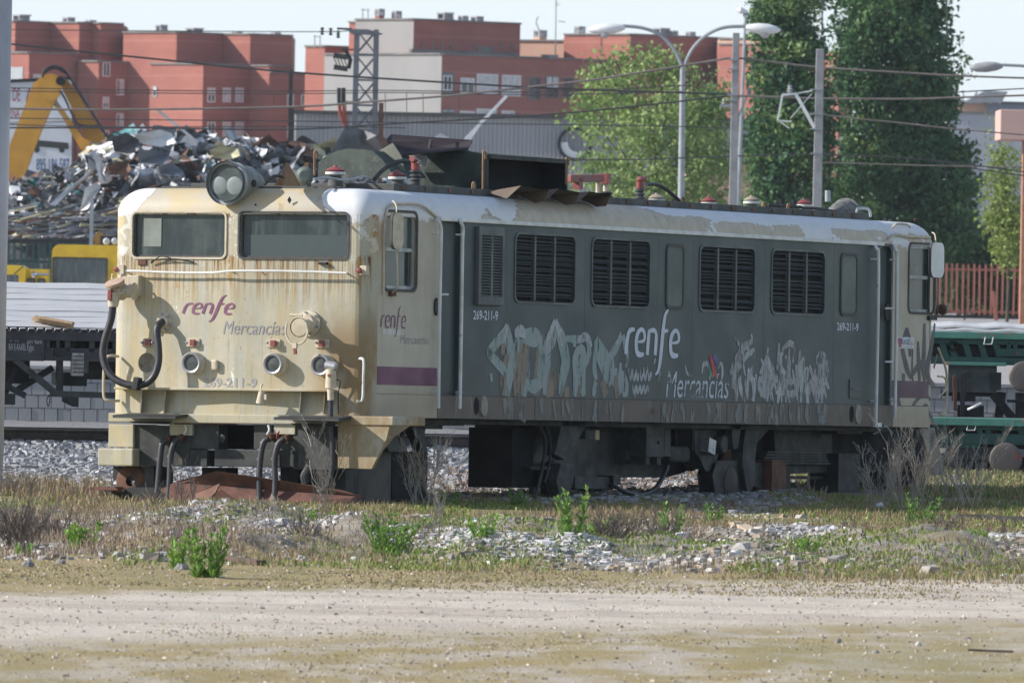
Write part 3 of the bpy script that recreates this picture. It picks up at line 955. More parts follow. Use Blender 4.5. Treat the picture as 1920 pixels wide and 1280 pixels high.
tree('poplar_tree', 'dark green poplar left of the pair, beside the concrete posts', 'tree', 432, 1478,
     [(-230, 1450, 1500), (-120, 1415, 1530), (0, 1398, 1552), (60, 1400, 1556), (140, 1402, 1555), (220, 1398, 1560), (300, 1392, 1570), (380, 1395, 1570), (450, 1400, 1565), (500, 1440, 1540)], 500, 360, 95, .20, DARKG, .33, hollow=.35)
tree('poplar_tree', 'tallest and widest dark green poplar above the locomotive rear', 'tree', 436, 1682,
     [(-330, 1640, 1720), (-180, 1590, 1760), (0, 1566, 1778), (60, 1558, 1788), (130, 1556, 1806), (200, 1556, 1795), (270, 1552, 1822), (330, 1550, 1848), (400, 1552, 1836), (460, 1560, 1825), (510, 1600, 1800)], 500, 700, 105, .20, DARKG, .36, hollow=.35)
tree('broadleaf_tree', 'pale green young-leaved tree behind the double street lamp', 'tree', 452, 1222,
     [(92, 1210, 1250), (115, 1140, 1290), (140, 1085, 1365), (190, 1055, 1392), (250, 1050, 1400), (320, 1056, 1398), (370, 1085, 1385), (410, 1120, 1340), (440, 1170, 1290)], 480, 270, 60, .19, [(.22, .32, .09), (.27, .37, .12), (.17, .27, .08), (.33, .41, .15)], .42, hollow=.15, limbs=22, trunk=.15)
tree('young_tree', 'thin yellow-green young tree beside the pink canopy pillar', 'tree', 405, 1888,
     [(215, 1858, 1868), (260, 1858, 1890), (310, 1855, 1918), (370, 1850, 1925), (440, 1850, 1930), (500, 1865, 1915)], 500, 120, 40, .13, [(.24, .31, .07), (.2, .27, .06), (.29, .34, .1)], .3, trunk=.07, hollow=0)
for lab, cx, w_, top, cols in (('dark green shrub behind the left end of the red fence', 1800, 62, 395, DARKG),
                              ('mid green shrub behind the middle of the red fence', 1862, 52, 418, [(.09, .15, .05), (.07, .12, .04), (.12, .18, .05)]),
                              ('yellowish green shrub behind the right end of the red fence', 1925, 48, 405, [(.16, .22, .06), (.12, .18, .05)])):
    tree('shrub', lab, 'shrub', 440, cx, [(top, cx - 12, cx + 14), (top + 40, cx - w_ * .8, cx + w_ * .8), (top + 100, cx - w_, cx + w_), (top + 180, cx - w_ * .9, cx + w_ * .9)], 590, 110, 60, .19, cols, .32, 'shrubs behind the red fence', trunk=.06, hollow=0)

# ------------------------------------------------------------------ posts, lamps
def post(name, label, cat, d, px, ybase_z=UPZ):
    b = at(px, 500, d); b.z = ybase_z
    return thing(name, label, cat, b, CAMYAW)
def L(t, px, py, d=None):
    """point in the local frame of a thing made with post()"""
    d = d or (Vector(t.location) - CAM).dot(FV)
    q = at(px, py, d) - Vector(t.location)
    return Vector((q.dot(RV), q.dot(FV), q.z))
# near grey post, cut by the left edge of the frame
t = post('post', 'near grey metal post cut by the left edge of the photo', 'post', 124.5, -14, 0)
mb = MB(); 
x = L(t, 8, 500).x
mb.tube([(0, 0, -.2), (0, 0, 9)], .165, 20)
mb.build('shaft', wmat('grey_painted_post', (.33, .35, .42), (.28, .3, .36), 2, .5, bump=.05), t, True)
MB().lathe([(.17, 0), (.24, 0), (.24, .03), (.17, .03)], (0, 0, -.01), n=20).build('base_flange', M['zinc'], t)
# double lamp
t = post('street_lamp', 'white double-armed street lamp standing before the pale green tree', 'street lamp', 350, 1277)
D = 350
MB().tube([(0, 0, 0), L(t, 1277, 380), L(t, 1280, 130)], [.13, .11, .085], 12).build('pole', M['zinc'], t, True)
for sg, pts, hd in ((-1, [(1280, 135), (1276, 118), (1262, 90), (1238, 66), (1205, 53), (1168, 49)], [(1172, 56), (1160, 50), (1128, 52), (1103, 60), (1108, 66), (1150, 71)]),
                    (1, [(1280, 135), (1285, 118), (1300, 90), (1325, 66), (1358, 52), (1398, 50)], [(1398, 50), (1406, 46), (1440, 46), (1463, 50), (1464, 58), (1430, 66), (1402, 58)])):
    MB().tube(smooth_path([L(t, a, b) for a, b in pts], 5), .055, 8).build('arm', M['zinc'], t, True)
    yA = (hd[0][1] + 4)
    c0 = L(t, 1172 if sg < 0 else 1398, 52); c1 = L(t, 1103 if sg < 0 else 1464, 57)
    mb = MB(); P = [c0 + (c1 - c0) * k for k in (0, .12, .35, .65, .9, 1)]
    n = len(mb.v)
    mb.tube(P, [.06, .12, .17, .17, .1, .03], 12)
    mb.v = [(v[0], v[1] * 1.2, v[2]) for v in mb.v]
    h = mb.build('lamp_head', M['white'], t, True)
    b0 = c0 + (c1 - c0) * .55
    MB().lathe([(.03, -.3), (.12, -.25), (.17, -.17), (.17, -.12)], b0, n=14).build('diffuser', wmat('lamp_diffuser', (.5, .5, .48), None, 3, .3, bump=0), h, True)
# thin lamp behind the posts
t = post('street_lamp', 'thin single street lamp behind the left concrete post', 'street lamp', 420, 1385)
MB().tube([(0, 0, 0), L(t, 1383, 390), L(t, 1398, 25)], [.1, .09, .05], 8).build('pole', M['zinc'], t, True)
c = L(t, 1393, 20)
mb = MB().tube([c + Vector((-.28, 0, .02)), c + Vector((-.1, 0, 0)), c + Vector((.18, 0, -.06))], [.03, .13, .05], 10)
mb.build('lamp_head', M['white'], t, True)
# right lamp
t = post('street_lamp', 'grey street lamp reaching in from the right edge', 'street lamp', 330, 2010)
MB().tube([(0, 0, 0), L(t, 2012, 200)], [.12, .09], 10).build('pole', M['zinc'], t, True)
MB().tube(smooth_path([L(t, 2012, 205), L(t, 2005, 165), L(t, 1960, 130), L(t, 1880, 122)], 5), .045, 8).build('arm', M['zinc'], t, True)
c0 = L(t, 1880, 124); c1 = L(t, 1818, 128)
mb = MB().tube([c0 + (c1 - c0) * k for k in (0, .2, .5, .8, 1)], [.06, .13, .16, .13, .03], 12)
mb.build('lamp_head', M['conc'], t, True)
# concrete catenary posts
def catenary_post(label, px, ytop, d, wpx):
    t = post('catenary_post', label, 'catenary post', d, px, UPZ - .3)
    s = FPX / d
    ht = L(t, px, ytop).z
    mb = MB(); hw = wpx / s / 2
    x1 = 0
    mb.add([(-hw * 1.15, -hw, 0), (hw * 1.15, -hw, 0), (hw * 1.15, hw, 0), (-hw * 1.15, hw, 0), (-hw * .85, -hw * .8, ht), (hw * .85, -hw * .8, ht), (hw * .85, hw * .8, ht), (-hw * .85, hw * .8, ht)],
           [(0, 3, 2, 1), (4, 5, 6, 7), (0, 1, 5, 4), (1, 2, 6, 5), (2, 3, 7, 6), (3, 0, 4, 7)])
    mb.build('shaft', M['conc'], t, bevel=.012)
    return t
t = catenary_post('concrete catenary post with a bracket to the right, between lamp and poplar', 1372, 62, 300, 15)
for y in (112, 130, 178, 188):
    MB().box(L(t, 1373.5, y), (.29, .31, .035)).build('clamp', M['zinc'], t)
mb = MB()
mb.bar(L(t, 1372, 250), L(t, 1400, 182), .05, .05); mb.bar(L(t, 1372, 181), L(t, 1408, 180), .05, .05)
mb.build('bracket', M['zinc'], t)
MB().lathe([(.04, 0), (.07, .02), (.04, .05), (.07, .08), (.04, .11), (.07, .14), (.03, .2)], L(t, 1405, 180), n=10).build('insulator', M['conc'], t)
mb = MB(); mb.bar(L(t, 1350, 199), L(t, 1372, 198), .1, .08); mb.lathe([(.03, 0), (.06, .02), (.03, .06), (.05, .1), (.02, .16)], L(t, 1357, 196), n=8)
mb.build('cross_arm', M['zinc'], t)
t = catenary_post('concrete catenary post with a bracket to the left, before the dark poplars', 1530, 92, 296, 17)
for y in (168, 214, 242, 288):
    MB().box(L(t, 1530, y), (.3, .32, .03)).build('clamp', M['zinc'], t)
mb = MB()
mb.bar(L(t, 1527, 240), L(t, 1492, 176), .09, .09)
mb.bar(L(t, 1494, 176), L(t, 1466, 178), .06, .06); mb.bar(L(t, 1524, 170), L(t, 1496, 175), .04, .04)
mb.bar(L(t, 1467, 178), L(t, 1458, 226), .05, .05); mb.bar(L(t, 1458, 226), L(t, 1484, 228), .035, .035); mb.bar(L(t, 1462, 228), L(t, 1480, 241), .03, .03)
mb.bar(L(t, 1482, 222), L(t, 1522, 176), .025, .025)
mb.build('bracket', M['white'], t)
MB().lathe([(.05, 0), (.05, .03), (.09, .04), (.05, .08), (.09, .1), (.05, .14), (.06, .22)], L(t, 1481, 175), n=10).build('insulator', M['conc'], t)
# lattice pylon
t = post('lattice_pylon', 'dark grey lattice power pylon before the grey gable', 'pylon', 430, 679)
mb = MB(); zt = L(t, 682, 56).z
hw = .41
for sx in (-1, 1):
    for sy in (-1, 1):
        q = MB().bar((sx * hw * 1.04, sy * hw * 1.04, 0), (sx * hw * .92, sy * hw * .92, zt), .2, .2)
        q.build('leg', M['pylon'], t)
zs = [zt * k / 11 for k in range(12)]
for i in range(11):
    for sy in (-1, 1):
        q = MB()
        q.bar((-hw, sy * hw, zs[i]), (hw, sy * hw, zs[i + 1]), .06, .06); q.bar((hw, sy * hw * 1.02, zs[i]), (-hw, sy * hw * 1.02, zs[i + 1]), .06, .06); q.bar((-hw, sy * hw, zs[i]), (hw, sy * hw, zs[i]), .07, .07)
        q.bar((sy * hw, -hw, zs[i]), (sy * hw, hw, zs[i + 1]), .06, .06)
        q.build('brace', M['pylon'], t)
R = Matrix.Identity(3)
a0, a1 = L(t, 648, 55), L(t, 718, 64)
MB().prism([a0 + Vector((0, -.5, 0)), L(t, 690, 56) + Vector((0, -.5, 0)), a1 + Vector((0, -.3, 0)), L(t, 706, 66) + Vector((0, -.5, 0)), L(t, 660, 64) + Vector((0, -.5, 0))], (0, 1.2, 0)).build('top_platform', M['pylon'], t)
MB().bar(L(t, 632, 54), L(t, 660, 55), .08, .08).build('cross_arm', M['dark_steel'], t)
for px, y in ((604, 58), (620, 59), (634, 64)):
    MB().lathe([(.03, 0), (.09, .05), (.03, .1), (.09, .15), (.03, .2), (.09, .25), (.03, .3)], L(t, px, y + 8), n=8).build('insulator', M['dark_steel'], t)
mb = MB()
mb.bar(L(t, 640, 94), L(t, 668, 93), .06, .06)
for y in (104, 126): mb.bar(L(t, 626, y), L(t, 652, y + 4), .12, .2)
for k in range(4): mb.bar(L(t, 625 + 6 * k, 106), L(t, 634 + 6 * k, 128), .04, .04)
mb.prism([L(t, 645, 95), L(t, 652, 95), L(t, 661, 112), L(t, 657, 130), L(t, 651, 128), L(t, 653, 112)], (0, .25, 0))
mb.build('switch_gear', M['under_grey'], t)
for k, px in enumerate((634, 637, 642, 646)):
    MB().tube(smooth_path([L(t, px, 165), L(t, px, 190), L(t, px + 1, 195)], 3), .045, 6).build('cable_end', M['black_rubber'], t)
    MB().tube(smooth_path([L(t, px + 1, 196), L(t, px + 2, 210), L(t, px + 7 - k, 226), L(t, 650 + k * .5, 245)], 4), .04, 6).build('riser_pipe', wmat('red_cable', (.4, .09, .06), None, 3, .6, bump=0) if k == 0 else bpy.data.materials['red_cable'], t, True)
MB().bar(L(t, 632, 192), L(t, 664, 192), .06, .08).build('cable_arm', M['pylon'], t)
t = post('post', 'slim rusty steel post right of the lattice pylon', 'post', 415, 709)
MB().bx(-.09, .09, -.09, .09, 0, L(t, 709, 193).z).build('shaft', M['rust'], t)
t = post('post', 'dark steel post at the left corner of the grey hall', 'post', 500, 542)
MB().bx(-.1, .1, -.1, .1, 0, L(t, 542, 203).z).build('shaft', M['dark_steel'], t)

# ------------------------------------------------------------------ overhead wires
def wire(label, pts, d, r, mat='wire', dd=0.0):
    P = [at(x, y, d + dd * (x - 960) / 960) for x, y in pts]
    b = P[0].copy()
    mb = MB().tube(smooth_path([p - b for p in P], 6), r, 5)
    o = mb.build('overhead_wire', M[mat], None, True)
    o.location = b
    return tag(o, label, 'wire', 'overhead wires')
wire('thick dark wire falling across the red buildings from the upper left', [(-60, 74), (20, 83), (300, 112), (562, 137), (955, 162), (1140, 170), (1372, 177)], 300, .03)
wire('pale contact wire sagging at the pylon and rising to the left concrete post', [(-60, 202), (20, 204), (210, 206), (540, 201), (709, 190), (852, 179), (1000, 163), (1140, 146), (1369, 109)], 300, .033, 'wire_pale')
wire('dark wire rising from the scrap heap to the left concrete post', [(-60, 240), (250, 240), (540, 243), (759, 231), (905, 223), (1052, 213), (1140, 205), (1369, 180)], 301, .026)
wire('upper of two thin wires above the scrap heap', [(-60, 163), (20, 165), (300, 170), (560, 171), (740, 170), (1000, 173), (1300, 160)], 340, .017)
wire('lower of two thin wires above the scrap heap', [(-60, 170), (20, 171), (300, 175), (560, 176), (740, 174), (1000, 178), (1280, 172)], 341, .017)
wire('thin wire just above the scrap heap at left', [(-60, 220), (20, 222), (300, 225), (600, 228), (900, 232), (1200, 236), (1369, 240)], 342, .018)
wire('thin wire across the excavator arm lower down', [(-60, 232), (20, 234), (200, 238), (400, 238), (600, 238), (760, 240)], 343, .018)
wire('low thin wire crossing the trees above the roof insulators', [(1040, 300), (1200, 299), (1372, 293), (1530, 290), (1740, 300), (1990, 332)], 305, .02)
wire('pale upper wire running right from the left concrete post', [(1375, 109), (1420, 113), (1530, 126), (1700, 137), (1810, 143), (1990, 149)], 300, .03, 'wire_pale')
wire('thick middle wire crossing the dark poplars', [(1380, 180), (1470, 183), (1540, 185), (1700, 186), (1800, 183), (1990, 177)], 298, .03, 'wire_pale')
wire('thin wire leaving the upper right edge over the canopy', [(1780, 174), (1850, 170), (1990, 163)], 320, .02)
wire('pale wire sloping down behind the right concrete post', [(1535, 214), (1590, 221), (1700, 232), (1790, 242), (1990, 259)], 302, .022, 'wire_pale')
wire('faint wire low in the dark poplar foliage', [(1535, 305), (1620, 307), (1760, 311), (1990, 314)], 318, .018, 'wire_pale')
wire('dark wire dropping at the right edge before the canopy', [(1750, 300), (1850, 320), (1990, 338)], 319, .02)
for i, (x, y0, y1) in enumerate(((165, 170, 206), (217, 172, 206), (473, 174, 202), (513, 175, 202), (762, 173, 232), (793, 175, 230), (860, 176, 226), (722, 176, 232))):
    lab = ('first', 'second', 'third', 'fourth', 'fifth', 'sixth', 'seventh', 'eighth')
    wire('thin vertical dropper hanging between the wires ' + ('over the orange arm', 'right of the orange arm', 'over the left windscreen', 'left of the dark hall post', 'right of the rusty post', 'before the grey gable edge', 'below the white balcony windows', 'beside the rusty post')[i], [(x, y0), (x + .5, (y0 + y1) / 2), (x + 1, y1)], 321 + i, .012)
for i, (x0, x1) in enumerate(((1905, 1842), (1878, 1820), (1855, 1800))):
    pass
wire('vertical guy wire at the left flank of the tall poplar', [(1543, -30), (1541, 60)], 420, .03)
wire('vertical guy wire at the right flank of the tall poplar', [(1774, -30), (1777, 80)], 420, .03)
wire('high thin wire leaving the pylon to the left', [(-60, 55), (220, 58), (604, 60), (650, 57)], 428, .02)
t = post('antenna', 'thin tall lattice antenna above the beige block', 'antenna', 868, 1042, 15)
mb = MB(); p0 = L(t, 1041, 118); p1 = L(t, 1043, -20)
mb.tube([p0, p1], .05, 5); mb.tube([L(t, 1047, 40), L(t, 1060, 42)], .03, 4); mb.tube([L(t, 1040, 8), L(t, 1050, 9)], .03, 4)
mb.build('mast', M['zinc'], t)
t = post('antenna', 'small curved roof antenna on the chimney of the beige block', 'antenna', 884, 1010, 15)
mb = MB(); mb.tube(smooth_path([L(t, 1012, 58), L(t, 1006, 46), L(t, 1006, 38), L(t, 1010, 31)], 4), .05, 5); mb.build('mast', M['zinc'], t)
for lab, x, y0, y1 in (('left thin twin-mast antenna above the grey gable', 680, 40, 16), ('thin roof mast left of the pylon', 590, 90, 66)):
    t = post('antenna', lab, 'antenna', 866, x, 15)
    mb = MB(); mb.tube([L(t, x, y0), L(t, x, y1)], .045, 5); mb.tube([L(t, x + 10, y0), L(t, x + 10, y1 + 1)], .045, 5); mb.tube([L(t, x - 2, y1 + 3), L(t, x + 12, y1 + 3)], .03, 4); mb.build('mast', M['zinc'], t)

# ------------------------------------------------------------------ billboard, excavator
def billboard():
    d = 470
    t = post('billboard', 'white roadside billboard with red and blue lettering behind the orange arm', 'billboard', d, 70)
    q = lambda x, y, off=0: L(t, x, y) + Vector((0, off, 0))
    mpb = lambda x, y, dd: q(x, y, dd)
    MB().plate([(-40, 158), (134, 150), (134, 330), (-40, 330)], mpb, 0, .2).build('board', wmat('white_board', (.66, .67, .70), (.58, .59, .62), .8, .6, bump=0), t)
    MB().plate([(-45, 152), (134, 144), (134, 150), (-45, 158)], mpb, -.1, .25).build('top_edge', M['dark_steel'], t)
    R_ = wmat('red_lettering', (.42, .03, .05), None, 3, .6, bump=0); B_ = wmat('blue_lettering', (.06, .12, .28), None, 3, .6, bump=0)
    def wr(txt, x0, x1, y0, y1, mat):
        mb = MB(); v, f = text_geo(txt)
        mb.add([q(x0 + a * (x1 - x0), y1 + b * (y0 - y1), -.012) for a, b in v], f); mb.build('lettering', mat, t)
    wr('DE', 24, 38, 165, 190, R_); wr('A', 48, 62, 165, 192, R_); wr('RNA', 17, 37, 203, 221, R_)
    wr('895 186 587', 68, 130, 297, 320, B_); wr('91', 46, 56, 297, 306, B_)
    mb = MB(); mb.plate([(60, 262), (128, 268), (129, 280), (61, 274)], mpb, -.02, -.012)
    for x in (69, 116): mb.plate(circ(x, 280, 5.5, 16, 7), mpb, -.024, -.013)
    mb.build('printed_truck', M['under_grey'], t)
    mb = MB(); mb.plate([(0, 230), (134, 226), (134, 229), (0, 233)], mpb, -.01, -.005); mb.build('printed_rule', M['conc'], t)
    for x in (20, 100): MB().box(q(x, 415, .3) , (.25, .25, 4.5)).build('leg', M['zinc'], t)
billboard()
def excavator():
    d = 440
    t = post('excavator', 'orange excavator with raised boom and stick above the scrap', 'excavator', d, 60)
    Y = wmat('orange_paint', (.64, .32, .03), (.54, .26, .03), 1.2, .5, c3=(.2, .1, .04), th=.68, bump=.05)
    q = lambda x, y, o=0: L(t, x, y) + Vector((0, o, 0))
    def slab(name, pts, off, th, mat, par=t):
        return MB().prism([q(x, y, off) for x, y in pts], (0, th, 0)).build(name, mat, par, bevel=.04)
    slab('boom', [(-30, 420), (4, 300), (20, 272), (48, 200), (64, 158), (84, 142), (98, 140), (112, 146), (112, 166), (104, 186), (92, 208), (76, 244), (58, 290), (44, 330), (10, 430)], 0, .7, Y)
    MB().prism([q(*p, -.04) for p in circ(92, 166, 24, 24, 24)], (0, .05, 0)).build('boom_boss', Y, t)
    slab('stick', [(112, 146), (122, 150), (132, 162), (160, 205), (188, 250), (206, 272), (212, 288), (190, 292), (168, 300), (160, 286), (150, 264), (168, 272), (150, 236), (132, 196), (118, 168)], .72, .55, Y)
    slab('link_arm', [(108, 200), (118, 208), (142, 244), (162, 270), (166, 282), (152, 278), (132, 244)], .1, .35, Y)
    slab('linkage', [(150, 270), (158, 262), (172, 268), (186, 276), (210, 284), (184, 296), (170, 302), (160, 290)], .02, .3, Y)
    MB().tube([q(100, 188, .3), q(158, 272, .25)], .1, 10).build('cylinder_rod', M['zinc'], t, True)
    MB().tube([q(113, 152, -.1), q(113, 152, 1.4)], .18, 14).build('pivot_pin', M['dark_steel'], t, True)
    for k, o in enumerate((-.15, .2, .5)):
        MB().tube(smooth_path([q(80 + k, 146 + k, o), q(84, 132 + 2 * k, o), q(100, 124 + 2 * k, o), q(118, 130 + 2 * k, o), q(132, 148, o + .3), q(170, 208, o + .5), q(204, 264, o + .6)], 5), .045, 6).build('hose', M['black_rubber'], t, True)
    for k in range(2):
        MB().tube(smooth_path([q(112, 170, -.12), q(122, 186, -.12), q(134, 212, -.1), q(148, 234, -.1), q(190, 236, .4)], 5), .04, 6).build('hose', M['black_rubber'], t, True).location = (0, k * .2, 0)
    # cab and tracks stand hidden behind the heap
    slab('cab_body', [(-90, 430), (-90, 330), (-10, 330), (10, 430)], -.9, 2.6, Y)
    slab('track_unit', [(-110, 470), (-100, 430), (40, 430), (50, 470)], -1.2, 3.0, M['dark_steel'])
excavator()

# ------------------------------------------------------------------ scrap heap
SM = [wmat('scrap_bright', (.5, .51, .53), (.36, .37, .4), 1.5, .4, .45, bump=.1), wmat('scrap_blue_grey', (.24, .265, .305), (.17, .19, .215), 1.5, .4, .4, bump=.1),
      wmat('scrap_dark', (.11, .115, .12), (.06, .062, .066), 2, .5, .3, bump=.1), wmat('scrap_rust', (.2, .1, .06), (.12, .06, .04), 2, .85, bump=.1),
      wmat('scrap_white', (.72, .73, .74), (.6, .6, .6), 2, .5, 0, bump=.05), wmat('scrap_cream', (.5, .47, .3), (.4, .36, .22), 2, .6, bump=.05), wmat('scrap_teal', (.1, .3, .32), None, 2, .6, bump=.05)]
HTOP = [(-60, 330), (10, 345), (60, 335), (120, 318), (165, 300), (190, 282), (215, 262), (245, 250), (330, 256), (400, 262), (470, 270), (540, 274), (600, 280), (640, 286), (720, 300), (820, 310), (940, 318), (1010, 330)]
def htop(px): return float(np.interp(px, [a for a, b in HTOP], [b for a, b in HTOP]))
def crumple(mb, c, sz, mi, kind=None):
    kind = kind if kind is not None else random.random()
    R = Matrix.Rotation(random.uniform(0, 6.28), 3, 'Z') @ Matrix.Rotation(random.uniform(-1.3, 1.3), 3, 'X') @ Matrix.Rotation(random.uniform(-.8, .8), 3, 'Y')
    if kind < .66:      # bent sheet
        nx, ny = 4, 3
        a = random.uniform(.5, 1.0) * sz; b = random.uniform(.3, .7) * sz
        fold = random.uniform(-.45, .45) * sz; fx = random.uniform(.25, .75)
        vs = []
        for k in (0, 1):
            for j in range(ny + 1):
                for i in range(nx + 1):
                    u, v = i / nx, j / ny
                    z = fold * abs(u - fx) + random.uniform(-.07, .07) * sz + (.03 if k else 0)
                    vs.append(c + R @ Vector(((u - .5) * a * 2, (v - .5) * b * 2, z)))
        fs = []
        W_ = nx + 1; T = W_ * (ny + 1)
        for j in range(ny):
            for i in range(nx):
                p = j * W_ + i
                fs += [(p, p + 1, p + W_ + 1), (p, p + W_ + 1, p + W_)]
        mb.add(vs[:T], fs, mi)
    elif kind < .82:    # dented box
        vs = [c + R @ Vector((x * sz * .5 + random.uniform(-.12, .12) * sz, y * sz * .35 + random.uniform(-.1, .1) * sz, z * sz * .3 + random.uniform(-.1, .1) * sz)) for x, y, z in ((-1, -1, -1), (1, -1, -1), (1, 1, -1), (-1, 1, -1), (-1, -1, 1), (1, -1, 1), (1, 1, 1), (-1, 1, 1))]
        mb.add(vs, [(0, 3, 2, 1), (4, 5, 6, 7), (0, 1, 5, 4), (1, 2, 6, 5), (2, 3, 7, 6)], mi)
    else:               # pipe or bar
        d_ = R @ Vector((1, 0, 0)) * sz * random.uniform(.8, 1.6)
        d_.z *= .5
        mb.tube([c - d_ * .5, c + Vector((0, 0, random.uniform(-.1, .1))), c + d_ * .5], random.uniform(.02, .07), 5, mi=mi)
def scrap():
    root = thing('scrap_heap', 'heap of crumpled sheet metal and scrap behind the yard fence', 'scrap heap', Vector((*at(300, 500, 425).xy, UPZ)), CAMYAW)
    o = Vector(root.location)
    loc = lambda p: Vector(((p - o).dot(RV), (p - o).dot(FV), p.z - o.z))
    mb = MB()   # earth-dark core of the heap
    xs = list(range(-80, 1060, 30)); N = 7
    vs = []; fs = []
    for x in xs:
        for j in range(N):
            k = j / (N - 1)
            dd = 421 + 7 * k
            zt = at(x, htop(x) + 22, 428).z
            z = UPZ + (zt - UPZ) * math.sin(k * 1.57) ** .8 + random.uniform(-.15, .15)
            p = at(x, 500, dd); vs.append(loc(Vector((p.x, p.y, z if j else UPZ - .2))))
    for i in range(len(xs) - 1):
        for j in range(N - 1):
            a = i * N + j; fs.append((a, a + N, a + N + 1, a + 1))
    mb.add(vs, fs); mb.build('heap_core', SM[2], root)['kind'] = 'stuff'
    mb = MB(); wts = [.27, .2, .22, .07, .17, .05, .02]
    for i in range(1350):
        x = random.uniform(-70, 1000); k = random.random()
        if x > 640 and random.random() < .5: continue
        yt = htop(x); y = yt + (470 - yt) * (1 - math.sin(k * 1.57) ** .8) * random.uniform(.85, 1.05)
        d = 421 + 7 * k - random.uniform(.2, .9)
        left = x < 150
        mi = random.choices(range(7), [.18, .16, .26, .22, .1, .05, .03] if (left and y > 330) or y > 410 else wts)[0]
        sz = random.choice((.25, .35, .45, .6, .85)) * (.6 if left else 1)
        crumple(mb, loc(at(x, y, d)), sz, mi)
    for i in range(600):      # small bits between the big pieces
        x = random.uniform(-40, 700); k = random.random(); yt = htop(x); y = yt + 3 + (465 - yt) * (1 - math.sin(k * 1.57) ** .8)
        crumple(mb, loc(at(x, y, 421 + 7 * k - random.uniform(.5, 1.3))), random.uniform(.15, .32), random.choices(range(7), wts)[0])
    for i in range(160):      # bundles of bars along the foot, far left
        x = random.uniform(0, 200); y = random.uniform(395, 452)
        p = loc(at(x, y, 419.5 - random.random())); q = loc(at(x + random.uniform(30, 80), y + random.uniform(-22, 10), 419 + random.random()))
        mb.tube([p, q], random.uniform(.02, .05), 4, mi=random.choice((3, 1, 0, 2, 5, 0)))
    mb.build('scrap_pieces', SM, root)['kind'] = 'stuff'
    # the pieces one can point at
    def sheet(label, pts, d, mat, th=.06, cat='scrap sheet', name='scrap_sheet', lean=.35):
        c = at(*pts[0], d)
        n = len(pts); P = []
        for i, (x, y) in enumerate(pts):
            P.append(at(x, y, d + lean * ((i * 7) % 3 - 1)) - c)
        m_ = MB(); ctr = sum(P, Vector()) / n + FV * .25
        vs = P + [ctr]; m_.add(vs, [(i, (i + 1) % n, n) for i in range(n)])
        m_.add([p + FV * th for p in vs], [((i + 1) % n, i, n) for i in range(n)])
        m_.add(P + [p + FV * th for p in P], [(i, (i + 1) % n, n + (i + 1) % n, n + i) for i in range(n)])
        ob = m_.build(name, mat); ob.location = c
        return tag(ob, label, cat)
    sheet('long bright white bent strip standing in the heap right of the arm', [(176, 292), (186, 288), (192, 306), (196, 330), (203, 336), (200, 344), (188, 345), (182, 320)], 418, SM[4])
    sheet('dark open metal box crushed at the top left of the heap', [(208, 260), (236, 248), (260, 262), (262, 280), (240, 292), (214, 284)], 418, SM[2], .3)
    sheet('white curved panel on top of the heap', [(252, 252), (300, 243), (322, 250), (330, 268), (300, 276), (262, 268)], 419, SM[4])
    sheet('blue-grey ribbed cabinet panel in the middle of the heap', [(258, 280), (300, 283), (318, 290), (316, 306), (280, 310), (259, 306)], 417.5, SM[1], .2)
    sheet('brown rusty drum piece in the heap left of the headlight', [(204, 312), (222, 302), (240, 304), (246, 318), (236, 328), (210, 328)], 417, SM[3], .4)
    sheet('slate blue folded plate left of the headlight', [(296, 312), (322, 304), (345, 322), (336, 330), (300, 326)], 417, SM[1])
    sheet('pale yellow crumpled panel above the headlight', [(392, 282), (412, 275), (446, 278), (450, 292), (430, 300), (400, 296)], 418, SM[5])
    sheet('silvery long strip lying on the left slope of the heap', [(92, 384), (120, 358), (158, 330), (178, 312), (176, 322), (140, 352), (104, 386)], 417.5, SM[0])
    sheet('white crushed casing lying above the yellow vehicle', [(160, 352), (182, 342), (190, 350), (176, 372), (164, 392), (150, 396)], 417, SM[4])
    sheet('large dark steel plate leaning at the right end of the heap', [(618, 288), (650, 234), (682, 244), (706, 254), (722, 290), (680, 300)], 414, SM[2], .1)
    sheet('dark steel plate lying beside the leaning plate', [(690, 262), (712, 252), (735, 268), (752, 290), (715, 292)], 414.5, SM[3], .1)
    sheet('white crumpled foil right of the raised roof flap', [(808, 262), (826, 250), (842, 258), (838, 272), (815, 272)], 414, SM[4])
    ob = MB().bar((0, 0, 0), at(950, 180, 415) - at(872, 262, 415), .12, .12).build('scrap_pole', SM[4]); ob.location = at(872, 262, 415)
    tag(ob, 'pale pole leaning out of the scrap to the upper right', 'pole')
    ob = MB().bar((0, 0, 0), at(372, 268, 416) - at(296, 207, 416), .13, .1).build('scrap_pole', SM[0]); ob.location = at(296, 207, 416)
    tag(ob, 'silvery bar sticking out of the heap to the upper left', 'pole')
    ob = MB().bar((0, 0, 0), at(905, 225, 414.5) - at(880, 262, 414.5), .3, .1).build('scrap_sheet', SM[4]); ob.location = at(880, 262, 414.5)
    tag(ob, 'white flapping sheet below the leaning pale pole', 'scrap sheet')
scrap()

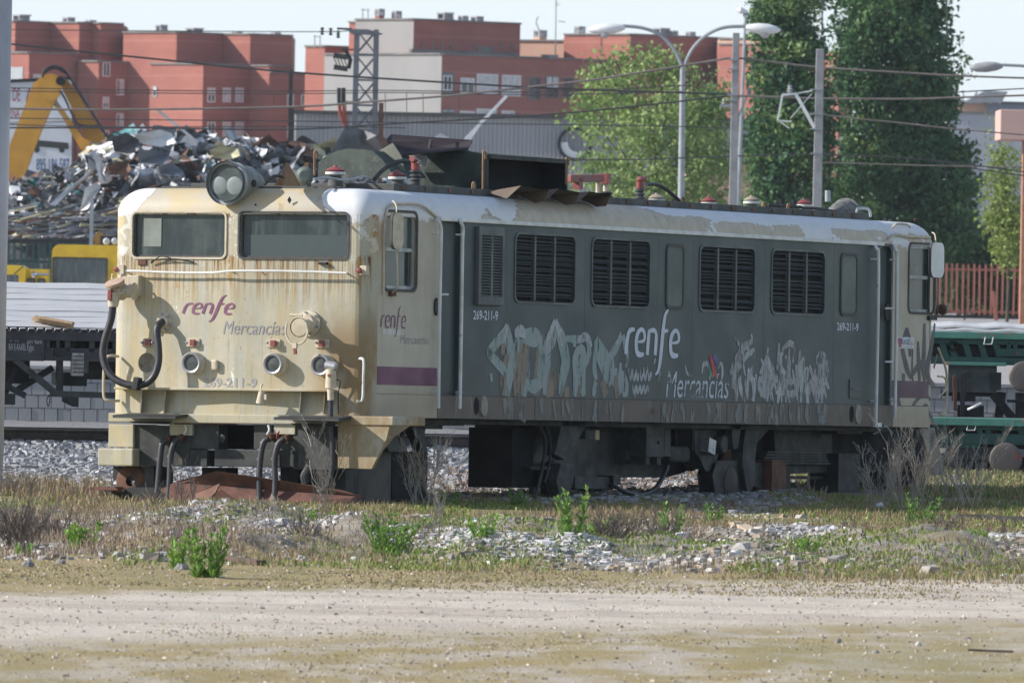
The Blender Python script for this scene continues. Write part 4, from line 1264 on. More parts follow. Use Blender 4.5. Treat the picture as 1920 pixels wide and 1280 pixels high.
# ------------------------------------------------------------------ fences
def picket_fence(label, d, x0, x1, step, ytop, ybot, rails, wd, mat, name='picket_fence', slope=.0192):
    t = post(name, label, 'fence', d, (x0 + x1) / 2)
    s = FPX / d; xm = (x0 + x1) / 2
    zt = L(t, xm, ytop).z; zb = L(t, xm, ybot).z
    if zb < .05: zb = .02
    me = MB().bx(-wd / 2, wd / 2, -.025, .025, zb, zt).mesh('picket', mat)
    n = int((x1 - x0) / step)
    for i in range(n + 1):
        q = bpy.data.objects.new('picket', me); COL.objects.link(q); q.parent = t
        q.location = ((x0 + step * i - xm) / s, random.uniform(-.01, .01), random.uniform(-.02, .02)); q.rotation_euler = (0, random.uniform(-.012, .012), 0)
    for ry in rails:
        z = L(t, xm, ry).z
        MB().bx((x0 - xm) / s - .1, (x1 - xm) / s + .1, .027, .07, z - .05, z + .05).build('rail', mat, t)
    return t
RF = wmat('salmon_red_paint', (.44, .16, .11), (.36, .13, .09), 1, .7, bump=0)
t = picket_fence('salmon red picket fence at the right, behind the green wagons', 430, 1700, 2020, 10.6, 496, 590, (506, 585), .085, RF)
MB().bx(-3.6, 3.6, -.12, .12, -.3, .12).build('plinth', M['dark_steel'], t)
t = post('post', 'leaning red post before the salmon fence', 'post', 415, 1866)
MB().bar(L(t, 1868, 612), L(t, 1861, 545), .11, .11).build('shaft', RF, t); MB().bar(L(t, 1871, 612), L(t, 1864, 548), .08, .08).build('strut', RF, t)
t = post('post', 'thin dark post before the salmon fence', 'post', 412, 1808)
MB().bar(L(t, 1808, 612), L(t, 1809, 580), .06, .06).build('shaft', M['dark_steel'], t)
GF = wmat('dark_green_paint', (.022, .075, .06), None, 1, .6, bump=0)
picket_fence('dark green picket fence at the foot of the scrap heap', 415, -40, 360, 11.2, 450, 555, (456, 492, 520), .09, GF)
t = post('fence_post', 'tall grey fence post standing before the scrap heap at left', 'fence post', 413.5, 170)
MB().bx(-.07, .07, -.07, .07, 0, L(t, 170, 360).z).build('shaft', M['zinc'], t)
ob = MB().bar((0, 0, 0), at(190, 450, 414) - at(20, 452, 414), .14, .16).build('steel_beam', M['dark_steel']); ob.location = at(20, 452, 414)
tag(ob, 'dark steel beam lying along the top of the green fence', 'steel beam')

# ------------------------------------------------------------------ yellow track vehicles
YP = wmat('yellow_paint', (.82, .54, .03), (.7, .43, .03), 2, .5, c3=(.33, .2, .1), th=.66, bump=.04)
GD = wmat('dusty_glass', (.09, .115, .115), (.17, .19, .185), 2.2, .25, st=(5, 1, 1), bump=0)
def yellow_cab():
    d = 300
    t = post('track_vehicle', 'yellow rail maintenance vehicle cab with a twin lamp on its roof', 'track vehicle', d, 165)
    q = lambda x, y, o=0: L(t, x, y) + Vector((0, o, 0))
    s = FPX / d
    w0, w1 = q(97, 500).x, q(240, 500).x
    zt = q(165, 459).z; zb = .35
    mp = lambda a, b, dd: Vector((a, dd, b))
    wl = rrect(q(109, 0).x, q(210, 0).x, q(160, 531).z, q(160, 484).z, .04)
    mb = MB().panel(rrect(w0, w1, zb, zt, .22, 6), [wl], mp, .07)
    mb.build('cab_front', YP, t)
    loop = rrect(w0, w1, zb, zt, .22, 6); n = len(loop)
    mb = MB(); vs = [mp(a, b, 0) for a, b in loop] + [mp(a, b, 2.4) for a, b in loop]
    mb.add(vs, [(i, (i + 1) % n, n + (i + 1) % n, n + i) for i in range(n)] + [tuple(range(n, 2 * n))])
    mb.build('cab_body', YP, t, True)
    MB().plate(wl, mp, .06, .08).build('windscreen', GD, t)
    mb = MB().frame(rrect(q(107.5, 0).x, q(211.5, 0).x, q(160, 532.5).z, q(160, 482.5).z, .05), wl, mp, -.012, .03); mb.build('window_seal', M['black_rubber'], t)
    hs = MB().box(q(208, 452, .3), (.62, .3, .28)).build('lamp_housing', M['dark_steel'], t, bevel=.03)
    for x in (199.5, 215): MB().lathe([(.1, 0), (.1, .03), (.06, .06)], q(x, 452.5, .15), (0, -1, 0), 16).build('lamp', wmat('lamp_glass', (.55, .58, .58), None, 3, .15, bump=0) if 'lamp_glass' not in bpy.data.materials else bpy.data.materials['lamp_glass'], hs)
    mb = MB(); mb.box(q(186, 447, .6), (.3, .3, .3), Matrix.Rotation(.6, 3, 'Y')); mb.bar(q(176, 458, .6), q(196, 438, .6), .06, .06)
    mb.build('roof_gear', wmat('ochre_gear', (.35, .2, .05), None, 4, .7, bump=.1), t)
    MB().bx(w0 - .1, w1 + .1, 0, 2.6, .05, .34).build('chassis', M['dark_steel'], t)
    for x in (w0 + .3, w1 - .3):
        MB().lathe([(.28, 0), (.28, .1), (.1, .12)], (x, -.05, .28), (0, 1, 0), 18).build('wheel', M['rust'], t)
    mb = MB()
    for k in range(3): mb.box(q(145 + 18 * k, 537, -.03), (.12, .05, .1))
    mb.build('hinge', M['rust'], t)
def yellow_hood():
    d = 296
    t = post('track_vehicle', 'lower yellow rail vehicle with a chrome horn left of the cab', 'track vehicle', d, 50)
    q = lambda x, y, o=0: L(t, x, y) + Vector((0, o, 0))
    mp = lambda a, b, dd: Vector((a, dd, b))
    X = lambda x: q(x, 0).x
    Zv = lambda y: q(30, y).z
    w1 = rrect(X(-20), X(45), Zv(540), Zv(515), .04)
    mb = MB().panel([(X(-60), .4), (X(56), .4), (X(58), Zv(503)), (X(50), Zv(498)), (X(-60), Zv(495))], [w1], mp, .05)
    mb.prism([(X(-60), .05, .4), (X(58), .05, .4), (X(58), .05, Zv(503)), (X(50), .05, Zv(498)), (X(-60), .05, Zv(495))], (0, 2, 0))
    mb.build('hood', YP, t)
    MB().plate(w1, mp, .03, .045).build('windscreen', GD, t)
    MB().bx(X(56), X(98), .3, 2, .4, Zv(504)).build('side_body', YP, t)
    for x0, x1 in ((61, 75), (80, 94)):
        f = MB().frame(rrect(X(x0), X(x1), Zv(541), Zv(521), .03), rrect(X(x0 + 2), X(x1 - 2), Zv(539), Zv(523), .02), mp, .22, .31).build('lamp_frame', M['black_rubber'], t)
        MB().plate(rrect(X(x0 + 2), X(x1 - 2), Zv(539), Zv(523), .02), mp, .25, .29).build('lamp_glass', GD, f)
    MB().lathe([(.03, .5), (.035, .2), (.05, .06), (.1, 0), (.085, .002), (.04, .05)], q(63, 514, -.1), (.75, .6, 0), 16, cap=False).build('horn', wmat('chrome', (.6, .6, .62), None, 5, .2, .9, bump=0), t, True)
    MB().tube(smooth_path([q(26, 514, -.03), q(36, 506, -.05), q(44, 499, -.03)], 3), .015, 5).build('wiper', M['black_rubber'], t)
    MB().bx(X(-60), X(98), .1, 2, .02, .39).build('chassis', M['dark_steel'], t)
yellow_cab(); yellow_hood()
# ------------------------------------------------------------------ flat wagons
def left_wagon():
    yaw = yaw_rd((.978, .208))
    t = thing('flat_wagon', 'black flat wagon with white side lettering at the left behind the locomotive', 'wagon', ld(-6.24, 148.6), yaw)
    o = Vector(t.location); ex = Matrix.Rotation(yaw, 3, 'Z') @ Vector((1, 0, 0)); ey = Vector((-ex.y, ex.x, 0))
    def X(px, py): 
        p = ray_wall(px, py, o, o + ex) - o
        return p.dot(ex), p.z
    def sl(x): return (x - 110) * .034      # the wagon hangs a little lower to the right in the photo
    def rc(mb, x0, x1, y0, y1, d0, d1):
        a = X(x0, y1); b = X(x1, y0)
        mb.bx(a[0], b[0], d0, d1, a[1], b[1]); return mb
    dk = wmat('wagon_black', (.042, .042, .048), (.028, .028, .032), 3, .6, c3=(.08, .06, .045), th=.67)
    rc(MB(), -200, 560, 621, 633, 0, 2.8).build('deck_frame', dk, t)
    rc(MB(), -200, 84, 634, 672, .03, .1).build('sole_bar', dk, t)
    rc(MB(), 85, 560, 660, 676, .02, .12).build('sole_bar', dk, t)
    rc(MB(), 85, 560, 634, 660, .35, .4).build('web_plate', M['dark_steel'], t)
    for x0, x1 in ((88, 94), (106, 112), (122, 132), (168, 178), (190, 197), (212, 220)): rc(MB(), x0, x1, 634, 660, .02, .3).build('stiffener', dk, t)
    for cx in (110, 134): MB().lathe([(.12, .0), (.12, .12), (.07, .16)], Vector((X(cx, 646)[0], .3, X(cx, 646)[1])), (0, -1, 0), 16).build('spring', M['dark_steel'], t)
    b = rc(MB(), 134, 156, 662, 704, -.06, .1).build('label_box', wmat('weathered_white_box', (.4, .39, .37), (.25, .24, .22), 9, .8), t)
    mb = MB()
    for k in range(5): rc(mb, 135, 155, 667 + 7.5 * k, 668.2 + 7.5 * k, -.066, -.061)
    for k in range(4): rc(mb, 138 + 4.6 * k, 138.9 + 4.6 * k, 664, 702, -.07, -.067)
    mb.build('grid', M['dark_steel'], b)
    def bar(name, p, q, wd, dpt=.1, th=.08):
        a = X(*p); c = X(*q)
        return MB().bar((a[0], dpt, a[1]), (c[0], dpt, c[1]), th, wd, (0, 1, 0)).build(name, M['under_grey'] if name == 'truss_rod' else M['dark_steel'], t)
    bar('truss_rod', (30, 674), (108, 738), .13); bar('truss_rod', (96, 738), (330, 744), .1, .08)
    bar('truss_post', (114, 676), (114, 738), .12); bar('truss_post', (102, 660), (126, 662), .3, .12)
    bar('brake_rod', (0, 716), (50, 742), .05); bar('brake_rod', (40, 735), (110, 690), .12, .5); bar('brake_rod', (14, 742), (34, 690), .1, .3)
    def guard(x0, x1, y0, y1, h0, h1):
        a = X(x0, y1); c = X(x1, y0); h = (X(h0, 0)[0], X(h1, 0)[0])
        hole = [(h[0], a[1] + .07), (h[1], a[1] + .07), (h[1], c[1] - .06), (h[0], c[1] - .06)]
        mp = lambda u, v, dd: Vector((u, dd, v))
        mb = MB().frame([(a[0] + .12, a[1]), (c[0], a[1]), (c[0], c[1]), (a[0] - .1, c[1])], hole, mp, .05, .12)
        mb.build('axle_guard', M['dark_steel'], t)
    guard(122, 149, 734, 762, 133, 139); guard(-10, 30, 738, 758, 8, 15)
    MB().tube(smooth_path([(X(92, 740)[0], .02, X(92, 740)[1]), (X(88, 750)[0], .02, X(88, 750)[1]), (X(91, 762)[0], .02, X(91, 762)[1]), (X(94, 750)[0], .02, X(94, 750)[1]), (X(93, 740)[0], .02, X(93, 740)[1])], 4), .008, 5).build('hook_loop', M['under_grey'], t)
    rc(MB(), -200, 70, 676, 716, .6, 1.6).build('brake_tank', M['dark_steel'], t); rc(MB(), 125, 175, 700, 724, .5, 1.2).build('brake_gear', M['dark_steel'], t)
    rc(MB(), 180, 560, 676, 712, .6, 1.4).build('brake_tank', M['dark_steel'], t)
    mb = MB()
    lm = wmat('white_stencil', (.5, .5, .5), (.32, .32, .32), 40, .8, bump=0)
    mp = lambda u, v, dd: Vector((u, .03 + dd, v))
    for txt, x0, x1, y0, y1 in (('71', 29, 35, 630, 641), ('3391 462-8', 51, 79, 632, 644), ('RIV E-RAXEL Kglps', 17, 64, 645, 660), ("A'", 19, 25, 630, 640)):
        a = X(x0, y1); c = X(x1, y0); lettering(mb, txt, mp, a[0], c[0], a[1], c[1])
    mb.build('lettering', lm, t)
    for xx in (X(-120, 0)[0], X(420, 0)[0]):
        for yy in (.1, 1.6): MB().lathe([(.46, 0), (.46, .05), (.42, .12), (.1, .13)], (xx, yy, .65), (0, 1, 0), 24).build('wheel', M['rust'], t)
    # load
    ld_ = thing('sheet_stack', 'stack of pale corrugated roofing sheets lying on the black wagon', 'sheet stack', o, yaw)
    z0 = X(110, 623)[1] + .02; x0 = X(-150, 0)[0]; x1 = X(520, 0)[0]
    sh = wmat('pale_sheet', (.52, .515, .515), (.46, .455, .455), 1.2, .5, .05, bump=.03, st=(1, 3, 1))
    for k in range(8):
        mb = MB()
        ya = .05 + .34 * k; yb = ya + .38; sk = .012 + random.uniform(-.006, .006)
        zz = lambda y: z0 + .03 + .208 * y
        rows = []
        for j in range(9):      # shallow ribs run along the wagon
            y = ya + (yb - ya) * j / 8
            rows.append((y, zz(y) + (.003 if j % 4 in (1, 2) else 0) + (.004 if j == 0 else 0) + .004 * k))
        rows.insert(0, (ya + .004, zz(ya) - .004))
        nx = 14; vs = []
        for y, z in rows:
            for i in range(nx + 1):
                x = x0 + (x1 - x0) * i / nx
                vs.append((x, y - sk * (x - x0) * 2, z + .006 * math.sin(i * 1.7 + k)))
        R_ = nx + 1
        mb.add(vs, [(r * R_ + i, r * R_ + i + 1, (r + 1) * R_ + i + 1, (r + 1) * R_ + i) for r in range(len(rows) - 1) for i in range(nx)])
        mb.build('sheet', sh, ld_)
    mb = MB(); xs = []; x = x0     # the lowest sheet shows its trapezoid edge
    while x < x1:
        xs += [(x, .03), (x + .075, .03), (x + .088, -.012), (x + .108, -.012)]; x += .12
    vs = []
    for a, h in xs: vs += [(a, -.06, z0 + h - .005), (a, .06, z0 + h + .02)]
    mb.add(vs, [(2 * i, 2 * i + 2, 2 * i + 3, 2 * i + 1) for i in range(len(xs) - 1)])
    mb.build('sheet', sh, ld_)
    MB().add([(x0, 0.02, z0 - .03), (x1, .02, z0 - .03), (x1, 2.75, z0 + .52), (x0, 2.75, z0 + .52)], [(0, 1, 2, 3)]).add([(x0, 0.02, z0 - .03), (x1, .02, z0 - .03), (x1, 2.75, z0 - .03), (x0, 2.75, z0 - .03)], [(0, 3, 2, 1)]).add([(x0, 2.75, z0 - .03), (x1, 2.75, z0 - .03), (x1, 2.75, z0 + .52), (x0, 2.75, z0 + .52)], [(0, 1, 2, 3)]).build('under_pile', M['dark_steel'], ld_)
    a = X(70, 609); b = X(134, 621)
    pl = thing('plank_bundle', 'small bundle of brown planks on the edge of the white sheets', 'planks', o + ex * a[0] + UP * (z0 + .03), yaw)
    for k in range(3):
        MB().bar((0, .35 - .1 * k, .12 + .02 * k), (b[0] - a[0], -.02 - .06 * k, .02 + .03 * k), .09, .03).build('plank', M['wood'], pl)
left_wagon()

GP = wmat('green_wagon_paint', (.02, .078, .062), (.014, .056, .046), 3, .55, c3=(.13, .075, .05), th=.62, sc3=6)
GL = wmat('pale_green_edge', (.085, .25, .19), (.06, .19, .145), 4, .6, c3=(.28, .16, .11), th=.54, sc3=3)
def green_wagon(label, d, cy, upper):
    s = FPX / d
    b = at(1787, 500, d); b.z = 0
    t = thing('flat_wagon', label, 'wagon', b, CAMYAW)
    q = lambda x, y, o=0: L(t, x, y, d) + Vector((0, o, 0))
    def rc(x0, x1, y0, y1, d0, d1, name, mat, bev=.006):
        a = q(x0, y1); c = q(x1, y0)
        return MB().bx(a.x, c.x, d0, d1, a.z, c.z).build(name, mat, t, bevel=bev)
    xa, xb = 1600, 1985
    if upper:
        rc(xa, xb, 625.5, 630.5, -.06, .5, 'deck_edge', GL); rc(xa, xb, 631, 641, .02, .12, 'headstock', GP)
        rc(xa, xb, 631, 676, .16, .2, 'back_plate', M['dark_steel'])
        rc(xa, xb, 672, 679, .02, .14, 'headstock', GP)
        rc(1868, xb, 655, 668, .0, .1, 'headstock', GP)
        for x0 in (1760, 1775, 1803, 1832, 1860):
            MB().prism([q(x0, 641, .03), q(x0 + 12, 641, .03), q(x0 + 22, 672, .03), q(x0 + 10, 672, .03)], (0, .1, 0)).build('rib', GP, t)
        for x0 in (1888, 1900): rc(x0, x0 + 8, 641, 655, .02, .12, 'rib', GP)
        MB().lathe([(.075, 0), (.075, .06), (.05, .06), (.05, 0)], q(1787, 648, -.03), (0, 1, 0), 18, cap=False).build('tow_ring', M['rust'], t)
        rc(1772, 1886, 680, 684, -.1, .4, 'step_edge', GL)
        rc(1778, 1870, 685, 735, .1, .2, 'end_plate', wmat('grey_end_plate', (.11, .13, .128), (.08, .095, .094), 5, .7, c3=(.14, .1, .07), th=.6))
        rc(1857, 1878, 698, 731, .04, .1, 'bracket', M['under_grey'])
        MB().prism([q(1786, 708, -.1), q(1790, 702, -.1), q(1793, 706, -.1), q(1794, 770, -.1), q(1788, 770, -.1)], (0, .12, 0)).build('coupling_hook', M['rust'], t)
        MB().prism([q(1800, 702, -.16), q(1818, 694, -.16), q(1822, 705, -.16), q(1812, 712, -.16), q(1806, 780, -.16), q(1800, 780, -.16)], (0, .12, 0)).build('coupling_link', M['dark_steel'], t)
        rc(1786, 1830, 735, 752, .1, .4, 'drawgear', M['dark_steel']); rc(1795, 1845, 760, 786, -.05, .3, 'drawgear', M['dark_steel'])
        MB().tube(smooth_path([q(1814, 767, -.2), q(1825, 762, -.25), q(1838, 756, -.2)], 4), .02, 6).build('hand_grip', M['white'], t)
        MB().bar(q(1862, 738, .2), q(1905, 790, .2), .12, .12).build('brace', M['dark_steel'], t); MB().bar(q(1880, 735, .25), q(1872, 795, .25), .12, .12).build('brace', M['dark_steel'], t)
        rc(1905, xb, 738, 800, .2, .5, 'bogie_frame', M['dark_steel']); rc(1765, 1880, 736, 742, .2, .5, 'bogie_frame', M['dark_steel'])
        rc(1888, xb, 750.5, 754, -.05, 0, 'step_rod', M['dark_steel'])
        by, bx_ = 705, 1917
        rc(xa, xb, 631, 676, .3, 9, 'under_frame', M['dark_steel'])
    else:
        rc(1600, xb, 786.5, 793, -.1, .5, 'deck_edge', GL); rc(xa, xb, 793.5, 801, .02, .12, 'headstock', GP)
        rc(xa, xb, 793.5, 836, .14, .2, 'back_plate', M['dark_steel']); rc(xa, xb, 815, 828, .0, .12, 'headstock', GP); rc(xa, 1838, 828, 836, .02, .12, 'headstock', GP)
        rc(1762, 1806, 801, 815, .02, .12, 'rib', GP)
        for x0 in (1828, 1844, 1874, 1905): MB().prism([q(x0, 801, .03), q(x0 + 11, 801, .03), q(x0 + 17, 815, .03), q(x0 + 7, 815, .03)], (0, .1, 0)).build('rib', GP, t)
        MB().lathe([(.075, 0), (.075, .06), (.05, .06), (.05, 0)], q(1787, 808, -.05), (0, 1, 0), 18, cap=False).build('tow_ring', M['rust'], t)
        rc(1775, 1862, 838, 862, .05, .2, 'end_plate', M['under_grey']); rc(1762, 1790, 850, 872, 0, .3, 'bracket', M['dark_steel'])
        rc(1828, 1846, 866, 898, -.02, .2, 'bracket', M['under_grey'])
        rc(1762, xb, 862, 915, .3, 2, 'underbody', M['dark_steel'])
        MB().tube([q(1853, 893, -.3), q(1855, 898, -.3), q(1985, 900, -.3)], .018, 6).build('step_rod', M['under_grey'], t)
        by, bx_ = 859, 1882
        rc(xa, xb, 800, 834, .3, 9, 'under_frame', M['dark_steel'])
        MB().tube(smooth_path([q(1884, 796, -.05), q(1888, 799, -.05), q(1900, 796, -.05), q(1912, 799, -.05), q(1917, 794, -.05)], 4), .008, 5).build('hand_grip', M['white'], t)
        for x in (1780, 1900): MB().lathe([(.3, 0), (.3, .12), (.1, .14)], q(x, 915, .9), (0, 1, 0), 20).build('wheel', M['dark_steel'], t)
    # wire bracket and two buffers
    y0 = 632 if upper else 793
    x0 = 1844 if upper else 1812
    MB().tube([q(x0 + 3, y0, -.06), q(x0, y0 + 13, -.1), q(x0 + 15, y0 + 13, -.1), q(x0 + 18, y0, -.06)], .008, 5).build('shunter_grip', M['white'], t)
    for k in (0, 1):
        x = bx_ if k == 0 else 2 * 1787 - bx_
        c = q(x, by, -.62)
        bf = MB().lathe([(.0, -.002), (.1, 0), (.17, .004), (.205, .012), (.222, .03), (.222, .055), (.06, .07)], c, (0, 1, 0), 32).build('buffer', wmat('buffer_face', (.12, .1, .09), (.08, .07, .062), 4, .65, c3=(.2, .06, .045), th=.56, sc3=3) if 'buffer_face' not in bpy.data.materials else bpy.data.materials['buffer_face'], t, False)
        MB().lathe([(.09, .06), (.09, .35), (.13, .36), (.13, .66)], c, (0, 1, 0), 18).build('buffer_sleeve', M['dark_steel'], bf)
    return t
t = green_wagon('upper green flat wagon standing behind, with a pale sheet load', 158, 630, True)
o = Vector(t.location)
st = thing('sheet_stack', 'thin stack of white roofing sheets on the upper green wagon', 'sheet stack', o, CAMYAW)
q = lambda x, y, of=0: L(t, x, y, 158) + Vector((0, of, 0))
sh = bpy.data.materials['pale_sheet']
for k in range(3):
    a, c = q(1640, 624.5), q(1985, 624.5)
    z = a.z + .02 + .05 * k; y0 = .02 + .5 * k
    mb = MB(); n = 20; vs = []
    for i in range(n + 1):
        x = a.x + (c.x - a.x) * i / n; w_ = .012 * math.sin(i * 1.3 + k)
        vs += [(x, y0, z - .03 + w_), (x, y0, z + w_), (x, y0 + 1.9, z + .05 + w_)]
    mb.add(vs, [(3 * i + j, 3 * i + 3 + j, 3 * i + 4 + j, 3 * i + 1 + j) for i in range(n) for j in (0, 1)]); mb.build('sheet', sh, st)
a, c = q(1640, 625), q(1985, 625)
MB().bx(a.x, c.x, .05, .12, a.z - .01, a.z + .03).build('batten', M['wood'], st)
green_wagon('lower green flat wagon frame resting low on the ground with a rusty round buffer', 149, 790, False)
# ------------------------------------------------------------------ the locomotive
W_ = 3.20
Y0 = -0.0
def cream_mat():
    t = NT('rust_streaked_cream_paint')
    x, y, z = t.sep()[:3]
    n1 = t.noise(1.6, 6, .62)
    n2 = t.noise(1.0, 6, .7, t.mp((3, 11, .55)))
    n3 = t.noise(9, 6, .7)
    n4 = t.noise(1.3, 5, .6, t.mp((2, 2.2, .9), loc=(3, 1, 5)))
    c = t.mix(t.ss(n1, .32, .66), (.50, .476, .398), (.405, .392, .338))
    c = t.mix(t.ss(n2, .42, .68, 0, .8), c, (.42, .345, .2))
    c = t.mix(t.ss(t.noise(3.2, 6, .68, t.mp((1.6, 1.6, 1), loc=(8, 3, 1))), .5, .72, 0, .55), c, (.34, .315, .25))
    lowm = t.ss(z, .9, .1, 0, .55)
    c = t.mix(t.math('MULTIPLY', lowm, t.ss(n4, .35, .62)), c, (.44, .35, .19))
    # brown grime beside the near corner
    cor = t.math('MULTIPLY', t.ss(y, .75, .3), t.ss(z, 1.35, .75))
    c = t.mix(t.math('MULTIPLY', cor, t.ss(n4, .3, .58, 0, .9)), c, (.27, .17, .07))
    c = t.mix(t.ss(t.noise(.8, 6, .7, t.mp((1, 1.3, 1), loc=(2, 9, 4))), .46, .62, 0, .7), c, (.37, .37, .305))
    c = t.mix(t.math('MULTIPLY', t.ss(y, 2.2, 2.9, .25, 1), t.ss(t.noise(1.7, 6, .7, t.mp((1, 1, .7), loc=(7, 3, 2))), .42, .62, 0, .8)), c, (.52, .42, .22))
    c = t.mix(t.math('MULTIPLY', cor, t.ss(n4, .34, .6, 0, .8)), c, (.25, .16, .07))
    # rust runs under the windscreens and the gutter
    run = t.math('MULTIPLY', t.ss(z, 1.05, 1.72), t.ss(z, 1.79, 1.74))
    c = t.mix(t.math('MULTIPLY', run, t.ss(t.noise(1.0, 6, .72, t.mp((3, 20, .7), loc=(3, 8, 1))), .475, .56, 0, .95)), c, (.25, .14, .045))
    spot = t.math('MULTIPLY', t.ss(t.noise(3.4, 5, .7, t.mp((1, 1.2, .8), loc=(5, 5, 7))), .60, .66), t.ss(z, .6, .9))
    c = t.mix(t.math('MULTIPLY', spot, .8), c, (.38, .22, .05))
    run2 = t.math('MULTIPLY', t.ss(z, 1.45, 1.73), t.ss(z, 1.79, 1.74))
    c = t.mix(t.math('MULTIPLY', run2, t.ss(t.noise(2.0, 5, .7, t.mp((3, 26, .9), loc=(9, 4, 1))), .56, .62)), c, (.1, .055, .03))
    flk = t.math('MULTIPLY', t.ss(z, 1.70, 1.80), t.ss(t.noise(4.2, 7, .7, t.mp((1, 1, 1.3), loc=(6, 6, 2))), .535, .55))
    c = t.mix(flk, c, (.62, .60, .55))
    rim = t.math('MULTIPLY', t.ss(z, 2.13, 2.21), t.ss(t.noise(6, 7, .75, t.mp((1, 2, 1), loc=(1, 3, 2))), .52, .58))
    c = t.mix(rim, c, (.2, .11, .05))
    vw = t.math('ADD', t.math('MULTIPLY', t.math('SUBTRACT', z, 2.1), 3.2), t.math('MULTIPLY', t.math('SUBTRACT', t.noise(2.6, 7, .65, t.mp((1, 1, .8), loc=(3, 3, 9))), .5), 3.0))
    vw = t.math('MULTIPLY', vw, t.ss(t.math('ABSOLUTE', t.math('SUBTRACT', y, 1.6)), .95, 1.2))
    c = t.mix(t.ss(vw, .22, .26), c, (.64, .64, .65))
    top = t.ss(z, 2.16, 2.27)
    c = t.mix(t.math('MULTIPLY', top, t.ss(n3, .5, .56)), c, (.66, .62, .55))
    c = t.mix(t.ss(t.noise(1.0, 6, .75, t.mp((5, 22, .8), loc=(1, 6, 2))), .56, .7, 0, .6), c, (.25, .215, .15))
    c = t.mix(t.ss(t.noise(17, 6, .75), .58, .7, 0, .55), c, (.24, .2, .13))
    c = t.mix(t.ss(t.noise(7, 7, .72, t.mp((1, 1, .7), loc=(2, 7, 3))), .655, .675), c, (.17, .085, .045))
    c = t.mix(t.ss(t.noise(5, 7, .72, t.mp((1, 1, .6), loc=(5, 2, 8))), .66, .68), c, (.68, .66, .6))
    t.bump(n3, .18, .006)
    return t.done(c, t.ss(n1, .3, .7, .45, .62), 0, .35)
def cab_side_mat():
    t = NT('greyish_cream_cab_side')
    x, y, z = t.sep()[:3]
    n1 = t.noise(1.8, 6, .62); n2 = t.noise(1.0, 6, .7, t.mp((9, 3, .5)))
    c = t.mix(t.ss(n1, .3, .68), (.53, .475, .39), (.44, .39, .31))
    c = t.mix(t.ss(n2, .5, .75, 0, .5), c, (.36, .28, .17))
    c = t.mix(t.ss(z, .55, .05, 0, .6), c, (.32, .25, .16))
    c = t.mix(t.ss(t.noise(6, 7, .75, t.mp((1, 1, .7), loc=(2, 7, 3))), .66, .68), c, (.22, .13, .08))
    vw = t.math('ADD', t.math('MULTIPLY', t.math('SUBTRACT', z, 2.15), 4.0), t.math('MULTIPLY', t.math('SUBTRACT', t.noise(2.2, 7, .65, t.mp((1, 1, .8), loc=(3, 3, 9))), .5), 2.4))
    c = t.mix(t.ss(vw, .18, .22), c, (.64, .64, .65))
    t.bump(n1, .12, .01)
    return t.done(c, .55, 0, .35)
def green_mat():
    t = NT('dark_grey_green_paint')
    x, y, z = t.sep()[:3]
    n1 = t.noise(1.2, 6, .65); n2 = t.noise(1.0, 5, .7, t.mp((6, 3, .4)))
    n3 = t.noise(2.3, 7, .68, t.mp((1, 1, .8), loc=(4, 0, 2)))
    c = t.mix(t.ss(n1, .3, .7), (.043, .064, .067), (.056, .076, .079))
    c = t.mix(t.ss(n2, .5, .75, 0, .45), c, (.047, .064, .063))
    c = t.mix(t.math('MULTIPLY', t.ss(z, .9, .3, 0, .6), t.ss(n1, .4, .6)), c, (.095, .095, .085))
    c = t.mix(t.math('MULTIPLY', t.ss(n3, .655, .675), t.ss(z, 1.0, 1.25)), c, (.26, .24, .2))
    t.bump(t.noise(.9, 3, .5), .35, .03)
    return t.done(c, t.ss(n1, .3, .7, .42, .6), 0, .4)
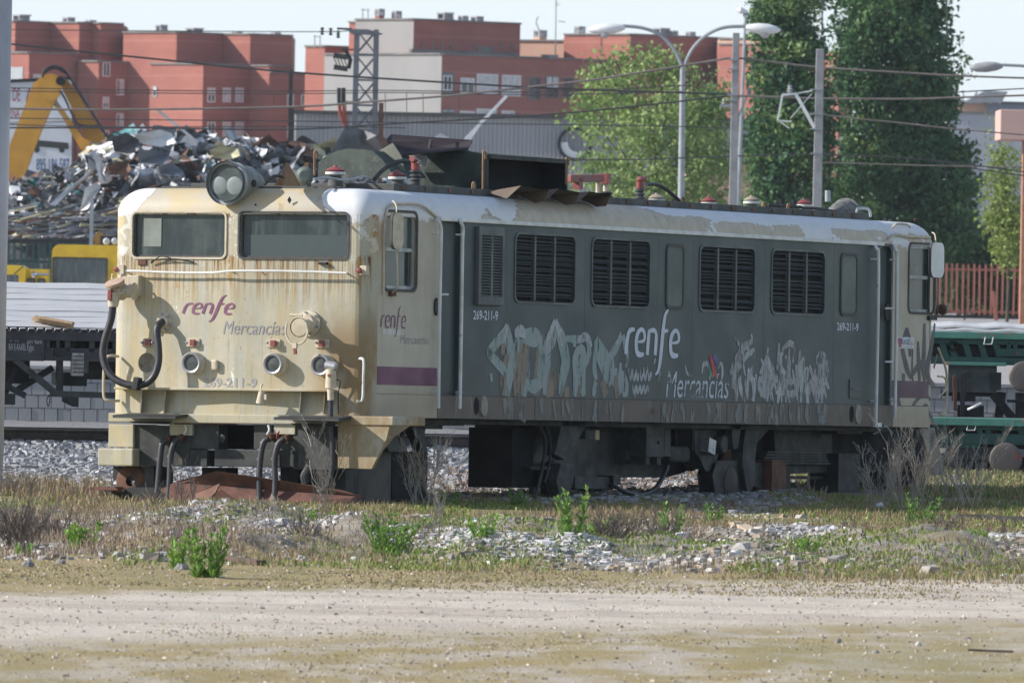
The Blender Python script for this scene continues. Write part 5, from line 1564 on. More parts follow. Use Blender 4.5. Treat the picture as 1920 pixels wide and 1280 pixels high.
def roof_mat():
    t = NT('peeling_white_over_beige')
    x, y, z = t.sep()[:3]
    n = t.noise(1.5, 7, .62, t.mp((.8, .8, 1.6)))
    nf = t.noise(5, 6, .7)
    v = t.math('ADD', t.math('MULTIPLY', t.math('SUBTRACT', z, 2.28), 2.3), t.math('MULTIPLY', t.math('SUBTRACT', n, .5), 1.9))
    v = t.math('ADD', v, t.math('MULTIPLY', t.math('SUBTRACT', nf, .5), .22))
    hole = t.math('MULTIPLY', t.ss(x, 3.6, 4.6), t.ss(x, 8.8, 7.0))
    v = t.math('SUBTRACT', v, t.math('MULTIPLY', hole, .75))
    low = t.math('MULTIPLY', t.math('MULTIPLY', t.ss(x, 7.6, 8.6), t.ss(z, 2.46, 2.30)), t.ss(t.noise(1.3, 6, .6, t.mp((.9, 1, 1.8), loc=(4, 2, 6))), .44, .5))
    v = t.math('SUBTRACT', t.math('ADD', v, t.math('MULTIPLY', t.ss(x, 8.5, 10), .3)), t.math('MULTIPLY', low, 1.1))
    mid = t.math('MULTIPLY', t.math('MULTIPLY', t.ss(y, .35, .85), t.ss(y, 3.0, 2.55)), t.ss(x, .5, .3))
    v = t.math('SUBTRACT', v, t.math('MULTIPLY', mid, 1.5))
    v = t.math('ADD', v, t.math('MULTIPLY', t.ss(x, 3.4, 2.0), .35))
    beige = t.mix(t.ss(nf, .35, .65), (.50, .44, .35), (.42, .36, .27))
    beige = t.mix(t.math('MULTIPLY', mid, .8), beige, t.mix(t.ss(n, .42, .58), (.52, .42, .24), (.47, .43, .35)))
    beige = t.mix(t.ss(t.noise(1.0, 5, .7, t.mp((7, 7, 1))), .56, .72, 0, .6), beige, (.3, .2, .1))
    white = t.mix(t.ss(nf, .4, .7), (.66, .67, .69), (.6, .61, .63))
    edge = t.mix(t.ss(v, -.02, .0), beige, (.2, .14, .1))
    c = t.mix(t.ss(v, .0, .03), edge, white)
    c = t.mix(t.ss(t.noise(8, 7, .75, t.mp((1, 1, 1), loc=(6, 1, 3))), .7, .72), c, (.12, .1, .09))
    t.bump(t.ss(v, -.02, .03), .5, .006)
    return t.done(c, .5, 0, .35)
def skirt_mat():
    t = NT('brown_dust_over_grey')
    n1 = t.noise(1.5, 6, .65); n2 = t.noise(1.0, 6, .72, t.mp((5, 3, 1)))
    c = t.mix(t.ss(n1, .35, .65), (.195, .16, .13), (.15, .13, .11))
    c = t.mix(t.ss(n2, .55, .62), c, (.25, .22, .19))
    c = t.mix(t.ss(t.noise(3, 7, .7), .62, .66), c, (.12, .09, .07))
    t.bump(n2, .12, .01)
    return t.done(c, .75, 0, .25)
M['cream'] = cream_mat(); M['cabside'] = cab_side_mat(); M['green'] = green_mat(); M['roofp'] = roof_mat(); M['skirt'] = skirt_mat()
M['seal'] = wmat('perished_rubber_seal', (.05, .05, .05), (.09, .085, .075), 14, .7)
M['creamhw'] = wmat('cream_hardware', (.56, .49, .38), (.46, .39, .28), 9, .6, c3=(.2, .1, .06), th=.64, sc3=14)
M['whitehw'] = wmat('chipped_white_rail', (.72, .72, .71), (.6, .59, .56), 5, .5, c3=(.3, .22, .16), th=.66, sc3=9)
M['redl'] = wmat('red_lens', (.27, .06, .055), (.2, .05, .045), 14, .4, c3=(.35, .2, .12), th=.66)
M['roofdk'] = wmat('sooty_roof_walk', (.085, .088, .082), (.06, .062, .058), 4, .75, c3=(.13, .08, .05), th=.66)
M['hoodg'] = wmat('sooty_green_hood', (.062, .082, .068), (.042, .054, .048), 3.2, .7, c3=(.095, .1, .085), th=.58, bump=.15)
M['louvre'] = wmat('louvre_grey', (.105, .12, .118), (.085, .096, .095), 4, .6, c3=(.14, .13, .12), th=.68)
M['black_in'] = wmat('deep_shade_black', (.006, .006, .0065), None, 4, .9, bump=0)  # black boxes, plus shade painted into holes, gaps and deep underframe parts

loco = thing('locomotive', 'derelict cream and dark grey-green electric locomotive with graffiti along its side', 'locomotive', (0, 0, 0))
loco.rotation_euler = LROT.to_euler()
def LB(mb, name, mats, smooth=False, bevel=0, parent=None, label=None):
    """a part of the locomotive, or a piece of one of its parts"""
    o = mb.build(name, mats, parent or loco, smooth, bevel)
    if parent is None: o.location = LOFF
    if label: o['label'] = label
    return o
def outline(i=0.0):
    """plan of the body, drawn in by i; same number of points for any i"""
    rx, ry = max(.24 - .5 * i, .05), max(.2 - .45 * i, .05)
    x0, x1, y0, y1 = i, LL - i, i, W_ - i
    P = []
    for x in (rx, XD1, XD2, LL - rx - i * 0): P.append((min(max(x, x0 + rx), x1 - rx), y0))
    def cor(cx, cy, a0):
        return [(cx + rx * math.cos(math.radians(a0 + 90 * k / 8)), cy + ry * math.sin(math.radians(a0 + 90 * k / 8))) for k in range(1, 9)]
    P += cor(x1 - rx, y0 + ry, 270)
    P += [(x1 + .06, W_ / 2)]
    P += [(x1, y1 - ry)] + cor(x1 - rx, y1 - ry, 0)
    for x in (XD2, XD1, x0 + rx): P.append((min(max(x, x0 + rx), x1 - rx), y1))
    P += cor(x0 + rx, y1 - ry, 90)
    P += [(x0 - .07, W_ / 2), (x0, y0 + ry)]
    P += cor(x0 + rx, y0 + ry, 180)[:-1]
    return P
XD1 = S(822, 600)[0]; XD2 = S(1673, 620)[0]
ZG = 2.227; ZR = 2.515; BELT = .26
def fx(y): return -.07 * (1 - abs(y - W_ / 2) / (W_ / 2 - .2)) if .2 < y < W_ - .2 else 0.0
mpS = lambda a, b, dd: Vector((a, dd, b))
mpF = lambda a, b, dd: Vector((fx(a) + dd, a, b))
def SR(px0, px1, py0, py1):
    """photo rectangle on the side -> x0, x1, z0, z1"""
    xm, ym = (px0 + px1) / 2, (py0 + py1) / 2
    return S(px0, ym)[0], S(px1, ym)[0], S(xm, py1)[1], S(xm, py0)[1]
def FRr(px0, px1, py0, py1):
    """photo rectangle on the front -> y0 < y1, z0, z1 (the left of the photo is the far side)"""
    xm, ym = (px0 + px1) / 2, (py0 + py1) / 2
    return Fr(px1, ym, -.04)[0], Fr(px0, ym, -.04)[0], Fr(xm, py1, -.04)[1], Fr(xm, py0, -.04)[1]
def body():
    O = outline(0)
    N = len(O)
    # front cab: two facets with holes
    mb = MB()
    WL = rrect(*FRr(246, 424, 399, 482), .06); WR = rrect(*FRr(452, 649, 400, 483), .05)
    yl, zl = Fr(275, 680, -.02)
    bowl = circ(yl, zl, .112, 24)
    zt = ZG
    mb.panel([(W_ / 2, 0), (W_ - .2, 0), (W_ - .2, zt), (W_ / 2, zt)], [WL, bowl], mpF, .055)
    mb.panel([(.2, 0), (W_ / 2, 0), (W_ / 2, zt), (.2, zt)], [WR], mpF, .055)
    fc = mb
    sd = MB()
    def strip(m, idx, z0=0, z1=ZG):
        for i in idx:
            j = (i + 1) % N
            a, b = O[i], O[j]
            m.add([(*a, z0), (*b, z0), (*b, z1), (*a, z1)], [(0, 1, 2, 3)])
    # outline order: near side 0..3, rear near corner 4..11, rear 12.., far side, front far corner, front facets, front near corner
    i_far = next(i for i, p in enumerate(O) if i > 12 and abs(p[1] - W_) < 1e-6 and p[0] < 2)
    strip(fc, range(i_far, i_far + 9))
    strip(fc, list(range(N - 8, N)))
    CW = rrect(*SR(721, 780, 399, 542), .075)
    sd.panel([(.24, BELT), (XD1, BELT), (XD1, ZG), (.24, ZG)], [CW], mpS, .06)
    LB(fc, 'front_cab', M['cream'], 'sharp')
    LB(sd, 'cab_side', M['cabside'])
    lo = MB(); lo.panel([(.24, 0), (XD1, 0), (XD1, BELT - .004), (.24, BELT - .004)], [], mpS)
    LB(lo, 'cab_skirt', M['cabside'])
    # middle side with recesses for doors and grilles
    D1 = rrect(*SR(828, 861, 413, 741), .1); 
    D1 = [(a, b) for a, b in D1]
    D2 = rrect(*SR(1649, 1670, 462, 770), .1)
    G = [SR(966, 1077, 442, 566), SR(1110, 1217, 451, 573), SR(1312, 1414, 465, 582), SR(1447, 1545, 472, 587)]
    holes = [D1] + [rrect(*g, .09) for g in G] + [D2]
    mb = MB().panel([(XD1, BELT), (XD2, BELT), (XD2, ZG), (XD1, ZG)], holes, mpS, .07)
    LB(mb, 'side_panel', M['green'])
    for h, nm in ((D1, 'cab_door'), (D2, 'cab_door')):
        d_ = LB(MB().plate(h, mpS, .05, .068), nm, M['green'])
    # rear cab side
    RW = rrect(*SR(1704, 1750, 459, 585), .075)
    mb = MB().panel([(XD2, BELT), (LL - .24, BELT), (LL - .24, ZG), (XD2, ZG)], [RW], mpS, .06)
    LB(mb, 'rear_cab_side', M['cabside'])
    mb = MB(); strip(mb, range(3, 14)); strip(mb, range(14, i_far))
    mb.add([(*O[i], .0) for i in range(N)], [tuple(range(N))])
    LB(mb, 'rear_cab', M['cabside'])
    # skirt below the belt
    sk = MB(); sk.bx(XD1, XD2 + .05, -.006, .03, 0, BELT - .006)
    LB(sk, 'skirt', M['skirt'])
    sk = MB(); sk.bx(XD2 + .055, LL - .24, -.004, .03, 0, BELT - .006); LB(sk, 'skirt', M['cabside'])
    # roof: shoulders in one sheet
    rf = MB(); rings = []
    prof = [(0, ZG)] + [(.30 * (1 - math.cos(math.radians(a))), ZG + (ZR - ZG) * math.sin(math.radians(a))) for a in (10, 22, 35, 48, 60, 70, 80, 90)]
    for ins, z in prof: rings.append([(*p, z) for p in outline(ins)])
    vs = [p for r in rings for p in r]; fs = []
    for k in range(len(rings) - 1):
        for i in range(N):
            j = (i + 1) % N
            fs.append((k * N + i, k * N + j, (k + 1) * N + j, (k + 1) * N + i))
    fs.append(tuple(range((len(rings) - 1) * N, len(rings) * N)))
    rf.add(vs, fs)
    LB(rf, 'roof', M['roofp'], 'sharp')
    # gutter along the side
    LB(MB().bx(XD1 - .02, S(1655, 455)[0], -.028, .01, ZG - .03, ZG + .016), 'gutter', M['whitehw'], bevel=.006)
    g = [S(823, 411), S(812, 403), S(786, 384), S(748, 382), S(733, 385), S(724, 394), S(719, 420), S(717.5, 480), S(717, 552)]
    LB(MB().tube(smooth_path([(a, -.012, b) for a, b in g], 4), .016, 6), 'rain_strip', M['creamhw'], True)
    g = [S(1652, 457), S(1662, 452), S(1676, 440), S(1700, 443), S(1742, 445)]
    LB(MB().tube(smooth_path([(a, -.012, b) for a, b in g], 4), .018, 6), 'rain_strip', M['creamhw'], True)
    # glazing
    wsm = NT('dusty_windscreen'); v = wsm.mp((1, 1, 1)); n_ = wsm.noise(1, 6, .7, wsm.mp((3, 7, .8))); n2 = wsm.noise(2.2, 4, .6)
    c_ = wsm.mix(wsm.ss(n_, .42, .7), (.024, .035, .037), (.07, .092, .09)); c_ = wsm.mix(wsm.ss(n2, .5, .7, 0, .5), c_, (.085, .105, .103))
    M['ws'] = wsm.done(c_, .28, 0, .5)
    for k, w in enumerate((WL, WR)):
        p = LB(MB().plate(w, mpF, .048, .053), 'windscreen', M['ws'])
        ys = [a for a, b in w]; zs = [b for a, b in w]
        o2 = rrect(min(ys) - .022, max(ys) + .022, min(zs) - .022, max(zs) + .022, .075 if k == 0 else .065)
        LB(MB().frame(o2, w, mpF, -.014, .02), 'windscreen_frame', M['creamhw'] if k == 0 else M['seal'])
        i2 = rrect(min(ys) + .022, max(ys) - .022, min(zs) + .022, max(zs) - .022, .045)
        LB(MB().frame(w, i2, mpF, .03, .05), 'windscreen_seal', M['seal'])
    # pale paper stuck inside the left windscreen
    y0, y1, z0, z1 = FRr(264, 298, 409, 462)
    LB(MB().plate([(y0, z0), (y1, z0), (y1, z1), (y0, z1)], mpF, .040, .046), 'paper', wmat('faded_paper', (.22, .245, .225), (.18, .2, .18), 4, .8, bump=0))
    y0, y1, z0, z1 = FRr(456, 645, 440, 480)
    LB(MB().plate([(y0, z0), (y1, z0), (y1, z1), (y0, z1)], mpF, .0455, .0475), 'sun_blind', wmat('dusty_blind', (.06, .082, .085), (.05, .07, .072), 3, .4, bump=0))
    # bowl of the missing lamp
    n = 24; vs = []; fs = []
    for k, (r, dep) in enumerate(((.112, .05), (.108, .12), (.07, .2), (.02, .22))):
        vs += [mpF(yl + r * math.cos(2 * math.pi * i / n), zl + r * math.sin(2 * math.pi * i / n), dep) for i in range(n)]
    for k in range(3):
        for i in range(n):
            j = (i + 1) % n; fs.append((k * n + i, k * n + j, (k + 1) * n + j, (k + 1) * n + i))
    fs.append(tuple(range(3 * n, 4 * n)))
    LB(MB().add(vs, fs), 'empty_lamp_bowl', wmat('bare_lamp_bowl', (.5, .48, .44), (.4, .36, .3), 6, .5, c3=(.25, .14, .07), th=.6), True)
    # cab side windows with sashes
    cg = wmat('grey_green_window', (.05, .066, .06), (.07, .09, .082), 2, .2, bump=0)
    al = wmat('aluminium_sash', (.36, .38, .38), (.28, .3, .3), 8, .45, .4)
    for w in (CW, RW):
        xs = [a for a, b in w]; zs = [b for a, b in w]
        x0, x1, z0, z1 = min(xs), max(xs), min(zs), max(zs)
        f = LB(MB().frame(rrect(x0 - .03, x1 + .03, z0 - .03, z1 + .03, .1), w, mpS, -.012, .02), 'cab_window', M['seal'])
        LB(MB().frame(w, rrect(x0 + .035, x1 - .045, z0 + .035, z1 - .045, .05), mpS, .028, .05), 'sash', al, parent=f)
        zm = z0 + (z1 - z0) * .515
        LB(MB().bx(x0 + .03, x1 - .05, .024, .05, zm - .02, zm + .02), 'sash_bar', al, parent=f)
        LB(MB().plate(w, mpS, .052, .058), 'pane', cg, parent=f)
        LB(MB().bx(x1 - .14, x1 - .12, .03, .05, z0 + .05, zm - .02), 'sash_bar', M['seal'], parent=f)
    return G
G = body()
# purple bands
PUR = wmat('purple_band', (.15, .028, .09), (.12, .025, .075), 2, .5, c3=(.2, .07, .12), th=.7)
a = S(818, 704)
z0, z1 = S(760, 722)[1], S(760, 688)[1]
LB(MB().bx(.245, XD1 - .008, -.004, .0, z0, z1), 'purple_band', PUR)
P = []
z0b, z1b = S(1715, 746)[1], S(1715, 714)[1]
LB(MB().bx(XD2 + .01, LL - .25, -.004, .0, z0b, z1b), 'purple_band', wmat('faded_purple', (.13, .06, .09), (.1, .06, .075), 2, .6))
# louvre grilles
for gi, (x0, x1, z0, z1) in enumerate(G):
    fr = MB().frame(rrect(x0 - .028, x1 + .028, z0 - .028, z1 + .028, .11), rrect(x0, x1, z0, z1, .09), mpS, -.012, .01)
    g = LB(fr, 'louvre_grille', M['louvre'])
    LB(MB().plate(rrect(x0, x1, z0, z1, .09), mpS, .062, .068), 'grille_back', M['black_in'], parent=g)
    ns = 20; st = (z1 - z0 - .05) / ns
    mb = MB(); h = st * .62
    mb.add([(x0 + .015, .050, -.005), (x1 - .015, .050, -.005), (x1 - .015, .004, -st * .80), (x0 + .015, .004, -st * .80), (x0 + .015, .056, .0), (x1 - .015, .056, .0), (x1 - .015, .0, -st * .74), (x0 + .015, .0, -st * .74)],
           [(0, 1, 2, 3), (4, 7, 6, 5), (3, 2, 6, 7), (0, 3, 7, 4), (1, 5, 6, 2)])
    me = mb.mesh('slat', M['louvre'])
    for k in range(ns):
        q = bpy.data.objects.new('slat', me); COL.objects.link(q); q.parent = g
        q.location = (0, random.uniform(-.002, .002), z0 + .05 + st * (k + .75)); q.rotation_euler = (random.uniform(-.03, .03), random.uniform(-.003, .003), 0)
    for f in (1, 2):
        xm = x0 + (x1 - x0) * f / 3
        LB(MB().bx(xm - .022, xm + .022, -.002, .05, z0 + .01, z1 - .01), 'mullion', M['louvre'], parent=g)
# small raised shutter
x0, x1, z0, z1 = SR(892, 937, 429, 569)
g = LB(MB().frame([(x0 - .02, z0 - .02), (x1 + .02, z0 - .02), (x1 + .02, z1 + .02), (x0 - .02, z1 + .02)], [(x0 + .06, z0 + .08), (x1 - .03, z0 + .08), (x1 - .03, z1 - .08), (x0 + .06, z1 - .08)], mpS, -.05, .0), 'shutter', M['louvre'], bevel=.006, label='small raised shutter with two columns of slats')
LB(MB().bx(x0 + .06, x1 - .03, -.004, -.001, z0 + .08, z1 - .08), 'shutter_back', M['black_in'], parent=g)
xm = (x0 + x1) / 2 + .015
LB(MB().bx(xm - .025, xm + .025, -.048, -.005, z0 + .08, z1 - .08), 'mullion', M['louvre'], parent=g)
ns = 21; st = (z1 - z0 - .16) / ns
me = MB().add([(x0 + .062, -.006, 0), (x1 - .032, -.006, 0), (x1 - .032, -.044, -.02), (x0 + .062, -.044, -.02)], [(0, 1, 2, 3)]).add([(x0 + .062, -.006, .008), (x1 - .032, -.006, .008), (x1 - .032, -.044, -.012), (x0 + .062, -.044, -.012)], [(3, 2, 1, 0)]).add([(x0 + .062, -.044, -.012), (x1 - .032, -.044, -.012), (x1 - .032, -.044, -.02), (x0 + .062, -.044, -.02)], [(0, 3, 2, 1)]).mesh('slat', M['louvre'])
for k in range(ns):
    q = bpy.data.objects.new('slat', me); COL.objects.link(q); q.parent = g; q.location = (0, 0, z0 + .08 + st * (k + .75))
# blanked tall windows
bl = wmat('dull_olive_plate', (.105, .13, .115), (.09, .11, .1), 2, .55, bump=.05)
for r in ((1248, 1282, 457, 580), (1575, 1607, 474, 593)):
    x0, x1, z0, z1 = SR(*r)
    f = LB(MB().frame(rrect(x0, x1, z0, z1, .09), rrect(x0 + .04, x1 - .04, z0 + .04, z1 - .04, .06), mpS, -.014, .0), 'side_window', M['seal'])
    LB(MB().plate(rrect(x0 + .04, x1 - .04, z0 + .04, z1 - .04, .06), mpS, -.006, -.001), 'pane', bl, parent=f)
x0, x1, z0, z1 = SR(1592, 1614, 711, 746)
LB(MB().plate(rrect(x0, x1, z0, z1, .02), mpS, -.012, 0), 'hatch', M['green'], bevel=.004)
LB(MB().bx(x0 + .05, x1 - .05, -.02, -.013, (z0 + z1) / 2 - .01, (z0 + z1) / 2 + .01), 'hatch_latch', M['louvre'])
# door rails, handles
def rail_at(px, y0, y1, pts, white=True):
    P = [(lambda yy, q: (q[0], yy, q[1]))(yy, S(x, y, yy)) for yy, (x, y) in zip([-.02] + [-.075] * 20, pts)]
    o = LB(MB().tube(smooth_path(P, 4), .021, 8), 'handrail', M['whitehw'], True)
    for y in (y0, y1):
        x, z = S(px, y, -.075)
        LB(MB().tube([(x, -.075, z), (x, .0, z)], .012, 6), 'rail_bracket', M['whitehw'], True, parent=o)
rail_at(822, 437, 735, [(818, 411), (823, 416), (827, 428), (827, 450), (824, 600), (822, 765)])
rail_at(866, 440, 735, [(861, 411), (865, 419), (868, 430), (867, 460), (865, 600), (862, 766)])
rail_at(1643, 486, 752, [(1640, 460), (1644, 468), (1647, 480), (1646, 600), (1642, 796)])
rail_at(1679, 487, 750, [(1675, 460), (1680, 470), (1682, 485), (1681, 600), (1679, 720), (1678, 782)])
for pts in ([(828, 552), (840, 552)], [(1660, 578), (1676, 578)], [(1660, 678), (1676, 678)]):
    P = [(S(x, y, -.05)[0], -.05, S(x, y, -.05)[1]) for i, (x, y) in enumerate(pts)]
    LB(MB().tube(P, .012, 6), 'door_handle', M['whitehw'], True)
for px, py, wd, ht in ((817, 575, 8, 34), (1662, 585, 9, 34)):
    x0, x1, z0, z1 = SR(px - wd / 2, px + wd / 2, py - ht / 2, py + ht / 2)
    LB(MB().plate(circ((x0 + x1) / 2, (z0 + z1) / 2, (x1 - x0) / 2, 14, (z1 - z0) / 2), mpS, -.02, 0.0), 'door_pull', M['dark_steel'])
for px, py in ((904, 761), (1606, 776)):
    x, z = S(px, py)
    LB(MB().plate(circ(x, z, .085, 20, .11), mpS, -.03, -.008), 'filler_cap', wmat('pale_cap', (.33, .3, .25), (.25, .21, .17), 9, .7) if 'pale_cap' not in bpy.data.materials else bpy.data.materials['pale_cap'], bevel=.006)
    LB(MB().plate(circ(x - .17, z, .06, 16, .1), mpS, -.012, -.007), 'filler_hole', M['black_in'])
# mirrors
def mirror(px0, px1, py0, py1, mat, yy, rods, lab):
    xm, ym = (px0 + px1) / 2, (py0 + py1) / 2
    x0, x1, z0, z1 = S(px0, ym, yy)[0], S(px1, ym, yy)[0], S(xm, py1, yy)[1], S(xm, py0, yy)[1]
    mp = lambda a, b, dd: Vector((a, yy + dd, b))
    o = LB(MB().plate(rrect(x0, x1, z0, z1, min(.09, (x1 - x0) * .42), 6), mp, -.02, .02), 'mirror', mat, bevel=.008, label=lab)
    LB(MB().frame(rrect(x0 - .012, x1 + .012, z0 - .012, z1 + .012, min(.1, (x1 - x0) * .44), 6), rrect(x0, x1, z0, z1, min(.09, (x1 - x0) * .42), 6), mp, -.012, .012), 'mirror_rim', M['seal'], parent=o)
    for r in rods: LB(MB().tube(smooth_path([Vector((S(x, y, yy_)[0], yy_, S(x, y, yy_)[1])) for x, y, yy_ in r], 4), .009, 6), 'mirror_rod', M['creamhw'], True, parent=o)
mirror(734, 753, 400, 466, M['creamhw'], -.2, [[(743, 400, -.2), (744, 390, -.16), (740, 380, -.05), (736, 377, 0)], [(744, 466, -.2), (745, 500, -.19), (745, 536, -.18), (741, 545, -.08), (732, 549, -.02)]], 'cream oval mirror back over the cab window')
LB(MB().bx(S(728, 550)[0], S(737, 550)[0], -.04, 0, S(730, 555)[1], S(730, 545)[1]), 'mirror_bracket', M['rust'])
mirror(1744, 1767, 456, 519, M['white'], -.28, [[(1755, 456, -.28), (1753, 440, -.2), (1748, 436, 0)], [(1756, 519, -.28), (1756, 560, -.25), (1752, 590, -.02)]], 'bright white oval mirror at the rear cab')
LB(MB().bx(S(1738, 580)[0], S(1752, 580)[0], -.04, 0, S(1745, 600)[1], S(1745, 592)[1]), 'mirror_bracket', M['dark_steel'])
LB(MB().bar((S(1752, 590)[0], -.03, S(1752, 590)[1]), (S(1753, 505)[0], -.03, S(1753, 505)[1]), .03, .035), 'mirror_post', M['under_grey'])

for px in (1002, 1120, 1238, 1362, 1480):
    x, z = S(px, 770); LB(MB().bx(x - .006, x + .006, -.0085, -.0055, .004, BELT - .01), 'skirt_seam', M['dark_steel'])
for px in (948, 1095, 1232, 1298, 1432, 1562):
    x, z = S(px, 640); LB(MB().bx(x - .004, x + .004, -.0006, .001, BELT + .01, 2.15), 'panel_seam', wmat('seam_line', (.035, .045, .046), None, 4, .6, bump=0) if 'seam_line' not in bpy.data.materials else bpy.data.materials['seam_line'])
# lettering and marks
def renfe(mb, x0, x1, zb, xh, mp, k=1.0, w=.17, sl=.0):
    """the script word in round strokes; xh is the x-height"""
    sx = (x1 - x0) / 4.75
    T = lambda pts: [(x0 + (a + sl * b) * sx, zb + b * xh) for a, b in pts]
    e = [(.13, .5), (.62, .55), (.74, .72), (.62, .95), (.38, 1.0), (.13, .8), (.06, .45), (.16, .1), (.42, 0), (.72, .02)]
    u = min(sx, xh)
    def st(pts, ws): stroke(mb, T(pts), [q * u * w / .17 for q in ws], mp)
    st([(.05, 0), (.09, .5), (.2, .86), (.42, .98), (.68, .99)], [.2, .2, .17, .13, .09])
    st([(a + .78, b) for a, b in e], [.05, .1, .16, .13, .12, .19, .21, .19, .15, .1])
    st([(1.78, 0), (1.82, .6), (1.86, .98)], [.2, .2, .17]); st([(1.84, .95), (2.2, .99), (2.42, .88), (2.46, .6), (2.43, 0)], [.1, .13, .16, .2, .2])
    st([(2.5, -.78), (2.74, -.62), (2.87, -.2), (2.95, .5), (3.03, 1.2), (3.14, 1.62), (3.4, 1.86)], [.05, .14, .2, .22, .2, .15, .05])
    st([(2.86, .97), (3.1, .97), (3.42, 1.0)], [.1, .12, .07])
    st([(a + 3.6, b) for a, b in e], [.05, .1, .16, .13, .12, .19, .21, .19, .15, .1])
WHT = wmat('white_lettering', (.62, .65, .72), (.56, .59, .66), 6, .55, bump=0)
GRYL = wmat('grey_lettering', (.22, .22, .26), (.33, .31, .3), 9, .6, bump=0)
PURL = wmat('purple_lettering', (.17, .045, .12), (.22, .09, .15), 10, .55, bump=0)
xa, za = S(1172, 664); xb, zb_ = S(1280, 667); xh = S(1200, 616)[1] - S(1200, 664)[1]
mb = MB(); renfe(mb, xa, xb, (za + zb_) / 2, xh * .98, mpS, w=.245, sl=.06); LB(mb, 'operator_lettering', WHT)
x0, x1, z0, z1 = SR(713, 764, 592, 614); mb = MB(); renfe(mb, x0, x1, z0, (z1 - z0), mpS, w=.17, sl=.08); LB(mb, 'operator_lettering', PURL)
y0, y1, z0, z1 = FRr(342, 446, 569, 588)
mpFm = lambda a, b, dd: mpF(y1 - a, b, dd)       # letters run towards the near corner
mb = MB(); renfe(mb, 0, y1 - y0, z0, (z1 - z0), mpFm, w=.24, sl=.25); LB(mb, 'operator_lettering', PURL)
for r, txt, shr in (((420, 536, 602, 627), 'Mercancías', .25),):
    y0, y1, z0, z1 = FRr(*r); mb = MB(); yy1 = y1
    lettering(mb, txt, lambda a, b, dd: mpF(yy1 - a, b, dd), 0, y1 - y0, z0, z1, shear=shr); LB(mb, 'lettering', GRYL)
y0, y1, z0, z1 = FRr(382, 483, 708, 726); yy1 = y1
mb = MB(); lettering(mb, '269-211-9', lambda a, b, dd: mpF(yy1 - a, b, dd), 0, y1 - y0, z0, z1); LB(mb, 'number_lettering', wmat('grey_blue_number', (.24, .25, .3), (.34, .33, .32), 9, .6, bump=0))
for r in ((887, 933, 582, 600), (1569, 1609, 605, 620)):
    x0, x1, z0, z1 = SR(*r); mb = MB(); lettering(mb, '269-211-9', mpS, x0, x1, z0, z1); LB(mb, 'number_lettering', WHT)
x0, x1, z0, z1 = SR(750, 804, 628, 645); mb = MB(); lettering(mb, 'Mercancías', mpS, x0, x1, z0, z1, shear=.25); LB(mb, 'lettering', wmat('faint_grey_lettering', (.4, .38, .38), None, 9, .6, bump=0))
x0, x1, z0, z1 = SR(718, 755, 614, 628); LB(MB().bx(x0, x1, -.002, 0, z0, z1 - .02), 'bare_patch', wmat('bare_white_patch', (.6, .58, .54), (.5, .46, .4), 8, .6, bump=0))
def worn_mat(name, col, col2, th, sc=(7, 7, 2.2), rough=.6):
    """paint that has partly flaked off: the coat below shows through"""
    t = NT(name)
    n = t.noise(1.6, 7, .7, t.mp(sc)); c = t.mix(t.ss(t.noise(3, 5, .6), .35, .65), col, col2)
    t.done(c, rough, 0, .3)
    tr = t.node('ShaderNodeBsdfTransparent'); mx = t.node('ShaderNodeMixShader')
    t.l.new(t.ss(n, th - .05, th + .07), mx.inputs[0]); t.l.new(tr.outputs[0], mx.inputs[1]); t.l.new(t.b.outputs[0], mx.inputs[2])
    t.l.new(mx.outputs[0], t.n['Material Output'].inputs['Surface'])
    return t.mat
x0, x1, z0, z1 = SR(1248, 1366, 697, 746); mb = MB(); lettering(mb, 'Mercancías', mpS, x0, x1, z0, z1, shear=.2); LB(mb, 'lettering', worn_mat('flaking_white_lettering', (.58, .61, .66), (.5, .52, .56), .43, (2.2, 3, 3)))
# flag stripes
mb = MB(); SP = lambda pts: [S(*p) for p in pts]
for i, (pts, c) in enumerate((([(1329, 668), (1334, 665), (1345, 706), (1337, 707)], (.5, .03, .05)), ([(1335, 664), (1344, 668), (1346, 684), (1341, 685)], (.07, .07, .28)), ([(1329, 681), (1336, 704), (1336, 708), (1330, 705)], (.03, .3, .14)))):
    LB(MB().plate(SP(pts), mpS, -.006, -.0045), 'logo_stripe', wmat('logo_%s' % ('red', 'blue', 'green')[i], c, None, 8, .5, bump=0))
# sticker
x0, x1, z0, z1 = SR(1681, 1712, 632, 653)
LB(MB().bx(x0, x1, -.006, 0, z0, z1), 'sticker', wmat('sticker_white', (.62, .64, .68), None, 8, .4, bump=0))
xx0, xx1, zz0, zz1 = SR(1689, 1711, 635, 646); mb = MB(); lettering(mb, 'RAXELL', mpS, xx0, xx1, zz0, zz1, depth=-.009, shear=.2)
xx0, xx1, zz0, zz1 = SR(1704, 1710, 648.5, 651.5); lettering(mb, 'S.A.', mpS, xx0, xx1, zz0, zz1, depth=-.009)
LB(mb, 'sticker_lettering', wmat('sticker_navy', (.04, .06, .14), None, 8, .5, bump=0))
LB(MB().plate(SP([(1682, 634), (1686, 633), (1689, 650), (1685, 651)]), mpS, -.010, -.0065), 'sticker_mark', bpy.data.materials['logo_red'])
LB(MB().plate(SP([(1686, 633), (1689, 634), (1690, 643), (1688.5, 646)]), mpS, -.010, -.0065), 'sticker_mark', bpy.data.materials['logo_blue'])

random.seed(21)
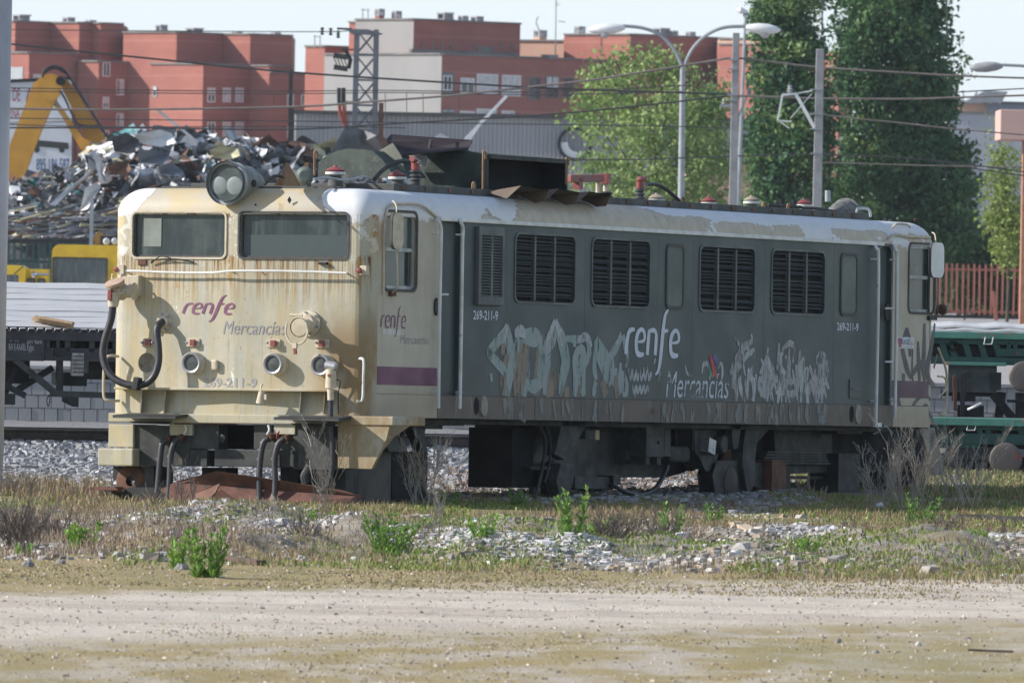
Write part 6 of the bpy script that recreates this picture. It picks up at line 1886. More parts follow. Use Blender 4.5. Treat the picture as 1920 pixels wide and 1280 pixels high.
# graffiti: partly scrubbed lettering
TEAL = worn_mat('scrubbed_teal_paint', (.25, .325, .30), (.33, .365, .355), .41, (5, 5, 1.4)); TAN = worn_mat('scrubbed_tan_paint', (.29, .23, .165), (.235, .19, .155), .42, (8, 5, 1.5)); GRY = worn_mat('scrubbed_grey_paint', (.47, .48, .48), (.345, .36, .365), .435, (7, 6, 1.2)); DRIP = worn_mat('scrubbed_drip', (.235, .235, .215), (.2, .205, .195), .45, (8, 6, 2)); PNK = worn_mat('scrubbed_pink_grey_paint', (.42, .39, .38), (.33, .315, .315), .445, (9, 6, 2)); BLK = wmat('black_spray', (.035, .038, .045), (.055, .055, .06), 5, .6, bump=0)
_gn = [0]
def gr(strokes, mat, px, name='graffiti', dep=0, stuff=False):
    """each painted stroke is a piece of its own; a mass of scratches is one stuff part"""
    mb = MB()
    for s_ in strokes:
        w = s_[0]; pts = s_[1]
        P = [S(*p) for p in pts]
        n_ = len(P)
        ws = [w * px * (.55 if (i in (0, n_ - 1)) else random.uniform(.85, 1.15)) for i in range(n_)]
        _gn[0] += 1
        stroke(mb, P, ws, mpS, dep * .3 - .0012 - (_gn[0] % 24) * .00004)
        if not stuff:
            LB(mb, name + '_stroke', mat); mb = MB()
    if stuff:
        LB(mb, name, mat)['kind'] = 'stuff'
px1 = S(1001, 700)[0] - S(1000, 700)[0]
gr([(22, [(962, 650), (948, 700), (945, 742)]), (26, [(985, 640), (975, 690), (970, 744)]), (16, [(1012, 640), (1010, 700), (1005, 742)]), (26, [(1035, 690), (1030, 720), (1030, 744)]), (14, [(1050, 700), (1050, 742)]), (20, [(1083, 672), (1082, 710), (1082, 744)]), (16, [(1062, 725), (1062, 744)]), (20, [(1128, 712), (1136, 742)]), (16, [(1152, 705), (1158, 744)]), (14, [(944, 640), (942, 665)])], TAN, px1)
gr([(9, [(950, 612), (942, 628), (920, 655), (918, 664), (944, 694), (946, 700)]), (16, [(948, 610), (952, 636), (962, 668)]), (15, [(972, 632), (966, 660), (958, 690), (950, 742)]), (16, [(976, 630), (1000, 632), (1012, 634)]), (18, [(1012, 630), (1018, 660), (1016, 700), (1008, 722)]), (20, [(982, 660), (984, 700), (980, 742)]), (13, [(988, 722), (1002, 724), (1014, 712)]), (12, [(1034, 668), (1024, 690), (1020, 740)]), (14, [(1040, 612), (1034, 634), (1020, 664)]), (14, [(1041, 608), (1052, 636), (1060, 676), (1056, 700), (1050, 740)]), (8, [(1060, 634), (1080, 636), (1100, 634)]), (12, [(1078, 632), (1076, 650)]), (12, [(1086, 652), (1078, 672), (1080, 706), (1076, 742)]), (13, [(1085, 650), (1093, 664), (1090, 700), (1094, 742)]), (9, [(1100, 636), (1104, 660), (1094, 690)]),
    (20, [(1116, 636), (1124, 660), (1138, 690), (1146, 720)]), (9, [(1116, 650), (1114, 690), (1118, 712)]), (17, [(1142, 700), (1158, 712), (1170, 722), (1172, 744)]), (9, [(1166, 630), (1154, 652), (1146, 666), (1150, 690)]), (9, [(1168, 628), (1174, 660), (1174, 688)]), (10, [(1163, 680), (1162, 712)]), (13, [(1116, 715), (1112, 743)]), (9, [(920, 700), (921, 715)])], TEAL, px1, dep=-.003)
gr([(9, [(1040, 600), (1030, 628), (1022, 648)]), (10, [(1041, 600), (1050, 628), (1056, 650)]), (9, [(950, 608), (945, 625), (936, 645)]), (11, [(964, 626), (975, 620), (986, 628)]), (6, [(1082, 640), (1094, 630), (1104, 636), (1108, 650)]), (8, [(1164, 624), (1156, 645)])], GRY, px1, dep=-.006)
gr([(9, [(942, 748), (948, 766), (952, 782)]), (12, [(976, 748), (974, 768), (984, 786)]), (8, [(1010, 750), (1018, 786)]), (9, [(1060, 752), (1070, 788)]), (16, [(1118, 752), (1112, 790)]), (11, [(1168, 754), (1164, 791)]), (6, [(1035, 750), (1040, 786)]), (6, [(1092, 752), (1090, 789)]), (6, [(1052, 752), (1054, 778)]), (6, [(1142, 754), (1144, 786)])], DRIP, px1, dep=-.03)
px2 = S(1451, 700)[0] - S(1450, 700)[0]
gs = []
random.seed(5)
for x0, x1, yt, yb in ((1378, 1416, 630, 752), (1424, 1450, 652, 752), (1452, 1490, 640, 756), (1492, 1520, 645, 757), (1522, 1547, 655, 758)):
    for k in range(13):
        a = random.uniform(x0, x1); yA = random.uniform(yt, yb - 40); yB = min(yb, yA + random.uniform(25, 80)); b = a + random.uniform(-12, 12)
        gs.append((random.uniform(3, 7.5), [(a, yA), ((a + b) / 2 + random.uniform(-6, 6), (yA + yB) / 2), (b, yB)]))
gs += [(7, [(1410, 640), (1392, 652), (1376, 684), (1368, 700)]), (4, [(1408, 626), (1408, 640), (1392, 658), (1380, 690)]), (4, [(1414, 632), (1414, 672)]), (6, [(1414, 655), (1396, 670), (1386, 690)]), (8, [(1412, 690), (1400, 715), (1402, 750)]), (5, [(1440, 652), (1432, 684), (1424, 700)]), (5, [(1466, 656), (1478, 644), (1488, 650), (1486, 680)]), (5, [(1464, 660), (1464, 690), (1474, 700)]), (3, [(1540, 658), (1536, 700), (1544, 730)]), (5, [(1424, 714), (1448, 708), (1470, 716), (1500, 712)]), (4, [(1426, 734), (1446, 738)]), (5, [(1454, 735), (1486, 738), (1496, 728)]), (3, [(1538, 712), (1548, 700)]), (7, [(1526, 715), (1540, 720), (1540, 756)])]
gr(gs[::2], GRY, px2, stuff=True); gr(gs[1::2], PNK, px2, dep=-.003, stuff=True)
gs = [(3, [(1178 + 7 * k, 690 + 3 * math.sin(k)), (1181 + 7 * k, 712), (1185 + 7 * k, 694 + 6 * (k % 2)), (1187 + 7 * k, 706)]) for k in range(6)] + [(3, [(1186 + 7 * k, 722), (1188 + 7 * k, 736), (1193 + 7 * k, 724), (1194 + 7 * k, 735)]) for k in range(4)] + [(3, [(1192, 722), (1190, 745)])]
gs += [(3.5, [(1316, 700), (1318, 684), (1326, 682), (1330, 700), (1330, 712)]), (3.5, [(1346, 690), (1352, 682), (1354, 700), (1350, 720)]), (3, [(1284, 684), (1288, 700), (1296, 704)]), (4, [(1228, 672), (1226, 682)]), (3, [(1238, 696), (1234, 716)])]
gr(gs, GRY, px2, stuff=True)
gr([(7, [(x, 756), (x + random.uniform(-4, 6), 770), (x + random.uniform(-6, 8), 790)]) for x in (1246, 1262, 1276, 1284, 1300, 1322, 1340)] + [(11, [(x, 757), (x + random.uniform(-4, 6), 775), (x + random.uniform(-3, 5), 792)]) for x in (1384, 1398, 1420, 1440, 1452, 1466, 1482, 1500, 1516, 1532, 1540)], DRIP, px2, dep=-.032, stuff=True)
px3 = S(1711, 700)[0] - S(1710, 700)[0]
gr([(10, [(1700, 616), (1694, 640), (1692, 655), (1700, 690), (1708, 708)]), (5, [(1711, 650), (1710, 700), (1712, 715)]), (9, [(1721, 640), (1722, 680), (1724, 714)]), (9, [(1733, 606), (1732, 660), (1730, 690), (1734, 715)]), (9, [(1752, 606), (1746, 650), (1738, 690), (1742, 712), (1752, 722)]), (8, [(1757, 664), (1750, 690)]), (10, [(1700, 616), (1705, 640), (1706, 668)]), (8, [(1708, 706), (1718, 690), (1730, 680), (1738, 684)]),
    (9, [(1680, 700), (1682, 740), (1690, 770)]), (5, [(1696, 782), (1706, 770), (1720, 748), (1736, 738), (1744, 750)]), (6, [(1722, 760), (1722, 778), (1730, 784), (1740, 772), (1736, 762), (1726, 766)]), (5, [(1736, 764), (1746, 782), (1752, 798)]), (14, [(1694, 700), (1692, 745)])], worn_mat('black_spray_tag', (.10, .097, .10), (.14, .13, .125), .38, (3, 3, 2)), px3 * .72, dep=-.005, name='spray_tag')
# ------------------------------------------------------------------ locomotive: fittings of the front
def F3(px, py, x=0.0):
    a, b = Fr(px, py, x); return Vector((x, a, b))
def FB(px0, px1, py0, py1, xa, xb, name, mat, bevel=.006, parent=None, label=None):
    """box on the front: its photo rectangle is that of the face at depth xa"""
    xm, ym = (px0 + px1) / 2, (py0 + py1) / 2
    y1, y0 = Fr(px0, ym, xa)[0], Fr(px1, ym, xa)[0]
    z0, z1 = Fr(xm, py1, xa)[1], Fr(xm, py0, xa)[1]
    return LB(MB().bx(xa, xb, y0, y1, z0, z1), name, mat, bevel=bevel, parent=parent, label=label)
# twin headlight on the roof edge
c = F3(424, 343, -.16)
hl = LB(MB().lathe([(.243, 0), (.243, .05), (.225, .055), (.225, .14), (.235, .145), (.235, .2), (.215, .22), (.2, .5), (.15, .66), (.0, .7)], c, (1, 0, .0), 36, cap=False), 'headlight', wmat('grey_green_lamp', (.27, .29, .26), (.19, .21, .19), 6, .6, c3=(.33, .26, .17), th=.6), True)
LB(MB().lathe([(.245, -.012), (.245, .045), (.205, .05), (.205, -.012)], c, (1, 0, 0), 36, cap=False).add([], []), 'headlight_rim', M['zinc'], True, parent=hl)
LB(MB().lathe([(.0, .02), (.206, .021), (.206, .04)], c, (1, 0, 0), 32), 'headlight_glass', wmat('dusty_lamp_glass', (.04, .05, .052), (.07, .085, .085), 5, .35, bump=0), True, parent=hl)
for dy in (.095, -.095):
    LB(MB().lathe([(.0, .008), (.045, .010), (.085, .015), (.1, .0195)], c + Vector((0, dy, -.03)), (1, 0, 0), 24), 'reflector', wmat('dull_reflector', (.22, .25, .25), (.15, .175, .175), 7, .4, .0, bump=0) if 'dull_reflector' not in bpy.data.materials else bpy.data.materials['dull_reflector'], True, parent=hl)
LB(MB().lathe([(.04, 0), (.04, .03)], c + Vector((.2, -.225, 0)), (0, -1, 0), 10), 'lamp_screw', M['dark_steel'], parent=hl)
FB(384, 402, 338, 350, .1, .5, 'lamp_base', M['roofdk']); 
# peep holes above the windscreens
for px, py, rw, rh in ((542, 375, 4.2, 7), (480, 384, 2.2, 2.2)):
    a, b = Fr(px, py, -.05)
    LB(MB().plate([(a - rw / 170, b), (a, b - rh / 170), (a + rw / 170, b), (a, b + rh / 170)], mpF, -.004, .0), 'hole', M['black_in'])
# horizontal rail under the windscreens
P = [F3(237, 509, -.075), F3(250, 508, -.09), F3(330, 511, -.11), F3(400, 511, -.13), F3(434, 508, -.16), F3(520, 508, -.13), F3(600, 510, -.1), F3(650, 512, -.075)]
r = LB(MB().tube(smooth_path(P, 3), .013, 6), 'grab_rail', M['whitehw'], True)
for px, py in ((237, 509), (434, 508), (650, 512)): LB(MB().tube([F3(px, py, -.1), F3(px, py, .02)], .01, 6), 'rail_bracket', M['whitehw'], parent=r)
# wipers
LB(MB().tube(smooth_path([F3(283, 492, -.05), F3(292, 487, -.06), F3(330, 486, -.07), F3(364, 492, -.06)], 4), .009, 5), 'wiper', M['dark_steel'], True)
LB(MB().tube(smooth_path([F3(283, 494, -.04), F3(300, 481, -.07), F3(320, 484, -.07)], 4), .006, 5), 'wiper', M['dark_steel'], True)
FB(258, 274, 486, 497, -.03, .02, 'bare_hinge', M['rust'])
FB(596, 612, 491, 496, -.06, .0, 'wiper_stub', M['dark_steel'])
# small lamps at the belt
for px, py in ((219, 505), (674, 507)):
    b = FB(px - (0 if px < 300 else 6), px + 13, py - 9, py + 9, -.02 if px < 300 else .02, .1, 'lamp_plate', M['creamhw'])
    LB(MB().lathe([(.0, -.04), (.026, -.035), (.034, 0)], F3(px + (0 if px < 300 else 0), py, -.0), (1, 0, 0), 14), 'red_lamp', M['redl'], True, parent=b)
# red lamp brackets
for px in (277, 361, 512, 603):
    b = FB(px - 12, px + 13, 634 + (px - 277) * .008, 649 + (px - 277) * .008, -.065 if 330 < px < 560 else -.04, 0, 'lamp_bracket', M['creamhw'], bevel=.004)
    LB(MB().box(F3(px, 641.5 + (px - 277) * .008, -.09 if 330 < px < 560 else -.065), (.03, .065, .072)), 'red_lens', M['redl'], parent=b, bevel=.006)
    for dx in (-9.5, 10): LB(MB().lathe([(.014, 0), (.014, .03), (.006, .035)], F3(px + dx, 642, -.04), (-1, 0, 0), 8), 'bolt', M['zinc'], parent=b)
# round marker lamps
rim = wmat('dull_chrome_rim', (.45, .45, .47), (.36, .35, .36), 9, .35, .5); dg = wmat('dark_lamp_lens', (.04, .047, .047), (.06, .068, .068), 9, .45, bump=0)
for px, py, off in ((358, 680, -.15), (511, 682, -.15), (600, 684, -.13)):
    c = F3(px, py, off)
    m_ = LB(MB().lathe([(.093, .02), (.122, .06), (.13, .2)], c, (1, 0, 0), 28), 'marker_lamp', M['creamhw'], True)
    LB(MB().lathe([(.085, .012), (.092, -.006), (.108, -.012), (.12, .0), (.122, .03), (.085, .035)], c, (1, 0, 0), 28, cap=False), 'lamp_rim', rim, True, parent=m_)
    LB(MB().lathe([(.0, .008), (.088, .014)], c, (1, 0, 0), 24, cap=False), 'lens', dg, True, parent=m_)
    LB(MB().box(c + Vector((.1, -.125, 0)), (.05, .02, .06)), 'latch', M['creamhw'], parent=m_)
c = F3(403, 684, -.09); LB(MB().box(c, (.05, .075, .12)), 'socket', M['creamhw'], bevel=.02)
# jumper sockets and cables
def flange(px, py, off, r, name='cable_socket'):
    c = F3(px, py, off)
    o = LB(MB().lathe([(r * .62, -.05), (r * .7, -.03), (r * .72, 0), (r, .005), (r, .03)], c, (1, 0, 0), 28), name, M['creamhw'], True)
    for k in range(6):
        a = k * math.pi / 3 + .3
        LB(MB().lathe([(.014, 0), (.014, -.02)], c + Vector((0, math.cos(a) * r * .85, math.sin(a) * r * .85)), (1, 0, 0), 6), 'bolt', M['zinc'], parent=o)
    return c, o
c1, o1 = flange(306, 603, -.045, .105)
c2, o2 = flange(577, 606, -.06, .145)
cap = F3(561, 613, -.30)
LB(MB().lathe([(.075, .2), (.075, .03), (.1, .03), (.1, -.005), (.0, -.01)], cap, (1, .0, .1), 26), 'socket_lid', M['creamhw'], True, parent=o2)
LB(MB().lathe([(.108, -.012), (.115, 0), (.108, .012), (.098, 0)], cap + Vector((0, 0, 0)), (1, 0, .1), 26, cap=False), 'lid_ring', M['creamhw'], True, parent=o2)
LB(MB().tube(smooth_path([F3(538, 606, -.31), F3(536, 625, -.32), F3(545, 643, -.33), F3(556, 646, -.33), F3(570, 640, -.32), F3(577, 622, -.3), F3(576, 606, -.28)], 4), .012, 7), 'bail', M['creamhw'], True, parent=o2)
LB(MB().tube([F3(544, 590, -.3), F3(567, 591, -.3)], .014, 7), 'hinge_pin', M['creamhw'], parent=o2)
b = LB(MB().box(F3(553, 648, -.33), (.04, .05, .06)), 'latch', M['creamhw'], parent=o2); LB(MB().bar(F3(553, 652, -.33), F3(554, 664, -.33), .03, .03), 'red_tag', M['redl'], parent=o2)
# left jumper head
bx_ = FB(238, 260, 516, 555, -.1, .05, 'jumper_box', M['creamhw'], bevel=.01)
hd = LB(MB().lathe([(.1, 0), (.1, .12), (.075, .13), (.07, .25), (.1, .26)], F3(213, 546, -.2) , (.0, -.8, .0), 20), 'jumper_head', M['creamhw'], True)
LB(MB().lathe([(.0, 0), (.11, .004), (.115, .02), (.11, .04), (.0, .045)], F3(216, 534, -.3), (-.42, .12, .9), 24), 'jumper_lid', wmat('pinkish_lid', (.46, .33, .24), (.38, .27, .2), 7, .6), True)
for dx in (-2, 14): LB(MB().tube([F3(212 + dx, 524, -.24), F3(207 + dx + 6, 514, -.2)], .012, 6), 'lid_hinge', M['creamhw'])
LB(MB().bar(F3(207, 543, -.33), F3(206, 563, -.33), .045, .05), 'red_lever', M['redl'], bevel=.005)
LB(MB().tube([F3(214, 548, -.26), F3(213, 560, -.26), F3(212, 575, -.26)], [.075, .07, .055], 14), 'plug_collar', M['creamhw'], True)
LB(MB().tube(smooth_path([F3(212, 545, -.28), F3(226, 550, -.3), F3(238, 544, -.26), F3(244, 536, -.2)], 4), .012, 6), 'lid_wire', M['creamhw'], True)
P = [F3(212, 572, -.26), F3(208, 600, -.26), F3(197, 635, -.27), F3(193, 665, -.28), F3(200, 692, -.3), F3(218, 712, -.31), F3(245, 722, -.3), F3(270, 720, -.28), F3(288, 706, -.26), F3(297, 680, -.24), F3(297, 650, -.22), F3(294, 624, -.2), F3(297, 610, -.17), F3(305, 603, -.08)]
LB(MB().tube(smooth_path(P, 6), .041, 12), 'jumper_cable', M['black_rubber'], True)
LB(MB().box(F3(257, 719, -.31), (.1, .07, .14), Matrix.Rotation(.2, 3, 'X')), 'cable_clip', M['dark_steel'], bevel=.008)
# left grab handle, right grab handle
LB(MB().tube(smooth_path([F3(222, 668, -.02), F3(208, 667, -.12), F3(199, 671, -.14), F3(195, 690, -.14), F3(194, 730, -.14), F3(196, 746, -.14), F3(206, 751, -.12), F3(224, 751, -.02)], 4), .016, 7), 'grab_handle', M['creamhw'], True)
x_, z_ = S(680, 700)
LB(MB().tube(smooth_path([F3(672, 673, .04), F3(678, 672, -.06), F3(682, 678, -.08), F3(681, 712, -.08), F3(680, 745, -.08), F3(676, 752, -.06), F3(670, 752, .04)], 4), .015, 7), 'grab_handle', M['whitehw'], True)
# ledge, panel with ribs below it
FB(213, 616, 727.5, 732, -.2, .02, 'ledge', M['cream'])
for px in (267, 311, 565, 610): LB(MB().prism([F3(px, 733, -.18), F3(px - 3, 774, -.07), F3(px - 3, 774, .0), F3(px, 733, .0)], (0, .014, 0)), 'rib', M['cream'])
LB(MB().tube(smooth_path([F3(492, 720, -.1), F3(489, 727, -.16), F3(489, 736, -.22)], 3), .012, 6), 'hook_rod', M['creamhw'], True)
LB(MB().tube([F3(491, 734, -.22), F3(488, 756, -.22)], [.035, .05], 12), 'hanging_plug', M['creamhw'], True); LB(MB().box(F3(497, 744, -.22), (.04, .05, .06)), 'plug_latch', M['creamhw'])
# right hanging jumper
o = LB(MB().tube([F3(621, 692, -.2), F3(620, 727, -.2)], [.058, .062], 14), 'jumper_holder', M['creamhw'], True)
LB(MB().lathe([(.03, -.07), (.055, -.06), (.055, .06), (.03, .07)], F3(621, 686, -.2), (0, 1, .15), 14), 'holder_head', rim, True, parent=o)
LB(MB().tube([F3(620, 728, -.2), F3(620, 750, -.2)], [.04, .035], 12), 'plug', M['creamhw'], True, parent=o)
LB(MB().bar(F3(617, 701, -.26), F3(617, 706, -.26), .03, .02), 'red_mark', M['redl'], parent=o)
LB(MB().tube(smooth_path([F3(620, 749, -.2), F3(620, 790, -.21), F3(623, 840, -.22), F3(622, 880, -.22), F3(612, 912, -.24), F3(596, 922, -.24)], 5), .03, 9), 'jumper_cable', M['black_rubber'], True)
LB(MB().tube(smooth_path([F3(631, 712, -.05), F3(638, 716, -.07), F3(634, 740, -.06), F3(635, 776, -.05)], 4), .007, 5), 'wire', M['dark_steel'], True)

# ------------------------------------------------------------------ buffer beam and what hangs on it
# front plate of the beam, cut out round the coupling pocket
FB(203, 737, 777, 794, -.12, .7, 'buffer_beam', M['cream'], bevel=.01)
FB(203, 250, 795, 838, -.1, .5, 'beam_end', M['cream'], bevel=.01)
FB(183, 249, 840, 873, -.22, .4, 'beam_step', M['cream'], bevel=.015)
LB(MB().prism([F3(634, 796, -.1), F3(730, 796, -.1), F3(724, 822, -.1), F3(696, 878, -.1), F3(634, 876, -.1)], (.06, 0, 0)), 'side_valance', M['cream'], bevel=.004)
LB(MB().prism([Vector((-.04, .02, Fr(700, 796, -.1)[1])), Vector((1.15, .02, Fr(700, 796, -.1)[1])), Vector((.75, .02, Fr(700, 800, -.1)[1] - .1)), Vector((.1, .02, Fr(700, 878, -.1)[1])), Vector((-.04, .02, Fr(700, 878, -.1)[1]))], (0, .05, 0)), 'side_valance', M['cream'], bevel=.004)
FB(318, 360, 795, 816, -.08, .2, 'beam_plate', M['cream']); FB(513, 553, 796, 814, -.08, .2, 'beam_plate', M['cream'])
FB(249, 318, 797, 873, -.06, .5, 'buffer_mount', M['under_grey']); FB(549, 618, 797, 880, -.06, .5, 'buffer_mount', M['under_grey'])
FB(318, 356, 816, 873, -.04, .4, 'beam_web', M['under_grey']); FB(508, 550, 812, 876, -.04, .4, 'beam_web', M['under_grey'])
FB(356, 410, 796, 842, -.03, .2, 'draw_plate', M['under_grey']); FB(476, 510, 796, 842, -.03, .2, 'draw_plate', M['under_grey'])
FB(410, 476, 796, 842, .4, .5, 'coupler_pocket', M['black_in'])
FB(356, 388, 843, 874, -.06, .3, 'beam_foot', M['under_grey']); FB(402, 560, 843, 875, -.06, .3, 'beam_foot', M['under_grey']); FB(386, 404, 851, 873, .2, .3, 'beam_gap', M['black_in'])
FB(570, 580, 858, 872, -.063, -.05, 'slot', M['black_in'])
LB(MB().lathe([(.05, 0), (.05, -.015), (.025, -.02)], F3(416, 822, .0), (1, 0, 0), 14), 'draw_pin', M['dark_steel'])
for px0, px1, y in ((211, 329, 783), (513, 636, 787)):
    c0, c1 = F3(px0, y, -.45), F3(px1, y + 2, -.45)
    LB(MB().prism([c0, c1, c1 + Vector((.4, .02, .03)), c0 + Vector((.4, -.04, .03))], (0, 0, .03)), 'step_plate', M['under_grey'], bevel=.004)
    LB(MB().prism([F3(px0 + 32, y + 6, -.38), F3(px1 - 8, y + 7, -.38), F3(px1 - 14, y + 12, -.1), F3(px0 + 38, y + 10, -.1)], (.05, 0, -.0)), 'step_bracket', M['dark_steel'])
for px in (347, 503):
    LB(MB().tube(smooth_path([F3(px, 797, -.1), F3(px + 2, 806, -.11), F3(px - 2, 814, -.1)], 3), .012, 6), 'hanger', M['whitehw'], True)
# brake hoses
for pts in ([(312, 824), (304, 832), (300, 860), (297, 900), (293, 940)], [(335, 822), (327, 830), (320, 855), (318, 900), (315, 935)], [(503, 822), (494, 830), (488, 860), (486, 900), (487, 935)], [(532, 823), (522, 832), (515, 860), (516, 900), (515, 930)]):
    h = LB(MB().tube(smooth_path([F3(x, y, -.16 - .02 * i) for i, (x, y) in enumerate(pts)], 5), .034, 10), 'brake_hose', M['black_rubber'], True)
    x, y = pts[0]
    LB(MB().tube([F3(x + 10, y - 4, -.02), F3(x, y, -.16)], .042, 9), 'hose_cock', M['rust'], True, parent=h)
    x, y = pts[-1]; LB(MB().tube([F3(x, y - 5, -.23), F3(x - 1, y + 8, -.24)], [.036, .05], 9), 'hose_coupling', wmat('dusty_coupling', (.2, .17, .14), (.1, .08, .07), 8, .8) if 'dusty_coupling' not in bpy.data.materials else bpy.data.materials['dusty_coupling'], True, parent=h)
    for k in (1, 2):
        a, b = pts[k]; LB(MB().lathe([(.037, -.012), (.039, 0), (.037, .012)], F3(a, b, -.17), (0, 0, 1), 10), 'hose_band', M['zinc'], parent=h)
LB(MB().tube(smooth_path([F3(520, 823, -.1), F3(520, 814, -.12), F3(523, 808, -.12)], 3), .014, 6), 'cock_handle', M['redl'], True)
LB(MB().tube([F3(516, 840, -.12), F3(514, 900, -.13)], .018, 6), 'pipe', M['zinc'])
LB(MB().tube(smooth_path([F3(580, 870, .02), F3(577, 880, -.06), F3(570, 892, -.08), F3(573, 905, -.06)], 3), [.045] * 9 + [.05], 9), 'pipe_elbow', M['under_grey'], True)
# roller and cradle under the far end
g = F3(244, 902, .05)
wh = LB(MB().lathe([(.055, -.0), (.15, 0), (.185, .02), (.185, .12), (.15, .14), (.055, .14)], g, (1, 0, 0), 28, cap=False), 'roller', M['rust'], True)
LB(MB().lathe([(.15, .004), (.055, .004)], g, (1, 0, 0), 24, cap=False), 'roller_face', wmat('red_brown_disc', (.15, .07, .05), (.1, .05, .04), 6, .8), parent=wh)
FB(212, 274, 874, 900, .08, .3, 'roller_bracket', M['dark_steel'], bevel=0); FB(271, 288, 874, 906, .0, .4, 'roller_cheek', M['under_grey'], bevel=0)
FB(280, 310, 874, 905, .3, .5, 'under_gear', M['dark_steel'])
FB(378, 424, 876, 905, .3, .6, 'under_gear', M['dark_steel']); FB(525, 560, 876, 925, .3, .6, 'under_gear', M['dark_steel']); FB(564, 612, 880, 905, .1, .5, 'under_gear', M['dark_steel']); FB(612, 648, 880, 924, .25, .6, 'under_gear', M['dark_steel'])

# ------------------------------------------------------------------ underneath, near side
def SB(px0, px1, py0, py1, ya, yb, name, mat, bevel=0, parent=None):
    xm, ym = (px0 + px1) / 2, (py0 + py1) / 2
    return LB(MB().bx(S(px0, ym, ya)[0], S(px1, ym, ya)[0], ya, yb, S(xm, py1, ya)[1], S(xm, py0, ya)[1]), name, mat, bevel=bevel, parent=parent)
def SPr(pts, ya, yb, name, mat, bevel=0):
    P = [(S(x, y, ya)[0], ya, S(x, y, ya)[1]) for x, y in pts]
    return LB(MB().prism(P, (0, yb - ya, 0)), name, mat, bevel=bevel)
LB(MB().bx(.5, LL - .4, .2, W_ - .2, -.06, -.003), 'underframe', M['dark_steel'])
SB(655, 733, 842, 948, .4, .5, 'guard_plate', wmat('dusty_brown_plate', (.115, .097, .083), (.08, .068, .06), 3, .85, c3=(.1, .06, .045), th=.6))
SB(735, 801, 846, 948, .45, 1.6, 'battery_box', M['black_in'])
SPr([(722, 795), (742, 795), (748, 835), (765, 838), (762, 846), (730, 846), (722, 830)], .3, .42, 'side_bracket', M['dark_steel'])
SPr([(776, 792), (800, 792), (796, 815), (802, 845), (792, 850), (786, 825), (772, 802)], .3, .42, 'side_bracket', M['dark_steel'])
LB(MB().tube(smooth_path([(S(752, 798, .35)[0], .35, S(752, 798, .35)[1]), (S(755, 812, .35)[0], .35, S(755, 812, .35)[1]), (S(749, 826, .35)[0], .35, S(749, 826, .35)[1]), (S(751, 838, .35)[0], .35, S(751, 838, .35)[1])], 4), .03, 7), 'short_hose', M['dark_steel'], True)
SB(760, 870, 788, 797, .25, .6, 'frame_rail', M['dark_steel']); SB(785, 830, 790, 804, .3, .5, 'frame_rail', M['dark_steel'])
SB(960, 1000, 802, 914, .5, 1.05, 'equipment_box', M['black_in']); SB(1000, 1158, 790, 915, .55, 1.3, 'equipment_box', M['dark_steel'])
SPr([(1055, 790), (1102, 790), (1078, 835), (1062, 862), (1040, 850), (1044, 838)], .2, .32, 'diagonal_strut', M['under_grey'], .006)
SPr([(1052, 868), (1077, 870), (1075, 900), (1066, 928), (1050, 930), (1044, 900)], .22, .36, 'axle_guard', M['under_grey'], .006)
SB(995, 1078, 874, 880, .3, .4, 'guard_tie', M['dark_steel'])
def tubeS(pts, y, r, name, mat):
    P = [(S(a, b, y)[0], y + (pts_y or 0), S(a, b, y)[1]) for a, b in pts for pts_y in (0,)]
    return LB(MB().tube(smooth_path(P, 5), r, 8), name, mat, True)
tubeS([(1010, 795), (1022, 830), (1018, 870), (1008, 915), (1000, 940)], .25, .022, 'air_pipe', M['dark_steel']); tubeS([(1022, 795), (1032, 830), (1030, 870), (1020, 905)], .26, .018, 'air_pipe', M['dark_steel'])
tubeS([(998, 914), (1001, 940), (1000, 945)], .2, .04, 'sand_pipe', M['dark_steel'])
for cx in (1045,): LB(MB().lathe([(.2, 0), (.26, .02), (.26, .1), (.1, .12)], (S(cx, 905, .4)[0], .4, S(cx, 905, .4)[1]), (0, 1, 0), 24), 'wheel', M['dark_steel'], True)
SB(1078, 1158, 893, 916, .4, .6, 'lower_frame', M['under_grey']); SB(1150, 1164, 891, 909, .35, .6, 'lower_frame', M['dark_steel'])
for k in range(5): SB(1082 + 15 * k, 1088 + 15 * k, 915, 918 + (k % 2) * 2, .45, .55, 'bolt_end', M['dark_steel'])
SB(1098, 1118, 806, 823, .3, .5, 'junction_box', M['under_grey'], .006); SB(1117, 1124, 806, 824, .28, .31, 'yellow_tag', wmat('pale_tag', (.42, .36, .22), None, 9, .6, bump=0))
SPr([(1160, 798), (1302, 798), (1300, 868), (1284, 880), (1250, 890), (1160, 890)], .7, 2.5, 'transformer_case', M['dark_steel'], .03)
for cx, yy in ((1385, .75), (1560, .8)): LB(MB().lathe([(.0, -.01), (.12, -.01), (.14, .0), (.36, .02), (.40, .05), (.42, .05), (.42, .09), (.4, .1)], (S(cx, 895, yy)[0], yy, S(cx, 895, yy)[1]), (0, 1, 0), 30), 'wheel', M['rust'], True)
for k in range(5): SB(1440 - 3 * k + 0, 1545 + 3 * k, 846 + 5 * k, 849.5 + 5 * k, .45, .53, 'leaf_spring', M['under_grey'])
for cx in (1178, 1204): 
    a = S(cx, 820, .5)
    LB(MB().lathe([(.0, 0), (.1, .005), (.105, .02), (.105, .3), (.1, .32)], (a[0], .5, a[1] - .23), (0, 0, 1), 18), 'air_cylinder', M['under_grey'], True)
a = S(1162, 855, .5); b = S(1215, 855, .5)
LB(MB().tube([(a[0], .5, a[1]), (b[0], .5, b[1])], .085, 14), 'air_cylinder', M['under_grey'], True)
SB(1212, 1246, 792, 857, .22, .6, 'fuse_box', M['under_grey'], .008); SB(1246, 1258, 796, 855, .3, .6, 'fuse_box', M['dark_steel'])
